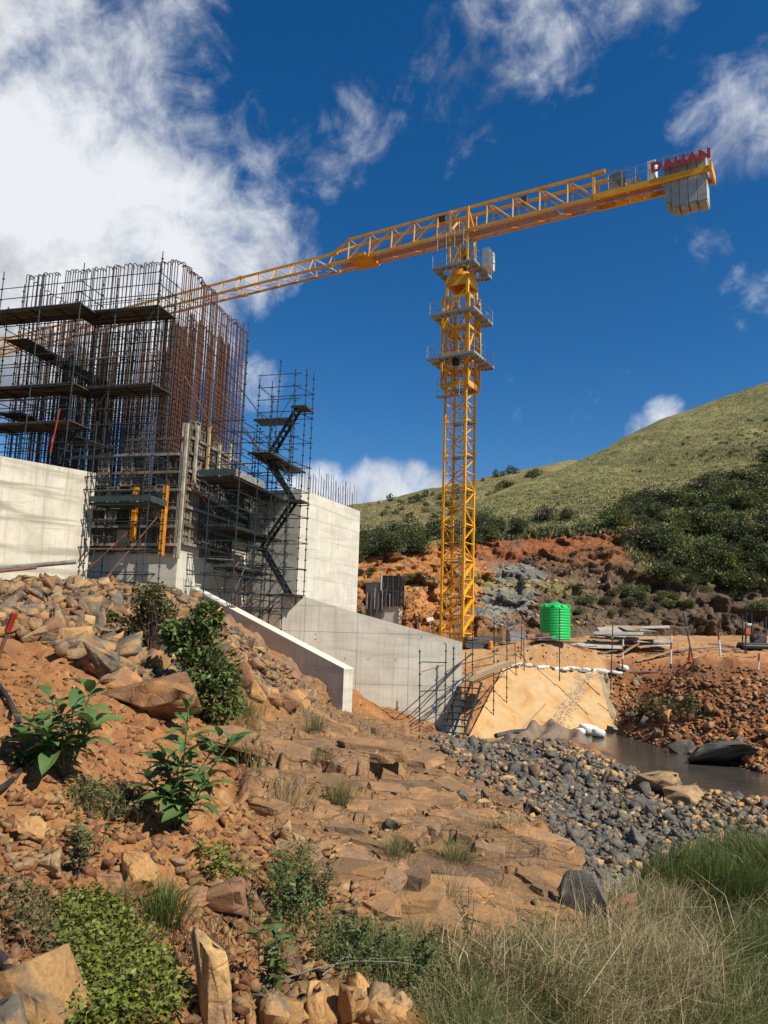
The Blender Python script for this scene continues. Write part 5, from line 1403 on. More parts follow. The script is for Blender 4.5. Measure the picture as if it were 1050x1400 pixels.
# counter jib deck
CE = 18.0
for n_2 in (-W2 * 1.05, W2 * 1.05):
    B = MB(); B.box(*beam(cpt(10.4, n_2, zj + .05), cpt(CE + .1, n_2, zj + .05), .16, .42)); B.build('deck_beam', M['yellow'], crane)
B = MB(); B.box(cpt(12.7, 0, zj + .29), (4.4, 1.2, .05), [cj, cn_, Z]); B.build('counter_jib_deck', M['net'], crane)
for k in range(5): rod('deck_brace', cpt(10.6 + k * 1.0, -W2, zj - .1), cpt(11.6 + k * 1.0, W2, zj - .1), .045, 'yellow_deep')
B = MB(); B.box(cpt(CE + .12, 0, zj + .15), (.14, 2.0, .7), [cj, cn_, Z]); B.build('end_plate', M['yellow'], crane)
B = MB(); B.tube(cpt(12.0, -.55, zj + .95), cpt(12.0, .55, zj + .95), .52, 20); B.tube(cpt(12.0, -.62, zj + .95), cpt(12.0, -.55, zj + .95), .66, 20); B.tube(cpt(12.0, .55, zj + .95), cpt(12.0, .62, zj + .95), .66, 20); B.build('winch_drum', M['grey_timber'], crane)
B = MB(); B.box(cpt(13.1, -.2, zj + .65), (.9, .7, .6), [cj, cn_, Z]); B.tube(cpt(12.8, .3, zj + .7), cpt(13.7, .3, zj + .7), .25, 12); B.build('winch_motor', M['galv'], crane)
B = MB(); B.box(cpt(14.35, -.25, zj + 1.05), (.55, .8, 1.5), [cj, cn_, Z]); B.build('white_cabinet', M['white'], crane, bevel=.02)
B = MB()
for n_2 in (-1.05, 1.05):
    for h in (.6, 1.1): B.tube(cpt(10.6, n_2, zj + .3 + h), cpt(CE, n_2, zj + .3 + h), .02, 5)
    for s_ in np.arange(10.6, CE + .1, .92): B.tube(cpt(s_, n_2, zj + .2), cpt(s_, n_2, zj + 1.4), .022, 5)
B.build('counter_jib_rail', M['galv'], crane)
sx = 15.15
for k, (w, zlo) in enumerate(((.42, -1.75), (.52, -2.15), (.56, -2.15), (.56, -2.1), (.62, -2.15))):
    B = MB(); c0 = sx + w / 2
    B.prism([cpt(sx + .015, -.66, zj + zlo + .18), cpt(sx + .015, .66, zj + zlo + .18), cpt(sx + .015, .66, zj + .95), cpt(sx + .015, -.66, zj + .95)], cj * (w - .03))
    B.box(cpt(c0, 0, zj + zlo + .09), (w - .10, 1.1, .17), [cj, cn_, Z])
    B.box(cpt(c0, 0, zj + 1.05), (w - .03, 1.9, .26), [cj, cn_, Z])
    for zz in (.0, -1.2): B.tube(cpt(c0, -.67, zj + zz), cpt(c0, -.60, zj + zz), .04, 8)
    B.build('counterweight', M['cw'], crane, bevel=.02); sx += w
# sign on the rail of the counter jib
sign = thing('crane_sign', cpt(14.6, -1.12, zj + 1.15), 'red block letters along the rail at the end of the counter jib', 'sign')
tilt = cj
word = 'DAHAN'
for k, chh in enumerate(word):
    cu = bpy.data.curves.new('letter', 'FONT'); cu.body = chh; cu.size = .92; cu.extrude = .02; cu.offset = .052; cu.align_x = 'CENTER'
    to = bpy.data.objects.new('letter_src', cu); C.objects.link(to)
    bpy.context.view_layer.update()
    me = bpy.data.meshes.new_from_object(to.evaluated_get(bpy.context.evaluated_depsgraph_get()))
    bpy.data.objects.remove(to); bpy.data.curves.remove(cu)
    me.materials.clear(); me.materials.append(M['red_letter'])
    o = bpy.data.objects.new('letter', me); C.objects.link(o); o.parent = sign
    base = cpt(14.75 + .76 * k, -1.13, zj + .62)
    X_, Y_, Z_ = cj, Z, -cn_
    mw = Matrix(((X_[0], Y_[0], Z_[0], 0), (X_[1], Y_[1], Z_[1], 0), (X_[2], Y_[2], Z_[2], 0), (0, 0, 0, 1)))
    o.matrix_local = Matrix.Translation(Vector(base - org(sign))) @ mw @ Matrix.Diagonal((1.06, 1.0, 1.0, 1.0))
for h in (.0, .42, .84):
    B = MB(); B.tube(cpt(14.5, -1.16 + .03, zj + .66 + h), cpt(CE + .05, -1.16 + .03, zj + .66 + h), .014, 5); B.build('sign_rail', M['galv'], sign)
for s_ in np.linspace(14.5, CE, 6):
    B = MB(); B.tube(cpt(s_, -1.1, zj + .4), cpt(s_, -1.1, zj + 1.5), .014, 5); B.build('sign_post', M['galv'], sign)
# ------------------------------------------------------------------ rocks
def rock_mesh(name, seed, mat, sub=2, planes=11):
    """broken stone: flat facets between sharp arrises (the hull of a few points), larger ones with worn edges"""
    rnd = np.random.default_rng(seed)
    n = {1: 6, 2: 7, 3: 10}[sub] + planes % 3
    p = rnd.normal(size=(n, 3)); p /= np.abs(p).max(1, keepdims=True) ** .75 * (np.linalg.norm(p, axis=1, keepdims=True) ** .25)
    p *= rnd.uniform(.78, 1.0, (n, 1))
    if sub < 3:
        p = np.array([(x, y, z) for x in (-1, 1) for y in (-1, 1) for z in (-1, 1)], float) * rnd.uniform(.38, 1.0, (8, 3))
        p = p[rnd.permutation(8)[:7 - planes % 2]] + np.outer(np.ones(7 - planes % 2), [0, 0, 0]); p[:, 0] += .35 * p[:, 2]
        if sub == 2: p = np.concatenate([p, rnd.normal(size=(2, 3)) * .75])
    bm = bmesh.new()
    for q in p: bm.verts.new(q)
    r = bmesh.ops.convex_hull(bm, input=bm.verts)
    bmesh.ops.delete(bm, geom=[v for v in bm.verts if not v.link_faces], context='VERTS')
    if sub >= 2:
        bmesh.ops.dissolve_limit(bm, angle_limit=.30, verts=bm.verts, edges=bm.edges)
        bmesh.ops.bevel(bm, geom=bm.edges[:], offset=.025 if sub == 2 else .03, segments=1, affect='EDGES')
    if sub == 3:
        bmesh.ops.triangulate(bm, faces=bm.faces)
        bmesh.ops.subdivide_edges(bm, edges=[e for e in bm.edges if e.calc_length() > .35], cuts=2, use_grid_fill=True)
        for v in bm.verts: v.co += Vector(rnd.normal(size=3) * .018)
    bmesh.ops.triangulate(bm, faces=bm.faces)
    bmesh.ops.recalc_face_normals(bm, faces=bm.faces)
    bm.verts.index_update()
    V = np.array([v.co[:] for v in bm.verts]); F = np.array([[v.index for v in f.verts] for f in bm.faces]); bm.free()
    V -= (V.max(0) + V.min(0)) / 2; V /= np.abs(V).max(0)
    return np_mesh(name, V, F, mat, False), V, F
ROCKS = {}
def rocks_of(mat, n, sub=2, seed0=0):
    key = (mat, sub)
    if key not in ROCKS: ROCKS[key] = [rock_mesh('rock', seed0 + 31 * k + hash_(mat), M[mat], sub, planes=9 + k % 5) for k in range(n)]
    return ROCKS[key]
def hash_(s): return sum(ord(c) * (i + 3) for i, c in enumerate(s)) % 997
def rand_in(poly, n, rng, weight=None):
    xs = [p[0] for p in poly]; ys = [p[1] for p in poly]
    out = np.zeros((0, 2))
    while len(out) < n:
        q = np.stack([rng.uniform(min(xs), max(xs), n * 2), rng.uniform(min(ys), max(ys), n * 2)], 1)
        q = q[inpoly(q[:, 0], q[:, 1], poly)]
        out = np.concatenate([out, q])
    return out[:n]
def rotm(rng):
    q = rng.normal(size=4); q /= np.linalg.norm(q); w, x, y, z = q
    return np.array([[1 - 2 * (y * y + z * z), 2 * (x * y - z * w), 2 * (x * z + y * w)], [2 * (x * y + z * w), 1 - 2 * (x * x + z * z), 2 * (y * z - x * w)], [2 * (x * z - y * w), 2 * (y * z + x * w), 1 - 2 * (x * x + y * y)]])
def keep_off(h):
    """ground inside the walls and structures carries no loose stones"""
    p = h
    if -9.2 < p[0] < -1.2 and (p - e0) @ en < .02 and (p - e0) @ en > -.75 and 0 < (p - e0) @ eu < EL + .5: return True
    if p[1] > 28 and p[0] < -9 and (p - p0) @ wall_n < .1 and p[0] < -11.9: return True
    return False
def scatter(name, poly, n, mats, smin, smax, seed, pw=2.2, flat=.7, sink=.25, bvh=None, sub=1, maxy=60, miny=0):
    rng = np.random.default_rng(seed)
    pts = rand_in(poly, n, rng)
    srcs = []
    for m in mats:
        for k in range(5): srcs.append((m, rock_mesh('s', seed * 13 + k * 7 + hash_(m), M[m], sub, 7)[1:]))
        
    mi_of = {m: i for i, m in enumerate(dict.fromkeys(mats))}
    VV, FF_, MI = [], [], []; n0 = 0
    for (px, py) in pts:
        h = hit(px, py, bvh)
        if h is None: continue
        p, nn = h
        if p[1] > maxy or p[1] < miny or keep_off(p): continue
        m, (v, f) = srcs[rng.integers(len(srcs))]
        s = smin + (smax - smin) * rng.random() ** pw
        sc = s * np.array([rng.uniform(.9, 1.5), rng.uniform(.6, 1.0), rng.uniform(.32, .7)]) * .5
        R = rotm(rng) if rng.random() < .5 else rotm(rng)
        w = (v * sc) @ R.T
        w[:, 2] *= flat
        w = w + p + np.array([0, 0, -w[:, 2].min() * (1 - sink * 2) * .6])
        VV.append(w); FF_.append(f + n0); MI.append(np.full(len(f), mi_of[m])); n0 += len(w)
    me = np_mesh(name, np.concatenate(VV), np.concatenate(FF_), [M[m] for m in mi_of], False, None, np.concatenate(MI))
    o = link(me, name); o['kind'] = 'stuff'
    return o
def rock_thing(px, py, wpx, hpx, mat, label=None, group=None, seed=0, sub=2, depth=.9, rot=None, tilt=.25, sink=.2, bvh=None, name='rock'):
    h = hit(px, py + hpx * .42, bvh)
    if h is None: return None
    p, nn = h
    if keep_off(p): return None
    rnd = random.Random(seed * 7 + int(px) * 3 + int(py))
    ms = rocks_of(mat, 9, sub, 100)
    me = ms[rnd.randrange(len(ms))][0]
    o = bpy.data.objects.new(name, me); C.objects.link(o)
    w, hh = wpx * p[1] / FPX / 2, hpx * p[1] / FPX / 2
    o.scale = (w, w * depth * rnd.uniform(.75, 1.05), hh * 1.15)
    o.rotation_euler = (rnd.gauss(0, tilt), rnd.gauss(0, tilt), rnd.uniform(-.5, .5) + (math.pi if rnd.random() < .5 else 0) if rot is None else rot)
    o.location = p + np.array([0, 0, hh * (1 - 2 * sink)])
    ORG[o.name] = p
    return tag(o, label, 'boulder' if name == 'boulder' else 'rock', group)
for a in [(137, 906, 50, 56, 'rock_grey', 'large grey boulder with an ochre face on the rubble slope above the broad-leaved plants'),
          (212, 955, 118, 62, 'rock_brown', 'big flat brown boulder with an overhanging ledge left of the leafy shrub'),
          (165, 930, 60, 40, 'rock_brown', 'brown slab wedged between the grey boulder and the flat ledge boulder'),
          (45, 833, 46, 22, 'rock_grey', 'long dark grey boulder at the left end of the rubble crest'),
          (57, 843, 24, 17, 'rock_ochre', 'small bright ochre rock in front of the long dark boulder'),
          (45, 868, 34, 24, 'rock_tan', 'tan wedge shaped rock near the red stake'),
          (14, 823, 30, 26, 'rock_grey', 'blue grey boulder at the left edge of the rubble crest'),
          (186, 1192, 50, 46, 'rock_ochre', 'rounded bright ochre boulder above the green grass tuft'),
          (150, 1207, 38, 24, 'rock_brown', 'brown rock tucked against the left of the rounded ochre boulder'),
          (43, 1131, 36, 28, 'rock_ochre', 'smooth ochre rock lying alone on the orange soil at the left'),
          (64, 1180, 34, 34, 'rock_tan', 'cracked pale tan rock on the orange soil below the left plant'),
          (303, 1224, 72, 38, 'rock_brown', 'flat brown slab half sunk in orange soil right of the grass tuft'),
          (250, 1235, 60, 40, 'rock_brown', 'long brown slab leaning beside the green grass tuft'),
          (305, 1094, 32, 26, 'rock_ochre', 'pale ochre rock at the foot of the right broad-leaved plant'),
          (288, 1345, 50, 140, 'rock_tan', 'tall upright tan stone among dry roots at the bottom'),
          (55, 1352, 100, 76, 'rock_ochre', 'massive ochre and grey boulder in the bottom left corner'),
          (15, 1390, 60, 60, 'rock_grey', 'dark grey boulder under the black hose at the bottom left corner'),
          (803, 1232, 66, 74, 'rock_dark', 'huge dark grey block leaning against the end of the bedrock'),
          (850, 1245, 50, 50, 'rock_brown', 'brown boulder half hidden in dry grass beside the dark block'),
          (990, 1030, 92, 40, 'rock_dark', 'long dark slab sloping into the river from the far bank'),
          (930, 1020, 36, 20, 'rock_dark', 'dark wet boulder at the foot of the far bank rubble'),
          (895, 1066, 66, 24, 'rock_tan', 'flat pale ochre rock shelf on the near shore of the river'),
          (940, 1088, 60, 22, 'rock_tan', 'flat tan rock shelf at the water edge above the gravel'),
          (395, 952, 46, 34, 'rock_brown', 'brown block at the bottom of the rubble beside the low wall'),
          (353, 945, 26, 30, 'rock_ochre', 'upright ochre chunk at the lower edge of the rubble'),
          (415, 960, 20, 18, 'rock_ochre', 'bright yellow chunk at the foot of the low wall'),
          (395, 1135, 24, 26, 'rock_tan', 'rounded tan cobble at the left edge of the bedrock'),
          (440, 1170, 48, 28, 'rock_ochre', 'ochre and grey cobble on the edge of the bedrock slope'),
          (410, 1150, 22, 26, 'rock_tan', 'upper tan cobble of the pair beside the bedrock'),
          (535, 1125, 18, 12, 'rock_dark', 'small black chip lying alone on the bedrock'),
          (632, 1088, 18, 12, 'rock_dark', 'small dark chip alone on the upper right of the bedrock'),
          (877, 1098, 32, 16, 'rock_dark', 'flat dark slab standing out among the shore gravel')]:
    rock_thing(a[0], a[1], a[2], a[3], a[4], a[5], None, 3, 3, name='boulder', tilt=.12)
MARKS = [(30, 810, 'at the left end of the rubble crest'), (100, 805, 'on the crest below the long wall'), (190, 815, 'on the crest below the green platform'), (40, 870, 'near the red stake'), (110, 860, 'above the big grey boulder'), (180, 895, 'between the grey boulder and the dry shrub'),
         (250, 850, 'left of the leafy shrub top'), (215, 925, 'around the flat ledge boulder'), (310, 880, 'right of the leafy shrub'), (320, 925, 'low on the rubble right of the leafy shrub'), (350, 870, 'against the middle of the low wall'), (400, 930, 'near the end of the low wall'), (330, 850, 'against the upper end of the low wall'), (380, 960, 'at the foot of the rubble slope'),
         (610, 1020, 'just in front of the steel stairs'), (690, 1020, 'in front of the ochre apron'), (760, 1035, 'beside the brown sheet'), (830, 1065, 'behind the flat tan shelf by the water'), (920, 1110, 'near the water right of the shelves'), (660, 1060, 'along the upper edge of the bedrock'), (740, 1080, 'in the middle of the dark stones'), (760, 1130, 'beside the lower edge of the bedrock'), (830, 1130, 'in the right half of the dark stones'), (820, 1195, 'above the huge dark block'), (880, 1160, 'at the edge of the tall grass'),
         (870, 940, 'below the sandbags on the far bank'), (940, 940, 'below the traffic cone'), (1020, 950, 'high on the far bank at the right edge'), (870, 985, 'near the water right of the apron'), (950, 1000, 'low on the far bank above the water'), (1030, 1010, 'above the long dark slab'),
         (30, 950, 'beside the black hose'), (130, 1000, 'by the left broad-leaved plant'), (250, 1080, 'under the right broad-leaved plant'), (50, 1120, 'on the bare soil at the left edge'), (120, 1160, 'above the withered weed'), (280, 1180, 'left of the bedrock foot'), (220, 1270, 'beside the green tuft'), (60, 1220, 'above the creeper')]
NOUN = {5: 'rubble rock', 6: 'wallside rock', 7: 'broken stone', 8: 'bank rock', 9: 'loose stone'}
def rock_label(px, py, k, s0, s1, m, lab):
    size = ['small', 'middling', 'large'][min(2, int(3 * (k - s0 * .55) / (s1 - s0 * .55)))]
    colr = {'rock_dark': 'blackish', 'rock_grey': 'grey', 'rock_tan': 'tan', 'rock_brown': 'brown', 'rock_ochre': 'ochre', 'rock_red': 'red brown'}[m]
    mk = min(MARKS, key=lambda q: (q[0] - px) ** 2 + (q[1] - py) ** 2)[2]
    return size + ' ' + colr + ' ' + NOUN[lab] + ' ' + mk
REG = [('angular rock in the rubble slope below the rebar pier', 'rubble below the pier', [(0, 785), (240, 803), (305, 838), (330, 925), (230, 955), (150, 935), (60, 880), (0, 870)], 118, ['rock_grey', 'rock_grey', 'rock_tan', 'rock_brown', 'rock_ochre'], 16, 52, 5),
       ('broken rock lying against the shaded side of the low wall', 'rubble against the low wall', [(290, 845), (330, 862), (420, 935), (420, 968), (340, 945)], 26, ['rock_grey', 'rock_tan', 'rock_brown'], 12, 30, 6),
       ('dark angular stone in the broken rock beside the bedrock slope', 'dark broken rock beside the bedrock', [(590, 1010), (700, 1008), (770, 1022), (850, 1060), (960, 1110), (900, 1165), (840, 1235), (790, 1190), (740, 1115), (650, 1060)], 90, ['rock_dark', 'rock_dark', 'rock_dark', 'rock_dark', 'rock_grey'], 10, 30, 7),
       ('red brown rock in the rubble of the far river bank', 'rubble on the far river bank', [(850, 925), (1050, 940), (1050, 1045), (940, 1020), (845, 995)], 46, ['rock_red', 'rock_red', 'rock_brown', 'rock_grey', 'rock_ochre'], 9, 24, 8),
       ('loose ochre stone on the orange soil near the broad-leaved plants', 'stones on the orange soil', [(0, 890), (120, 930), (300, 1080), (340, 1180), (300, 1290), (150, 1230), (0, 1250)], 26, ['rock_ochre', 'rock_tan', 'rock_brown'], 10, 24, 9)]
# ledges of the bedrock: blocks parted by joints, standing out of the sheet
def ledge_mesh(seed):
    rnd = np.random.default_rng(seed); bm = bmesh.new()
    for x in (-1, 1):
        for y in (-1, 1):
            for z in (-1, 1): bm.verts.new((x * rnd.uniform(.72, 1.0), y * rnd.uniform(.65, 1.0) + .12 * z, z * rnd.uniform(.82, 1.0)))
    for _ in range(3): bm.verts.new((rnd.uniform(-.8, .8), rnd.choice((-1, 1)) * rnd.uniform(.95, 1.1), rnd.uniform(-.9, .9)))
    for _ in range(2): bm.verts.new((rnd.choice((-1, 1)) * rnd.uniform(1.0, 1.15), rnd.uniform(-.6, .6), rnd.uniform(-.6, .9)))
    bmesh.ops.convex_hull(bm, input=bm.verts)
    bmesh.ops.delete(bm, geom=[v for v in bm.verts if not v.link_faces], context='VERTS')
    bmesh.ops.dissolve_limit(bm, angle_limit=.22, verts=bm.verts, edges=bm.edges)
    bmesh.ops.bevel(bm, geom=bm.edges[:], offset=.05, segments=1, affect='EDGES')
    bmesh.ops.triangulate(bm, faces=bm.faces); bmesh.ops.subdivide_edges(bm, edges=[e for e in bm.edges if e.calc_length() > .45], cuts=2); bmesh.ops.triangulate(bm, faces=bm.faces)
    for v in bm.verts: v.co += Vector(rnd.normal(size=3) * .03)
    bmesh.ops.recalc_face_normals(bm, faces=bm.faces)
    me = bpy.data.meshes.new('bedrock_block'); bm.to_mesh(me); bm.free(); me.materials.append(M['bedrock']); return me
M['bedrock'] = rock_mat('bedrock_stone', (.265, .154, .076), (.175, .105, .055), (.32, .172, .07), 1.5, (.46, .60))
M['bedrock_dark'] = rock_mat('weathered_bedrock', (.23, .142, .08), (.13, .088, .055), (.29, .158, .07), 1.6, (.5, .62))
LM = [ledge_mesh(900 + k) for k in range(14)]
for me in LM[10:]: me.materials.clear(); me.materials.append(M['bedrock_dark'])
rng = np.random.default_rng(17)
BEDB = [(345, 1010), (405, 975), (500, 985), (590, 1018), (640, 1066), (728, 1118), (750, 1165), (800, 1275), (700, 1295), (570, 1285), (480, 1235), (405, 1165), (350, 1095)]
for k, (px, py) in enumerate(rand_in(BEDB, 85, rng)):
    h = hit(px, py)
    if h is None: continue
    p = h[0]; big = rng.random() ** 1.5
    o = bpy.data.objects.new('bedrock_block', LM[rng.integers(14)]); C.objects.link(o); o.parent = ground
    sx_, sy_, sz_ = .14 + .85 * big, .12 + .42 * big * rng.uniform(.6, 1), .07 + .14 * rng.random()
    nn = h[1]
    o.scale = (sx_, sy_, sz_); o.rotation_euler = (.10 + rng.normal() * .11, .12 + rng.normal() * .10, ROT + rng.normal() * .35)
    o.location = p + np.array([0, sy_ * .55, -sz_ * .9 + .0 + .085 * rng.random()])
for lab, grp, poly, n, mats, s0, s1, sd in REG:
    rng = np.random.default_rng(sd)
    for (px, py) in rand_in(poly, n, rng):
        k = (s0 + (s1 - s0) * rng.random() ** 1.6) * (.55 + .45 * (py - min(p[1] for p in poly)) / (max(p[1] for p in poly) - min(p[1] for p in poly)))
        m_ = mats[rng.integers(len(mats))]; rock_thing(px, py, k * rng.uniform(.9, 1.3), k * rng.uniform(.6, 1.0), m_, rock_label(px, py, k, s0, s1, m_, sd), grp, sd, 2, tilt=.5)
rng = np.random.default_rng(77)
for (px, py) in rand_in([(362, 1385), (400, 1368), (470, 1362), (560, 1378), (572, 1400), (355, 1400)], 22, rng):
    m_ = ['rock_ochre', 'rock_ochre', 'rock_tan', 'rock_grey'][rng.integers(4)]; w_ = rng.uniform(30, 56)
    rock_thing(px, py - 8, w_, rng.uniform(26, 44), m_, ('large ' if w_ > 40 else 'small ') + m_[5:] + ' rock in the heap at the bottom centre', 'ochre rocks heaped at the bottom', 4, 3, tilt=.6, sink=.05)
scatter('rubble', REG[0][2], 1900, ['rock_grey', 'rock_tan', 'rock_brown', 'rock_ochre'], .08, .55, 201, 2.0)
scatter('rubble', REG[1][2], 500, ['rock_grey', 'rock_tan', 'rock_brown'], .06, .4, 202, 2.2)
scatter('broken_rock', [(585, 1008), (640, 1003), (700, 1006), (770, 1018), (850, 1052), (960, 1100), (1060, 1132), (1060, 1160), (880, 1185), (850, 1265), (812, 1262), (765, 1160), (735, 1110), (645, 1060)], 4200, ['rock_dark', 'rock_dark', 'rock_dark', 'rock_dark', 'rock_dark', 'rock_grey', 'rock_dark', 'rock_tan'], .05, .36, 203, 2.2, maxy=41)
scatter('fine_chips', [(585, 1008), (700, 1004), (770, 1008), (850, 1045), (960, 1085), (1060, 1110), (1060, 1160), (880, 1190), (850, 1265), (812, 1262), (765, 1160), (735, 1110), (645, 1062)], 6500, ['rock_dark', 'rock_tan', 'rock_dark', 'rock_grey', 'rock_brown'], .02, .12, 216, 1.6, maxy=41)
scatter('shore_gravel', [(700, 1012), (770, 1012), (830, 1040), (870, 1052), (960, 1080), (1060, 1100), (1200, 1125), (1200, 1160), (960, 1130), (860, 1085), (760, 1040)], 1900, ['rock_ochre', 'rock_tan', 'rock_dark', 'rock_dark', 'rock_ochre'], .05, .38, 204, 2.2, maxy=41)
scatter('bank_rubble', [(832, 925), (1060, 930), (1060, 1060), (930, 1030), (838, 1000)], 3200, ['rock_red', 'rock_red', 'rock_brown', 'rock_red', 'rock_ochre', 'rock_red', 'rock_grey'], .05, .42, 205, 2.8)
scatter('bank_rubble', [(832, 905), (1060, 912), (1060, 945), (832, 930)], 500, ['rock_red', 'rock_grey', 'rock_brown'], .05, .3, 206, 2.4)
scatter('pebbles', [(0, 870), (120, 920), (320, 1000), (350, 1120), (420, 1200), (480, 1280), (560, 1380), (300, 1400), (0, 1400)], 6000, ['rock_red', 'rock_ochre', 'rock_tan', 'rock_brown', 'rock_red'], .010, .15, 207, 3.6, miny=2)
scatter('pebbles', BED, 500, ['rock_brown', 'rock_tan', 'rock_dark', 'rock_brown'], .02, .16, 208, 2.5)
scatter('pebbles', [(300, 1090), (420, 1150), (500, 1260), (560, 1340), (420, 1340), (330, 1240)], 420, ['rock_ochre', 'rock_tan', 'rock_brown'], .04, .22, 209, 2.2)
scatter('dark_chips', [(560, 995), (640, 1003), (660, 1060), (740, 1120), (690, 1130), (600, 1050)], 160, ['rock_dark', 'rock_tan'], .04, .22, 210, 2.0, maxy=36)
scatter('scree', [(500, 800), (640, 780), (745, 770), (850, 780), (850, 855), (640, 862), (500, 850)], 700, ['rock_tan', 'rock_brown', 'rock_grey', 'rock_red'], .12, .7, 211, 2.8, bvh=HBVH, maxy=120)
scatter('scree', [(700, 900), (840, 900), (1050, 900), (1050, 880), (640, 880)], 400, ['rock_tan', 'rock_brown', 'rock_grey'], .05, .3, 212, 2.4, maxy=70)

# ------------------------------------------------------------------ things on the far bank
def gpt(px, py, Y=None):
    h = hit(px, py)
    return h[0] if h else P(px, py, 50)
tk = P(759, 869, 58.0); tk[2] = gz(tk[0], tk[1])
tank = thing('water_tank', tk, 'bright green ribbed plastic water tank on the far bank', 'water tank')
r_ = 1.13; H_ = P(759, 826, 58.0)[2] - tk[2]
prof = [(r_ * .98, 0)]
zz = .08
while zz < H_ * .82:
    prof += [(r_, zz), (r_, zz + .1), (r_ * .975, zz + .14), (r_ * .975, zz + .17)]; zz += .2
prof += [(r_, H_ * .84), (r_ * .99, H_ * .90), (r_ * .86, H_ * .97), (r_ * .4, H_ * 1.02), (.30, H_ * 1.03)]
B = MB(); B.lathe(tk, prof, 40); B.build('tank_body', M['green_tank'], tank, smooth=False)
B = MB(); q = tk + np.array([-.5, -1.02, .25]); B.tube(q, q + np.array([-.08, -.22, 0]), .06, 8); B.tube(q + np.array([-.08, -.2, 0]), q + np.array([-.08, -.2, -.3]), .05, 8); B.build('outlet_pipe', M['black'], tank)
B = MB(); B.lathe(tk + Z * H_ * 1.0, [(.32, 0), (.34, .12), (.28, .15), (.05, .17)], 20); B.build('lid', M['green_tank'], tank)
for k in range(10):
    a_ = 2 * math.pi * k / 10; d = np.array([math.cos(a_), math.sin(a_), 0])
    B = MB(); B.box(tk + d * r_ * .83 + Z * H_ * .935, (.42, .2, .2), [d, np.cross(Z, d), Z]); B.build('shoulder_rib', M['green_tank'], tank, bevel=.04)
# formwork panels lying in stacks
fp = form_mesh('steel_panel', 1.7, .75, M['form_dark'], 2); fp2 = form_mesh('steel_panel', 1.1, .7, simple('galvanised_panel', (.25, .26, .27), (.15, .16, .16), 3, .6), 2)
for si, (px, py, me, n, lab) in enumerate(((652, 880, fp, 5, 'black steel formwork panel in the flat stack beside the crane foot'), (705, 882, fp2, 5, 'grey steel formwork panel in the stack between crane and green tank'), (668, 874, fp, 4, 'black steel panel in the longer stack behind the gangway'))):
    c = P(px, py, 49 + si); c[2] = gz(c[0], c[1])
    for k in range(n):
        o = place(me, 'formwork_shutter', None, c + Z * (.08 + .135 * k), (math.pi / 2, 0, random.gauss(.2, .08))); tag(o, lab, 'formwork panel', 'formwork panels in flat stacks')
c = P(671, 872, 48.5); c[2] = gz(c[0], c[1]); B = MB(); B.lathe(c, [(.13, 0), (.14, .04), (.14, .42), (.09, .46), (.09, .52)], 14); tag(B.build('drum', M['yellow_beam'], None, loc=c), 'small yellow drum beside the steel panel stacks', 'drum')
# pile of boards
rng = np.random.default_rng(5)
for k in range(15):
    px = rng.uniform(812, 895); c = P(px, 880, 54.0 + rng.uniform(-1.6, 1.8)); L_ = rng.uniform(2.2, 3.4); W_2 = rng.uniform(.9, 1.3)
    B = MB(); rz = rng.uniform(-.5, .35); u = np.array([math.cos(rz), math.sin(rz), rng.uniform(-.05, .07)]); u /= np.linalg.norm(u); v = np.cross(Z, u); v /= np.linalg.norm(v); v = v + Z * rng.uniform(.12, .34); v /= np.linalg.norm(v)
    c[2] = gz(c[0], c[1]) + .2 + .075 * k
    B.box(c, (L_, W_2, .03), [u, v, np.cross(u, v)])
    tag(B.build('plywood_sheet', M['ply'] if k % 3 else M['timber'], None, loc=c), ('grey' if k % 3 else 'pale brown') + ' plywood sheet ' + ('low in' if k < 5 else 'in the middle of' if k < 10 else 'on top of') + ' the pile right of the tank', 'board', 'plywood sheets piled right of the tank')
for k, (pa, pb, lab) in enumerate(((( 845, 893, 51), (873, 879, 52.0), 'pale bent plank leaning out of the board pile'), ((870, 895, 50.5), (918, 886, 51.3), 'long pale plank lying along the front of the board pile'), ((818, 893, 51), (848, 884, 52), 'short pale plank at the left of the board pile'),
                                   ((925, 886, 52), (1010, 882, 54), 'long thin timber lying on the orange ground right of the pile'), ((940, 890, 50), (990, 888, 51), 'short pale timber lying near the traffic cone'), ((735, 889, 49), (790, 886, 51), 'dark timber beam on the ground before the green tank'))):
    a_, b_ = P(*pa), P(*pb); a_[2] = gz(a_[0], a_[1]) + (.1 if k < 4 else .06); b_[2] = gz(b_[0], b_[1]) + (.75 if k == 0 else .3 if k < 3 else .1)
    B = MB(); B.box(*beam(a_, b_, .24, .06)); tag(B.build('plank', M['timber'] if k in (0, 1, 4) else M['grey_timber'], None, loc=a_), lab, 'plank')
for k, (px, py, Y, w, d_, lab) in enumerate(((752, 887, 48, 2.2, 1.0, 'dark sheet of plastic lying in front of the green tank'), (790, 876, 54, 2.6, 1.3, 'dark board lying right of the green tank'))):
    c = P(px, py, Y); c[2] = gz(c[0], c[1]) + .1; B = MB(); u = np.array([.95, .2, .04]); u /= np.linalg.norm(u); v = np.cross(Z, u)
    B.box(c, (w, d_, .05), [u, v, np.cross(u, v)]); tag(B.build('dark_sheet', M['form_dark'], None, loc=c), lab, 'sheet')
rng = np.random.default_rng(44)
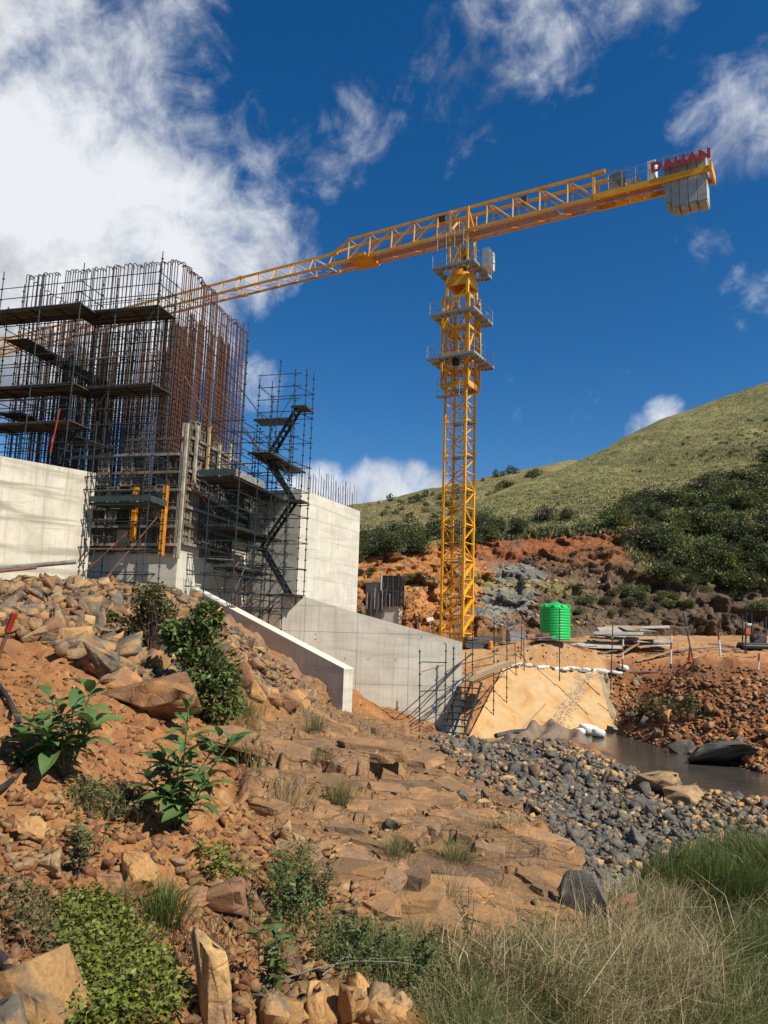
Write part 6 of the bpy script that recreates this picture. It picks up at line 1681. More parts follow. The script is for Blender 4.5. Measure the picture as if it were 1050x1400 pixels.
for k in range(16):
    px = [640, 690, 725, 748, 780, 800, 900, 915, 930, 965, 1005, 1015, 770, 735, 665, 880][k]; Y = rng.uniform(48.5, 53); c = P(px, 880, Y); L_ = rng.uniform(1.2, 2.8); rz = rng.uniform(-.6, .6)
    u = np.array([math.cos(rz), math.sin(rz), rng.uniform(-.04, .10)]); u /= np.linalg.norm(u); c[2] = gz(c[0], c[1]) + .12 + abs(u[2]) * L_ / 2
    B = MB()
    if k % 3 == 0: B.tube(c - u * L_ / 2, c + u * L_ / 2, .045, 8)
    else: B.box(*beam(c - u * L_ / 2, c + u * L_ / 2, rng.uniform(.14, .28), .05))
    tag(B.build('scaffold_tube' if k % 3 == 0 else 'plank', M[['rust_tube', 'timber', 'grey_timber', 'scaffold_light', 'ply'][k % 5]] if k % 3 else M['scaffold_light' if k % 2 else 'rust_tube'], None, loc=c), ('loose steel tube lying on the far bank' if k % 3 == 0 else 'loose board lying on the far bank') + (' left of the green tank' if px < 759 else ' right of the green tank'), 'tube' if k % 3 == 0 else 'plank', 'loose tubes and boards on the far bank')
# crumpled dark pipe ends and scrap near the tank
for k, (px, py) in enumerate(((735, 872), (742, 876), (727, 877))):
    c = P(px, py, 52); c[2] = gz(c[0], c[1]) + .22; B = MB(); d = np.array([.8, -.5 + .4 * k, .1]); d /= np.linalg.norm(d)
    u = np.cross(d, Z); w = np.cross(u, d); n = 12; v = []
    for e in (-.45, .45):
        for rr in (.24, .2): v += [c + d * e + (u * math.cos(6.283 * i / n) + w * math.sin(6.283 * i / n)) * rr for i in range(n)]
    f = []
    for i in range(n):
        j = (i + 1) % n; f += [(i, j, 2 * n + j, 2 * n + i), (n + i, 3 * n + i, 3 * n + j, n + j), (i, n + i, n + j, j), (2 * n + i, 2 * n + j, 3 * n + j, 3 * n + i)]
    B.add(v, f); tag(B.build('pipe_offcut', M['rust_tube'], None, loc=c), 'short rusty pipe offcut lying at the left of the green tank', 'pipe', 'rusty pipe offcuts by the tank')
# sandbags along the edge above the apron
def bag_mesh(seed, mat):
    rnd = np.random.default_rng(seed); bm = bmesh.new(); bmesh.ops.create_icosphere(bm, subdivisions=3, radius=1.0)
    for v in bm.verts:
        c = np.array(v.co); s = np.sign(c) * np.abs(c) ** .6; s[2] += .12 * math.sin(s[0] * 5 + seed) * abs(s[0]); s += rnd.normal(size=3) * .02; v.co = s
    me = bpy.data.meshes.new('sandbag'); bm.to_mesh(me); bm.free(); me.materials.append(M[mat]); me.polygons.foreach_set('use_smooth', [True] * len(me.polygons)); return me
bags = [bag_mesh(k, 'sandbag') for k in range(4)]; bagb = bag_mesh(9, 'bag_blue')
rng = np.random.default_rng(3)
for k in range(21):
    t_ = k / 20; a_ = (SD - _e1 * .15) * (1 - t_) + (SC + _e1 * 1.9 - Z * .1) * t_ + np.array([0, .1, .06])
    blue = k in (13, 18)
    o = place(bagb if blue else bags[k % 4], 'sandbag', None, a_ + np.array([0, rng.normal() * .16, rng.normal() * .03]), (rng.normal() * .1, rng.normal() * .12, rng.normal() * .3), (rng.uniform(.26, .34), .2, rng.uniform(.09, .13)))
    tag(o, ('pale blue sandbag, left one of two in the white row above the apron' if k == 13 else 'pale blue sandbag, right one of two in the white row above the apron') if blue else 'white sandbag in the row along the top of the ochre apron', 'sandbag', None if blue else 'white sandbags above the apron')
for k, (px, py, s_, lab) in enumerate(((822, 920, .34, 'white sandbag slumped below the right end of the row'), (853, 915, .4, 'white sandbag on the rubble right of the apron'), (838, 922, .3, 'small white sandbag fallen onto the rubble by the apron corner'))):
    h = hit(px, py); o = place(bags[k % 4], 'sandbag', None, h[0] + Z * .1, (.2, .1, k), (s_ * 1.2, s_ * .7, s_ * .45)); tag(o, lab, 'sandbag')
for k, (px, py, s_, lab) in enumerate(((806, 996, .42, 'large white bulk bag at the foot of the apron by the water'), (818, 1000, .34, 'white bulk bag at the water edge, right of the larger one'), (790, 998, .3, 'small white bag half under the brown sheet at the apron foot'))):
    c = PZ(px, py + 6, -4.95); o = place(bags[(k + 1) % 4], 'bulk_bag', None, c + Z * s_ * .45, (.1, .15, .4 + k), (s_ * 1.3, s_, s_ * .62)); tag(o, lab, 'bag')
# cement-pale spill under the sandbags
rng = np.random.default_rng(8)
for k in range(11):
    px = 700 + 13 * k; t_ = (k + rng.uniform(-.3, .3)) / 10; h = (SD * (1 - t_) + SC * t_ + np.array([0, .25, -.05]), 0)
    o = place(ROCKS[('rock_tan', 3)][k % 9][0] if ('rock_tan', 3) in ROCKS else rocks_of('rock_tan', 9, 3)[k % 9][0], 'rock', None, h[0], (rng.normal() * .3, .2, k), (rng.uniform(.3, .6), rng.uniform(.2, .3), rng.uniform(.14, .26)))
    tag(o, 'pale rock packed under the white sandbag row', 'rock', 'pale rocks under the sandbags')
# brown sheet heaped at the foot of the apron
A_c = PZ(750, 1012, -4.9); n1_, n2_ = 46, 26
u = np.array([1.0, .12, 0]); v = np.array([-.12, 1.0, 0])
gx_, gy_ = np.meshgrid(np.linspace(-1, 1, n1_), np.linspace(-1, 1, n2_))
hgt = .62 * np.exp(-((gx_ + .15) ** 2 * 3.0 + gy_ ** 2 * 1.6)) + .35 * np.exp(-((gx_ - .5) ** 2 * 6 + gy_ ** 2 * 2)) + .17 * np.sin(gx_ * 10 - gy_ * 5 + 1.5 * np.sin(gy_ * 3 + gx_ * 2)) * np.exp(-gx_ ** 2 * 1.2) + .16 * np.abs(fbm(gx_ * 3, gy_ * 2.4, oct=3, seed=4))
hgt *= np.clip((1 - gx_ ** 2) * 3, 0, 1) * np.clip((1 - gy_ ** 2) * 3, 0, 1); hgt -= .12
V_s = A_c + gx_[..., None] * u * 2.3 + gy_[..., None] * v * 1.0 + hgt[..., None] * Z * 1.25
ii = np.arange(n1_ * n2_).reshape(n2_, n1_); fq = np.stack([ii[:-1, :-1], ii[:-1, 1:], ii[1:, 1:], ii[1:, :-1]], -1).reshape(-1, 4)
o = link(np_mesh('ground_sheet', V_s.reshape(-1, 3), fq, M['tarp'], True), 'ground_sheet'); sm = o.modifiers.new('thick', 'SOLIDIFY'); sm.thickness = .02
tag(o, 'brown crumpled geotextile sheet heaped at the foot of the apron beside the water', 'sheet')
B = MB(); B.path([PZ(678, 1006, -4.75), PZ(700, 1001, -4.7), PZ(725, 999, -4.6), PZ(745, 1000, -4.5)], .12, 7); tag(B.build('sheet_roll', M['form_dark'], None, loc=PZ(678, 1006, -4.75)), 'dark rolled sheet edge lying left of the brown geotextile', 'sheet')
# poles and marker posts
def post(px0, py0, px1, py1, Y, r, mats, label, name='post', cat='post', bands=1):
    b = P(px0, py0, Y); t_ = P(px1, py1, Y)
    root = thing(name, b, label, cat)
    for k in range(bands):
        B = MB(); B.tube(b + (t_ - b) * (k / bands), b + (t_ - b) * ((k + 1) / bands), r, 7); B.build('pole' if bands == 1 else 'band', M[mats[k % len(mats)]], root)
    B = MB(); B.box(t_ - (t_ - b) * .25, (.09, .09, .07)); B.build('coupler', M['galv'], root)
    B = MB(); B.tube(b - Z * .25, b + Z * .02, r * 1.3, 7); B.build('foot', M['form_dark'], root)
for a in [(765, 925, 765, 832, 45.3, .03, ['scaffold'], 'dark upright pole in front of the right side of the green tank'), (835, 938, 838, 850, 43.6, .03, ['scaffold'], 'tall dark pole at the right corner of the ochre apron'),
          (717, 916, 716, 876, 45.5, .025, ['scaffold'], 'short dark pole at the left end of the sandbag row'), (712, 905, 714, 838, 46.5, .026, ['scaffold'], 'slim dark pole between the crane and the green tank'),
          (951, 920, 934, 838, 42.8, .035, ['scaffold', 'scaffold_light'], 'long dark pole leaning left beside the orange traffic cone'), (1019, 892, 1020, 838, 52, .04, ['scaffold'], 'dark pole beside the drilling machine at the right edge'),
          (560, 872, 560, 846, 54, .022, ['rust_tube'], 'thin rusty rod behind the wing wall, left of the white lamp'), (571, 876, 571, 848, 54, .022, ['rust_tube'], 'thin rusty rod behind the wing wall nearest the white lamp'), (548, 868, 548, 838, 54, .022, ['rust_tube'], 'thin rusty rod behind the wing wall beside the far formwork'),
          (676, 872, 676, 843, 53, .026, ['scaffold'], 'thin dark rod standing behind the panel stacks')]:
    post(*a)
for a in [(851, 910, 852, 874, 45.5, .045, ['red', 'white'], 'red and white banded marker post behind the sandbag row'), (917, 908, 918, 868, 44.5, .05, ['white', 'white', 'red'], 'white marker post left of the orange traffic cone'),
          (986, 907, 982, 864, 44.3, .055, ['white', 'white', 'white', 'red'], 'white marker post with a crossbar right of the orange cone'), (1035, 938, 1038, 893, 41.5, .05, ['white', 'red'], 'red and white marker post at the right edge of the bank'),
          (706, 925, 704, 880, 44.8, .03, ['rust_tube', 'red'], 'rusty red post at the top left corner of the apron')]:
    post(*a, name='marker_post', bands=4)
a_, b_ = P(968, 880, 44.3), P(1005, 884, 44.3); B = MB(); B.tube(a_, b_, .04, 7); tag(B.build('cross_rail', M['rust_tube'], None, loc=a_), 'brown rail lying across the white marker post', 'rail')
c = hit(944, 905)[0]; cone = thing('traffic_cone', c, 'orange traffic cone on the edge of the far bank', 'traffic cone')
B = MB(); B.box(c + Z * .02, (.42, .42, .04)); B.build('base', M['orange_plastic'], cone); B = MB(); B.lathe(c + Z * .04, [(.17, 0), (.15, .1), (.045, .8), (.03, .82)], 20); B.build('cone_body', M['orange_plastic'], cone)
# drilling machine at the right edge
c = P(1030, 886, 55.0); c[2] = gz(c[0], c[1])
rig = thing('drilling_machine', c, 'small dark drilling machine with upright rods on the orange ground at the right edge', 'machine')
B = MB(); B.box(c + Z * .35, (1.9, .9, .25)); B.box(c + np.array([.3, 0, .75]), (.8, .7, .55)); B.build('machine_body', M['form_dark'], rig, bevel=.04)
for s_ in (-.45, .45):
    B = MB(); B.box(c + np.array([0, s_, .18]), (2.0, .22, .3)); B.build('track', M['black'], rig, bevel=.08)
for k, (x, h, m) in enumerate(((-.75, 2.4, 'scaffold'), (-.5, 1.5, 'scaffold_light'), (-.1, 2.6, 'scaffold'), (.5, 1.4, 'rust_tube'), (.9, 2.2, 'scaffold'))):
    B = MB(); B.tube(c + np.array([x, 0, .4]), c + np.array([x + .08, 0, h]), .045, 7); B.build('drill_rod', M[m], rig)
B = MB(); B.box(c + np.array([-.45, -.1, 1.25]), (.35, .3, .4)); B.build('drill_head', M['orange_plastic'], rig, bevel=.03); B = MB(); B.box(c + np.array([-.3, -.1, 1.75]), (.3, .3, .14)); B.build('drill_cap', M['white'], rig, bevel=.02)
B = MB(); B.path([c + np.array([.3, -.4, .9]), c + np.array([-.2, -.7, 1.2]), c + np.array([-.5, -.6, .9])], .05, 6); B.build('drill_hose', M['rubber'], rig)
# white lamp on a post behind the wing wall
c = P(589, 872, 54.0); lp = thing('site_lamp', c, 'small white lamp on a post behind the wing wall left of the crane', 'lamp')
t_ = P(586, 848, 54.0); B = MB(); B.tube(c - Z * .6, t_, .03, 6); B.build('lamp_post', M['rust_tube'], lp); B = MB(); B.box(t_ + np.array([.08, -.08, .05]), (.48, .3, .26), [np.array([.95, 0, .3]), np.array([0, 1, 0]), np.array([-.3, 0, .95])]); B.build('lamp_head', M['white'], lp, bevel=.03)
# far pier with dark formwork
c = P(533, 850, 58.0); c[2] = -.8
fpier = thing('concrete_pier', c, 'small far concrete pier wrapped in dark formwork behind the wing wall', 'pier')
B = MB(); B.box(c + np.array([.15, .6, 2.2]), (1.25, 1.25, 4.4), [aX, bX, Z]); B.build('pier_core', M['conc_smooth'], fpier)
fmb = form_mesh('formwork_panel', .42, 1.15, M['form_dark'], 3)
for lev in range(2):
    for k in range(3): place(fmb, 'formwork_panel', fpier, c + np.array([.15, .6, 0]) - bX * .66 + aX * (-.43 + .43 * k) + Z * (3.4 + 1.17 * lev), (0, 0, rz_front))
    for k in range(3): place(fmb, 'formwork_panel', fpier, c + np.array([.15, .6, 0]) + aX * .66 + bX * (-.43 + .43 * k) + Z * (3.4 + 1.17 * lev), (0, 0, rz_right))
B = MB(); B.box(c + np.array([-1.15, .4, 2.3]), (1.3, .8, 4.6), [aX, bX, Z]); B.build('pier_wing', M['form_dark'], fpier)
for k in range(7):
    B = MB(); q = c + np.array([-1.75 + .28 * k, -.2, 2.6]); B.tube(q, q + Z * (1.2 + .2 * (k % 3)), .05, 6); B.build('prop', M['form_dark'] if k % 2 else M['scaffold_light'], fpier)
B = MB(); B.tube(c + np.array([-.75, -.1, 4.0]), c + np.array([-.75, -.1, 5.3]), .08, 7); B.build('pipe', M['galv'], fpier)
# steel tubes lying before the long wall, stake and hoses in the foreground
for a_, b_, r_2, m, lab in ((P(-20, 779, 27.5), P(104, 768, 28.8), .085, 'scaffold_light', 'long grey steel tube lying across the rubble before the concrete wall'), (P(-20, 783, 27.2), P(50, 776, 27.9), .06, 'rust_tube', 'shorter rusty tube under the long grey one at the left edge')):
    B = MB(); B.tube(a_, b_, r_2, 10); tag(B.build('steel_tube', M[m], None, loc=a_), lab, 'tube')
h0 = hit(-6, 905)[0]; d_ = h0[1]
st = thing('marker_stake', h0, 'red and rusty marker stake leaning in the soil at the left edge', 'stake')
tp = P(20, 838, d_ - .2); 
B = MB(); B.box(*beam(h0 - Z * .1, h0 + (tp - h0) * .62, .05, .02)); B.build('stake', M['rust_tube'], st); B = MB(); B.box(*beam(h0 + (tp - h0) * .62, tp, .075, .05)); B.build('red_end', M['red'], st)
def hose(pts, r, label):
    q = []
    for px, py in pts:
        h = hit(px, py); q.append(h[0] + Z * r * 1.5 if h else P(px, py, 6))
    qq = []
    for i in range(len(q) - 1):
        p0_, p1_, p2_, p3_ = q[max(i - 1, 0)], q[i], q[i + 1], q[min(i + 2, len(q) - 1)]
        for f in np.linspace(0, 1, 6)[:-1]: qq.append(.5 * (2 * p1_ + (p2_ - p0_) * f + (2 * p0_ - 5 * p1_ + 4 * p2_ - p3_) * f ** 2 + (3 * p1_ - p0_ - 3 * p2_ + p3_) * f ** 3))
    qq.append(q[-1]); B = MB(); B.path(qq, r, 10); tag(B.build('hose', M['rubber'], None, loc=q[0], smooth=True), label, 'hose')
hose([(-30, 905), (0, 944), (14, 966), (24, 990), (32, 1015), (36, 1040), (26, 1060), (8, 1080), (-30, 1100)], .03, 'black hose curling past the left broad-leaved plant')
hose([(-20, 1295), (4, 1325), (18, 1352), (30, 1385), (40, 1420)], .026, 'black hose across the boulder in the bottom left corner')
hose([(60, 812), (110, 815), (150, 822), (190, 825)], .035, 'dark hose lying on the crest of the rubble')
# ------------------------------------------------------------------ vegetation
def unit(a): return a / (np.linalg.norm(a, axis=-1, keepdims=True) + 1e-9)
def leaves_np(pos, d, n, L, W, fold=.18):
    """diamond leaves: base, side, tip, side, folded along the midrib"""
    d = unit(d); s = unit(np.cross(d, n)); n = np.cross(s, d)
    L = np.asarray(L)[:, None]; W = np.asarray(W)[:, None]
    mid = pos + d * L * .45
    V = np.stack([pos, mid + s * W / 2 + n * W * fold, pos + d * L - n * L * .12, mid - s * W / 2 + n * W * fold], 1).reshape(-1, 3)
    F = np.arange(len(V)).reshape(-1, 4)
    return V, F
def blades_np(pos, h, w, lean, rng, droop=.5):
    n = len(pos)
    a = rng.uniform(0, 6.283, n); side = np.stack([np.cos(a), np.sin(a), 0 * a], 1)
    mid = pos + np.stack([lean[:, 0] * .35 * h, lean[:, 1] * .35 * h, .6 * h], 1)
    tip = pos + np.stack([lean[:, 0] * h * (1 + droop * .3), lean[:, 1] * h * (1 + droop * .3), h * (1 - .35 * droop * np.hypot(lean[:, 0], lean[:, 1]))], 1)
    sw = side * (w / 2)[:, None]
    V = np.stack([pos - sw, pos + sw, mid + sw * .8, mid - sw * .8, tip + sw * .12, tip - sw * .12], 1).reshape(-1, 3)
    b = np.arange(n)[:, None] * 6
    F = np.concatenate([b + np.array([0, 1, 2, 3]), b + np.array([3, 2, 4, 5])])
    return V, F
def ground_pts(poly, n, rng, bvh=None, maxy=400):
    out = []
    for px, py in rand_in(poly, n, rng):
        h = hit(px, py, bvh)
        if h is not None and h[0][1] < maxy and not keep_off(h[0]): out.append(h[0])
    return np.array(out)
def grass_field(name, parts, seed):
    """parts: (polygon, count, height range, material, lean strength)"""
    rng = np.random.default_rng(seed)
    mats, VV, FF_, MI, n0 = [], [], [], [], 0
    for poly, n, h0, h1, m, ls, wd in parts:
        c = ground_pts(poly, max(6, n // 14), rng)
        p = c[rng.integers(len(c), size=n)] + np.stack([rng.normal(size=n) * .11, rng.normal(size=n) * .11, np.full(n, -.03)], 1)
        # clumps of taller and shorter growth
        k = .75 + .5 * sstep(-.5, .6, vnoise(p[:, 0] * 1.1, p[:, 1] * 1.1, seed=seed))
        h = rng.uniform(h0, h1, n) * k
        lean = rng.normal(size=(n, 2)) * ls + np.array([.10, .02]) + .22 * np.stack([vnoise(p[:, 0] * .8, p[:, 1] * .8, seed=seed + 3), vnoise(p[:, 0] * .8, p[:, 1] * .8, seed=seed + 4)], 1)
        V, F = blades_np(p, h, rng.uniform(.6, 1.3, n) * wd, lean, rng, .9)
        if m not in mats: mats.append(m)
        VV.append(V); FF_.append(F + n0); MI.append(np.full(len(F), mats.index(m))); n0 += len(V)
    o = link(np_mesh(name, np.concatenate(VV), np.concatenate(FF_), [M[m] for m in mats], False, None, np.concatenate(MI)), name)
    o['kind'] = 'stuff'; return o
RB = [(615, 1430), (620, 1345), (700, 1320), (800, 1300), (850, 1230), (900, 1185), (960, 1165), (1080, 1165), (1250, 1185), (1250, 1480), (615, 1480)]
grass_field('tall_grass', [([(880, 1215), (960, 1175), (1250, 1190), (1250, 1290), (1090, 1250), (960, 1270)], 12000, .55, 1.0, 'grass_green', .16, .013),
                           ([(1000, 1230), (1250, 1230), (1250, 1480), (980, 1480)], 11000, .4, .8, 'grass_green', .24, .011),
                           (RB, 700, .7, 1.15, 'grass_dry', .55, .013), (RB, 10000, .30, .70, 'grass_olive', .36, .010), (RB, 3600, .40, .80, 'grass_dry', .42, .0085), (RB, 5200, .3, .7, 'grass_green', .36, .009),
                           ([(820, 1330), (850, 1230), (960, 1230), (960, 1400), (820, 1480)], 2000, .45, .9, 'grass_dry', .42, .009), ([(820, 1330), (850, 1230), (960, 1230), (960, 1400), (820, 1480)], 1800, .4, .8, 'grass_olive', .4, .009)], 301)
grass_field('dry_grass', [([(600, 1330), (640, 1300), (820, 1290), (830, 1450), (620, 1480)], 2000, .22, .50, 'grass_dry', .5, .0065), ([(600, 1330), (820, 1290), (830, 1450), (620, 1430)], 300, .4, .75, 'grass_dry', .6, .008), ([(440, 1295), (620, 1280), (820, 1310), (700, 1480), (610, 1480), (590, 1350), (460, 1340)], 4800, .16, .42, 'grass_olive', .45, .0065),
                          ([(610, 1380), (760, 1370), (760, 1480), (610, 1480)], 2500, .3, .55, 'grass_green', .35, .005)], 302)
grass_field('thin_grass', [([(300, 940), (345, 960), (350, 1060), (310, 1000)], 900, .2, .45, 'grass_olive', .4, .008), ([(400, 958), (500, 975), (470, 990), (400, 985)], 420, .12, .35, 'grass_dry', .4, .009), ([(860, 1075), (900, 1120), (860, 1140), (840, 1090)], 400, .15, .3, 'grass_olive', .3, .01),
                           ([(870, 955), (960, 960), (980, 985), (880, 985)], 700, .2, .45, 'grass_olive', .4, .02), ([(320, 1180), (420, 1180), (440, 1290), (330, 1290)], 700, .12, .3, 'grass_olive', .45, .005), ([(90, 1075), (200, 1085), (190, 1130), (100, 1110)], 700, .08, .22, 'grass_olive', .5, .004), ([(0, 1225), (60, 1230), (50, 1290), (0, 1280)], 300, .06, .16, 'grass_olive', .5, .004)], 303)
def tuft(px, py, n, h, mat, label, spread=.09, ls=.42, seed=0, wd=.006):
    hh = hit(px, py)
    if hh is None: return
    rng = np.random.default_rng(seed + int(px)); p = hh[0] + np.stack([rng.normal(size=n) * spread, rng.normal(size=n) * spread, np.full(n, -.03)], 1)
    lean = (p - hh[0])[:, :2] / spread * .28 + rng.normal(size=(n, 2)) * ls * .6
    V, F = blades_np(p, rng.uniform(.5, 1.1, n) * h, rng.uniform(.7, 1.3, n) * wd, lean, rng, 1.1)
    me = np_mesh('grass_tuft', V - hh[0], F, M[mat]); o = link(me, 'grass_tuft'); o.location = hh[0]
    tag(o, label, 'grass')
for a in [(428, 1000, 220, .62, 'grass_olive', 'grey green grass tuft at the top of the bedrock below the low wall', .12), (437, 1040, 200, .42, 'grass_olive', 'small olive tuft high on the bedrock slope', .12), (465, 1100, 260, .62, 'grass_olive', 'grey green tuft in a crack in the middle of the bedrock', .1),
          (390, 1098, 300, .55, 'grass_dry', 'thin dry tuft at the left side of the bedrock', .16), (540, 1175, 260, .42, 'grass_olive', 'olive tuft beside the dark overhang low on the bedrock', .1), (622, 1190, 420, .62, 'grass_olive', 'large fine grass tuft low on the right half of the bedrock', .13),
          (608, 1240, 240, .6, 'grass_dry', 'dry tuft growing from a crack below the large fine tuft', .1), (700, 1135, 260, .45, 'grass_dry', 'brown dry tuft near the right edge of the bedrock', .14), (590, 1040, 160, .5, 'grass_olive', 'small tuft at the edge between bedrock and dark stones', .12), (640, 1000, 100, .3, 'grass_dry', 'sparse dry tuft at the foot of the steel stairs', .1),
          (220, 1262, 420, .40, 'grass_green', 'bright green grass tuft arching beside the ochre boulder', .07), (160, 1245, 60, .3, 'grass_green', 'few upright green blades at the edge of the creeper', .04), (685, 1215, 140, .25, 'grass_dry', 'short dry tuft on the lower right of the bedrock', .08), (335, 980, 380, .7, 'grass_olive', 'loose grass clump right of the leafy shrub', .25)]:
    tuft(*a[:6], spread=a[6])
# broad-leaved plants: every leaf a part
def big_leaf(L, W, seed):
    rnd = random.Random(seed); n = 7; v, f = [], []
    for i in range(n):
        t = i / (n - 1); w = W / 2 * (math.sin(math.pi * min(1, t ** .75)) ** .8) * (1 if t < .98 else 0); y = L * t; z = -.22 * L * t * t + .06 * L * math.sin(t * 3)
        wav = .06 * W * math.sin(t * 9 + seed)
        v += [(-w, y, z + w * .30 + wav), (0, y, z), (w, y, z + w * .30 - wav)]
    for i in range(n - 1):
        a = i * 3; f += [(a, a + 1, a + 4, a + 3), (a + 1, a + 2, a + 5, a + 4)]
    B = MB(); B.add(v, f); B.tube((0, -.045, .0), (0, .02, 0), .004, 5)
    return B.mesh('leaf', [M['leaf_big']], None, True)
BL = [big_leaf(.35, .175, 1), big_leaf(.30, .15, 2), big_leaf(.23, .11, 3), big_leaf(.38, .185, 5)]
def orient(d, up):
    d = d / np.linalg.norm(d); x = np.cross(d, up); x /= np.linalg.norm(x) + 1e-9; z = np.cross(x, d)
    return Matrix(((x[0], d[0], z[0]), (x[1], d[1], z[1]), (x[2], d[2], z[2]))).to_euler()
def broad_plant(px, py, label, tips, seed, leaf_n=(8, 13)):
    base = hit(px, py)[0]; rnd = random.Random(seed)
    root = thing('broad_leaved_plant', base, label, 'plant')
    for (tx, ty, dd) in tips:
        t_ = P(tx, ty, base[1] + dd); midp = base * .5 + t_ * .5 + np.array([rnd.gauss(0, .03), 0, .08])
        B = MB(); B.path([base - Z * .03, midp, t_], .013, 6, r2=.006); B.build('stem', M['stem_green'], root, loc=base)
        n = rnd.randint(*leaf_n); a0 = rnd.random() * 6
        for k in range(n):
            f = 1 - (k / n) * .62; c = (base * (1 - f) ** 2 + 2 * midp * f * (1 - f) + t_ * f * f)
            a = a0 + k * 2.4; el = .75 - 1.15 * (k / n) + rnd.gauss(0, .15)
            d = np.array([math.cos(a) * math.cos(el), math.sin(a) * math.cos(el), math.sin(el)])
            if d[1] > .5: d[1] *= .6
            s_ = rnd.uniform(.6, 1.05) * (.62 if k < 2 else 1)
            place(BL[rnd.randrange(4)], 'leaf', root, c + d * .03, orient(d, Z + rnd.gauss(0, .25) * np.array([1, 0, 0])), (s_,) * 3)
    return root
broad_plant(90, 1062, 'broad-leaved green plant spreading beside the black hose at the left', [(40, 985, -.2), (70, 955, .0), (100, 965, -.25), (128, 935, .1), (60, 1000, -.45), (95, 1000, -.4), (130, 985, -.3), (30, 1010, -.1), (82, 975, .3)], 5, (11, 15))
broad_plant(240, 1135, 'taller broad-leaved plant on the orange soil left of the bedrock', [(258, 965, .2), (300, 1010, .25), (225, 1040, -.2), (205, 1065, -.25), (245, 1035, -.3), (285, 1065, -.1), (255, 1000, -.1), (235, 1085, -.4), (320, 1010, .3), (270, 1090, -.35)], 8, (10, 14))
# leafy shrub
def foliage(name, pos, d, L, W, mat, parent, rng, loc, kind='stuff'):
    V, F = leaves_np(pos, d, rng.normal(size=pos.shape) * .5 + Z, L, W)
    o = link(np_mesh(name, V - loc, F, M[mat]), name); 
    if parent is not None: o.parent = parent
    o.location = loc - org(parent); ORG[o.name] = loc
    if kind: o['kind'] = kind
    return o
def shrub(px, py, label, crowns, n, L, mat, seed, nparts=0, name='shrub', cat='shrub', twigs=10):
    base = hit(px, py)[0]; rng = np.random.default_rng(seed); root = thing(name, base, label, cat)
    pos, dirs = [], []
    for (cx, cy, rx, ry, w) in crowns:
        c = P(cx, cy, base[1] + rng.normal() * .1); k = base[1] / FPX; m = int(n * w)
        u = rng.normal(size=(m, 3)); u = unit(u) * (rng.uniform(.35, 1.05, m) ** .6)[:, None]
        # leaves gather on twigs
        tw = unit(rng.normal(size=(max(4, m // 14), 3))) * rng.uniform(.5, 1.0, (max(4, m // 14), 1))
        u = .35 * u + .75 * tw[rng.integers(len(tw), size=m)] + rng.normal(size=(m, 3)) * .05
        p = c + u * np.array([rx * k, (rx + ry) * .5 * k, ry * k]); pos.append(p); dirs.append(unit(u) + rng.normal(size=(m, 3)) * .5)
        for _ in range(twigs):
            t_ = c + unit(rng.normal(size=3)) * np.array([rx, rx, ry]) * k * .8
            if t_[2] < base[2]: continue
            B = MB(); B.path([base + rng.normal(size=3) * .03, base * .45 + t_ * .55 + rng.normal(size=3) * .05, t_], .011 * L / .08, 5, r2=.004); B.build('stem', M['twig'], root, loc=base)
    pos = np.concatenate(pos); dirs = np.concatenate(dirs)
    ok = pos[:, 2] > base[2] - .12; pos, dirs = pos[ok], dirs[ok]
    if nparts:
        order = np.argsort(pos[:, 1]); fr, pos2, d2_ = order[:nparts * 2:2], np.delete(pos, order[:nparts * 2:2], 0), np.delete(dirs, order[:nparts * 2:2], 0)
        B = MB(); B.add(*[x.tolist() for x in leaves_np(np.zeros((1, 3)), np.array([[0, 1.0, 0]]), np.array([[0, 0, 1.0]]), [L], [L * .85])]); lm = B.mesh('leaf', M[mat])
        for i in fr: place(lm, 'leaf', root, pos[i], orient(dirs[i], Z + rng.normal(size=3) * .5), (rng.uniform(.7, 1.3),) * 3)
        pos, dirs = pos2, d2_
    foliage('foliage', pos, dirs, rng.uniform(.6, 1.3, len(pos)) * L, rng.uniform(.6, 1.2, len(pos)) * L * .85, mat, root, rng, base)
    return root
shrub(285, 985, 'tall leafy dark green shrub at the middle of the rubble slope', [(285, 845, 20, 22, .16), (268, 880, 42, 36, .26), (285, 915, 45, 38, .26), (300, 955, 36, 36, .2), (240, 868, 26, 22, .12)], 3600, .13, 'leaf_shrub', 41, 150)
shrub(205, 898, 'thin dry olive shrub on the rubble left of the leafy shrub', [(205, 820, 28, 26, .4), (195, 860, 28, 30, .4), (225, 845, 18, 30, .2)], 2200, .10, 'leaf_dry', 42, 0, twigs=22)
shrub(152, 853, 'small low green weed among the grey rubble', [(150, 843, 14, 9, 1)], 220, .09, 'leaf_weed', 43, name='weed', cat='weed', twigs=4)
def lowplants(name, poly, n, L, h, mat, seed, label=None):
    rng = np.random.default_rng(seed); c = ground_pts(poly, n // 5, rng)
    p = c[rng.integers(len(c), size=n)] + np.stack([rng.normal(size=n) * .05, rng.normal(size=n) * .05, rng.uniform(0, h, n)], 1)
    V, F = leaves_np(p, np.concatenate([rng.normal(size=(n, 2)), rng.uniform(-.1, .8, (n, 1))], 1), rng.normal(size=(n, 3)) * .5 + Z, rng.uniform(.35, 1.0, n) ** .8 * L * 1.6, rng.uniform(.5, 1.2, n) * L * .85)
    o = link(np_mesh(name, V, F, M[mat]), name); o['kind'] = 'stuff'; return o
lowplants('creeper', [(70, 1250), (120, 1232), (150, 1240), (185, 1275), (215, 1300), (240, 1350), (235, 1410), (70, 1420), (85, 1340)], 6500, .033, .15, 'leaf_creeper', 51)
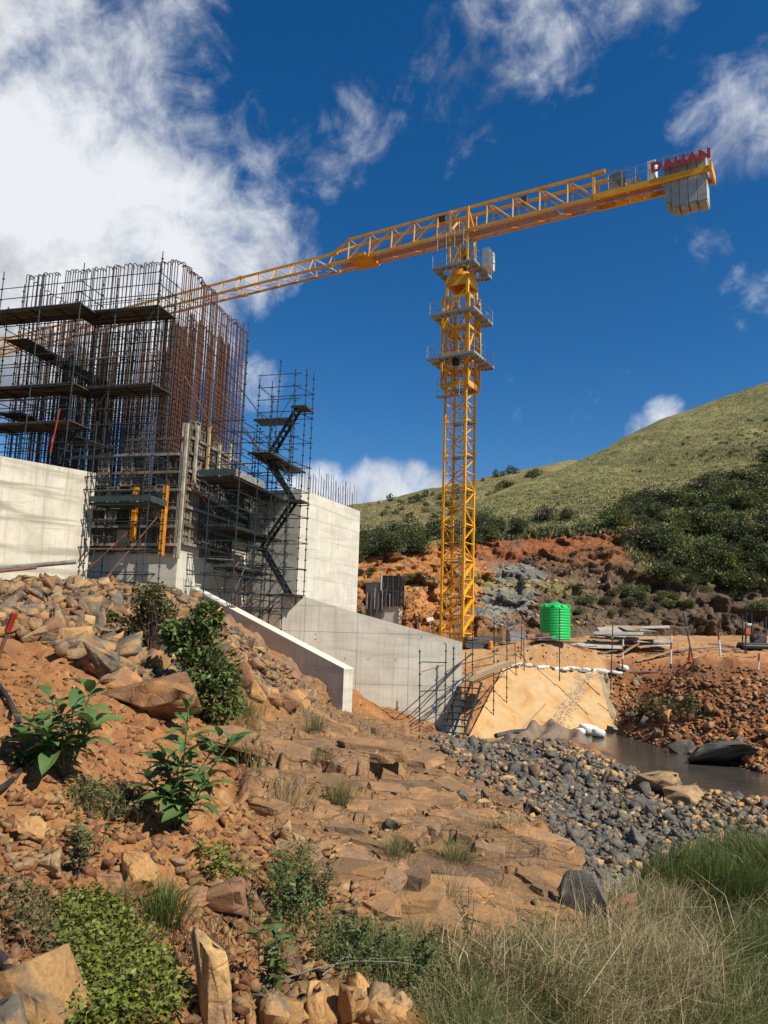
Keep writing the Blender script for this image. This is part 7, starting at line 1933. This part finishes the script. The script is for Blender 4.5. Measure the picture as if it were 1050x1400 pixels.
lowplants('creeper', [(70, 1250), (120, 1232), (185, 1275), (240, 1350), (200, 1410), (70, 1420)], 1800, .03, .13, 'leaf_dry', 50)
lowplants('creeper', [(0, 1205), (60, 1225), (90, 1280), (70, 1320), (20, 1260)], 1500, .026, .06, 'leaf_dry', 52)
lowplants('creeper', [(265, 1160), (310, 1155), (340, 1195), (320, 1215), (280, 1190)], 700, .035, .06, 'leaf_creeper', 53)
lowplants('undergrowth', [(95, 1075), (150, 1080), (200, 1095), (190, 1130), (120, 1115)], 1800, .035, .14, 'leaf_dry', 54)
lowplants('undergrowth', [(370, 1190), (420, 1170), (450, 1240), (420, 1280), (370, 1270)], 2200, .035, .28, 'leaf_weed', 55)
lowplants('undergrowth', [(430, 1270), (560, 1300), (620, 1340), (600, 1365), (480, 1345), (430, 1330)], 3600, .03, .26, 'leaf_weed', 56)
lowplants('undergrowth', [(560, 1310), (830, 1300), (830, 1400), (560, 1400)], 2800, .03, .3, 'leaf_dry', 57)
lowplants('undergrowth', [(860, 955), (960, 962), (960, 980), (870, 985)], 700, .12, .25, 'leaf_weed', 58)
def weed(px, py, label, h, n, L, mat, seed, stems=5):
    base = hit(px, py)[0]; rng = np.random.default_rng(seed); root = thing('weed', base, label, 'weed'); pos, dirs = [], []
    for k in range(stems):
        t_ = base + np.array([rng.normal() * h * .25, rng.normal() * h * .2, h * rng.uniform(.6, 1.1)]); B = MB(); B.path([base, base * .5 + t_ * .5 + rng.normal(size=3) * .03, t_], .006, 5, r2=.003); B.build('stem', M['twig'], root, loc=base)
        m = n // stems; f = rng.uniform(.2, 1, m)[:, None]; a = rng.uniform(0, 6.28, m)
        pos.append(base + (t_ - base) * f); dirs.append(np.stack([np.cos(a), np.sin(a), rng.uniform(-.2, .7, m)], 1))
    pos = np.concatenate(pos); foliage('foliage', pos, np.concatenate(dirs), rng.uniform(.6, 1.3, len(pos)) * L, rng.uniform(.35, .6, len(pos)) * L, mat, root, rng, base)
for a in [(370, 1370, 'pale green seedling with feathery leaves at the bottom centre left', .62, 90, .11, 'leaf_weed', 61), (400, 1255, 'bushy olive weed on the orange soil beside the bedrock', .55, 260, .07, 'leaf_weed', 62), (440, 1240, 'twiggy weed at the lower left corner of the bedrock', .65, 200, .06, 'leaf_dry', 63), (105, 1205, 'dark withered weed with bare red stems left of the ochre boulder', .42, 110, .07, 'leaf_dry', 64),
          (118, 1180, 'small green weed above the withered one on the orange soil', .35, 70, .07, 'leaf_weed', 65), (25, 1050, 'spiky small plant beside the black hose', .16, 50, .1, 'leaf_weed', 66), (480, 1330, 'grey green weed in front of the bedrock foot', .5, 260, .06, 'leaf_weed', 67), (560, 1345, 'bushy weed among the dry grass below the bedrock', .5, 300, .055, 'leaf_weed', 68),
          (945, 965, 'green weed on the red far bank', .7, 120, .16, 'leaf_weed', 69), (830, 935, 'small green weed among the far bank rubble', .5, 60, .14, 'leaf_weed', 70), (640, 1290, 'upright dark weed stem before the bedrock', .6, 70, .05, 'leaf_dry', 71), (330, 1255, 'low green weed left of the bedrock corner', .3, 90, .06, 'leaf_weed', 72)]:
    weed(*a)
# dry roots around the upright stone
rng = np.random.default_rng(9); c = hit(270, 1330)[0]
root = thing('dry_roots', c, 'tangle of grey dry roots around the upright tan stone', 'roots')
for k in range(46):
    a_ = c + np.array([rng.normal() * .18, rng.normal() * .12, rng.uniform(.15, .38)]); b_ = a_ + np.array([rng.normal() * .16, rng.normal() * .1, -rng.uniform(.15, .5)])
    B = MB(); B.path([a_, (a_ + b_) / 2 + rng.normal(size=3) * .05, b_], .004, 4, r2=.002); B.build('root', M['twig'], root, loc=a_)
c = hit(470, 1350)[0]; root = thing('fallen_branch', c, 'pale bare branch lying over the ochre rock heap', 'branch')
for pts in ([(380, 1360), (430, 1352), (480, 1350), (540, 1358), (575, 1372)], [(440, 1352), (470, 1335), (520, 1345), (560, 1350)], [(560, 1362), (572, 1385), (575, 1410)], [(410, 1355), (400, 1340), (385, 1345)]):
    q = [hit(*p)[0] + Z * (.10 + .05 * i % 2) for i, p in enumerate(pts)]
    B = MB(); B.path(q, .007, 5, r2=.003); B.build('twig', M['grey_timber'], root, loc=q[0])
# bushes and trees on the hills
def crown_mesh(seed, n, mat, lumps=9, flat=.8, q=.115):
    rng = np.random.default_rng(seed); c = unit(rng.normal(size=(lumps, 3))) * rng.uniform(.15, .62, (lumps, 1)); c[:, 2] = np.abs(c[:, 2]) * flat; r = rng.uniform(.32, .55, lumps)
    k = rng.integers(lumps, size=n); d = unit(rng.normal(size=(n, 3))); p = c[k] + d * (r[k] * rng.uniform(.55, 1.05, n) ** .7)[:, None]
    p[:, 2] = np.maximum(p[:, 2], -.12)
    V, F = leaves_np(p, d + rng.normal(size=(n, 3)) * .6, rng.normal(size=(n, 3)), rng.uniform(.5, 1.3, n) * q, rng.uniform(.5, 1.1, n) * q * .8)
    return np_mesh('crown', V, F, M[mat])
CR = {m: [crown_mesh(10 * i + k, 1300, m) for k in range(6)] for i, m in enumerate(('bush_dark', 'bush_olive', 'bush_dry'))}
CRS = {m: [crown_mesh(10 * i + k + 500, 170, m, 5, .8, .26) for k in range(4)] for i, m in enumerate(('bush_dark', 'bush_olive', 'bush_dry'))}
B = MB(); B.path([(0, 0, -.3), (.03, .02, .2), (-.02, 0, .5)], .06, 6, r2=.03); TR = B.mesh('trunk', M['twig'])
B = MB()
for k in range(4): B.path([(0, 0, .15), (math.cos(k * 1.7) * .2, math.sin(k * 1.7) * .2, .35), (math.cos(k * 1.7) * .42, math.sin(k * 1.7) * .42, .6)], .03, 5, r2=.012)
LIMB = B.mesh('limb', M['twig'])
BMARKS = [(500, 735, 'right of the bright pier'), (540, 730, 'left of the crane mast'), (585, 725, 'just left of the crane mast'), (650, 720, 'just right of the crane mast'), (690, 725, 'near the lip of the cut'), (850, 705, 'at the left end of the thicket'), (900, 690, 'on the upper left of the thicket'), (960, 670, 'on the upper edge of the thicket'), (1035, 640, 'at the top right of the thicket'), (880, 735, 'above the brown rock face'), (940, 730, 'in the middle of the thicket'), (1000, 710, 'in the right half of the thicket'), (1045, 700, 'at the right edge of the thicket'), (930, 770, 'right of the brown rock face'), (985, 780, 'low in the thicket above the cliff'), (1045, 780, 'low at the right edge above the cliff')]
def bush_label(px, py, w, w0, w1, lab, marks=None):
    size = ['small', 'middling', 'large'][min(2, max(0, int(3 * (w - w0) / (w1 - w0))))]
    return size + ' ' + lab + ' ' + min(BMARKS, key=lambda q: (q[0] - px) ** 2 + (q[1] - py) ** 2)[2]
def bush(px, py, wpx, mat, label, group, rng, bvh, aspect=.85, small=False, name='bush', cat='bush'):
    h = hit(px, py, bvh)
    if h is None: return
    p = h[0]; s = wpx * p[1] / FPX * .62
    root = thing(name, p, label, cat, group); root.rotation_euler = (0, 0, rng.uniform(0, 6.28)); root.scale = (s, s, s * aspect)
    for me, nm in (((CRS if small else CR)[mat][rng.integers(4 if small else 6)], 'crown'), (TR, 'trunk'), (LIMB, 'limb')):
        if small and nm == 'limb': continue
        o = bpy.data.objects.new(nm, me); C.objects.link(o); o.parent = root
        o.location = (0, 0, .32) if nm == 'crown' else (0, 0, 0)
rng = np.random.default_rng(21)
for (px, py) in rand_in([(480, 735), (520, 728), (560, 722), (600, 718), (680, 715), (690, 735), (600, 745), (480, 765)], 44, rng):
    w = rng.uniform(22, 40); m = 'bush_dark' if rng.random() < .8 else 'bush_olive'; bush(px, py + 8, w, m, bush_label(px, py, w, 22, 40, ('dark green' if m == 'bush_dark' else 'olive') + ' tree above the cut'), 'trees above the orange cut', rng, HBVH, 1.0, name='tree', cat='tree')
for (px, py, w, m, lab) in [(706, 728, 34, 'bush_dark', 'round dark tree on the lip of the cut right of the crane'), (748, 712, 34, 'bush_dry', 'grey leafless bush on the grass above the cut'), (775, 710, 24, 'bush_dark', 'dark bush right of the grey leafless one'), (662, 720, 30, 'bush_dark', 'dark tree just right of the crane mast above the cut'), (985, 662, 30, 'bush_dry', 'grey bare tree on the upper edge of the thicket')]:
    bush(px, py, w, m, lab, None, rng, HBVH, 1.0, name='tree', cat='tree')
TH = [(835, 712), (870, 690), (930, 680), (990, 650), (1060, 625), (1070, 800), (1010, 810), (960, 800), (900, 760), (850, 745)]
k = 0
pts = rand_in(TH, 125, rng); pts = pts[np.argsort(pts[:, 1])]
for (px, py) in pts:
    m = ['bush_olive', 'bush_dark', 'bush_olive', 'bush_dark', 'bush_dry'][rng.integers(5)]
    w = rng.uniform(22, 52); c_ = {'bush_olive': 'olive', 'bush_dark': 'dark green', 'bush_dry': 'dull brown'}[m]
    bush(px, py, w, m, bush_label(px, py, w, 22, 52, c_ + ' bush'), c_ + ' bushes of the thicket', rng, HBVH, .85)
for (px, py) in rand_in([(930, 770), (1060, 750), (1060, 840), (960, 835), (880, 790)], 26, rng):
    w = rng.uniform(16, 40); bush(px, py, w, 'bush_olive' if rng.random() < .6 else 'bush_dark', ('large' if w > 30 else 'small') + ' green bush on the dark cliff ' + ('at the right edge' if px > 1000 else 'right of the brown rock face'), 'bushes on the dark rock cliff', rng, HBVH, .8)
for (px, py) in rand_in([(780, 815), (850, 812), (950, 780), (960, 830), (850, 845), (785, 845)], 26, rng):
    bush(px, py, rng.uniform(16, 34), 'bush_olive' if rng.random() < .7 else 'bush_dry', 'low olive bush below the rock cut behind the boards', 'bushes at the foot of the rock cut', rng, HBVH, .7)
for (px, py) in rand_in([(505, 780), (585, 775), (580, 800), (500, 805)], 12, rng):
    bush(px, py, rng.uniform(14, 26), 'bush_olive', 'low green bush on the orange cut behind the wing wall', 'bushes on the orange cut', rng, HBVH, .5)
for (px, py) in rand_in([(690, 770), (830, 745), (840, 760), (720, 790)], 9, rng):
    bush(px, py, rng.uniform(10, 22), 'bush_dry', 'small dry bush on a ledge of the red rock cut', 'bushes on the red ledges', rng, HBVH, .6, True)
for (px, py) in np.concatenate([rand_in([(700, 690), (840, 640), (1050, 545), (1060, 620), (900, 670), (760, 700)], 44, rng), rand_in([(900, 640), (1050, 580), (1060, 630), (960, 660)], 34, rng)]):
    k_ = rng.random() < .5; bush(px, py, rng.uniform(3, 9), 'bush_dark' if k_ else 'bush_olive', ('dark' if k_ else 'olive') + ' bush dot on the grassy hill ' + ('at its right' if px > 960 else 'in its middle' if px > 850 else 'at its left') + (', high up' if py < 610 else ' lower down'), 'small bushes on the grassy hillside', rng, HBVH, .6, True)
for (px, py) in np.concatenate([rand_in([(490, 700), (590, 680), (640, 665), (640, 710), (490, 720)], 34, rng), rand_in([(660, 680), (690, 655), (760, 640), (740, 662), (660, 690)], 30, rng)]):
    w = rng.uniform(5, 18); m = 'bush_dark' if rng.random() < .6 else 'bush_olive'; bush(px, py, w, m, ('small ' if w < 9 else 'middling ' if w < 14 else 'large ') + ('dark' if m == 'bush_dark' else 'olive') + ' far hill bush ' + ('left of the mast' if px < 612 else 'right of the mast') + (' near the skyline' if py < 680 else ' lower down'), 'bushes on the far hill', rng, FBVH, .8, True)
for k, (px, py, w) in enumerate([(533, 683, 12), (545, 684, 5), (583, 676, 11), (576, 678, 5), (592, 674, 6), (660, 655, 6), (678, 650, 12), (686, 648, 9), (697, 645, 14), (705, 644, 9), (716, 641, 8), (738, 638, 8), (750, 637, 12), (760, 635, 10), (770, 633, 12), (780, 631, 12), (790, 629, 11), (800, 628, 10), (808, 626, 9), (518, 686, 4), (505, 688, 3), (606, 670, 4), (625, 663, 5)]):
    bush(px, py + 3, w * 1.15, 'bush_dark', 'small dark tree on the skyline of the far hill', 'trees on the far skyline', rng, FBVH, 1.15, True, name='tree', cat='tree')
# tussock grass over the hillsides
def tussocks(name, poly, n, bvh, h0, h1, mats, seed):
    rng = np.random.default_rng(seed); VV, FF_, MI, n0 = [], [], [], 0
    for mi, (m, fr) in enumerate(mats):
        p = ground_pts(poly, int(n * fr), rng, bvh); k = np.repeat(p, 3, 0); q = len(k)
        k = k + np.stack([rng.normal(size=q) * .25, rng.normal(size=q) * .25, np.zeros(q)], 1)
        V, F = blades_np(k, rng.uniform(h0, h1, q), rng.uniform(.12, .3, q), rng.normal(size=(q, 2)) * .35, rng)
        VV.append(V); FF_.append(F + n0); MI.append(np.full(len(F), mi)); n0 += len(V)
    o = link(np_mesh(name, np.concatenate(VV), np.concatenate(FF_), [M[m] for m, _ in mats], False, None, np.concatenate(MI)), name); o['kind'] = 'stuff'
tussocks('hill_grass', [(600, 735), (650, 690), (810, 622), (1060, 515), (1060, 640), (900, 690), (820, 725), (700, 728)], 15000, HBVH, .07, .22, (('grass_dry', .12), ('grass_olive', .58), ('bush_olive', .3)), 401)
tussocks('hill_grass', [(840, 730), (1060, 640), (1060, 800), (880, 790)], 2500, HBVH, .25, .6, (('grass_olive', .5), ('bush_olive', .5)), 402)
tussocks('hill_grass', [(640, 735), (840, 715), (840, 730), (640, 742)], 900, HBVH, .2, .5, (('grass_olive', .6), ('bush_dark', .4)), 403)
tussocks('far_hill_grass', [(490, 690), (640, 655), (800, 628), (740, 670), (640, 700), (490, 725)], 6000, FBVH, .2, .5, (('grass_dry', .4), ('grass_olive', .6)), 404)

# things that nothing else sets apart are told apart by their order in the view
NUM = ['first', 'second', 'third', 'fourth', 'fifth', 'sixth', 'seventh', 'eighth', 'ninth', 'tenth', 'eleventh', 'twelfth', 'thirteenth', 'fourteenth', 'fifteenth', 'sixteenth', 'seventeenth', 'eighteenth', 'nineteenth', 'twentieth'] + ['twenty-' + t for t in ('first', 'second', 'third', 'fourth', 'fifth', 'sixth', 'seventh', 'eighth', 'ninth')]
by = {}
for o in scene.objects:
    if o.parent is None and o.get('label') and o.get('category'): by.setdefault(o['label'], []).append(o)
for lab, os_ in by.items():
    if not 1 < len(os_) <= 29: continue
    os_.sort(key=lambda o: proj(np.array(o.location))[0])
    for k, o in enumerate(os_):
        t = (NUM[k] + ' from left: ' + lab) if len(os_) > 2 else ('the left one: ' if k == 0 else 'the right one: ') + lab
        if len(t.split()) <= 16: o['label'] = t
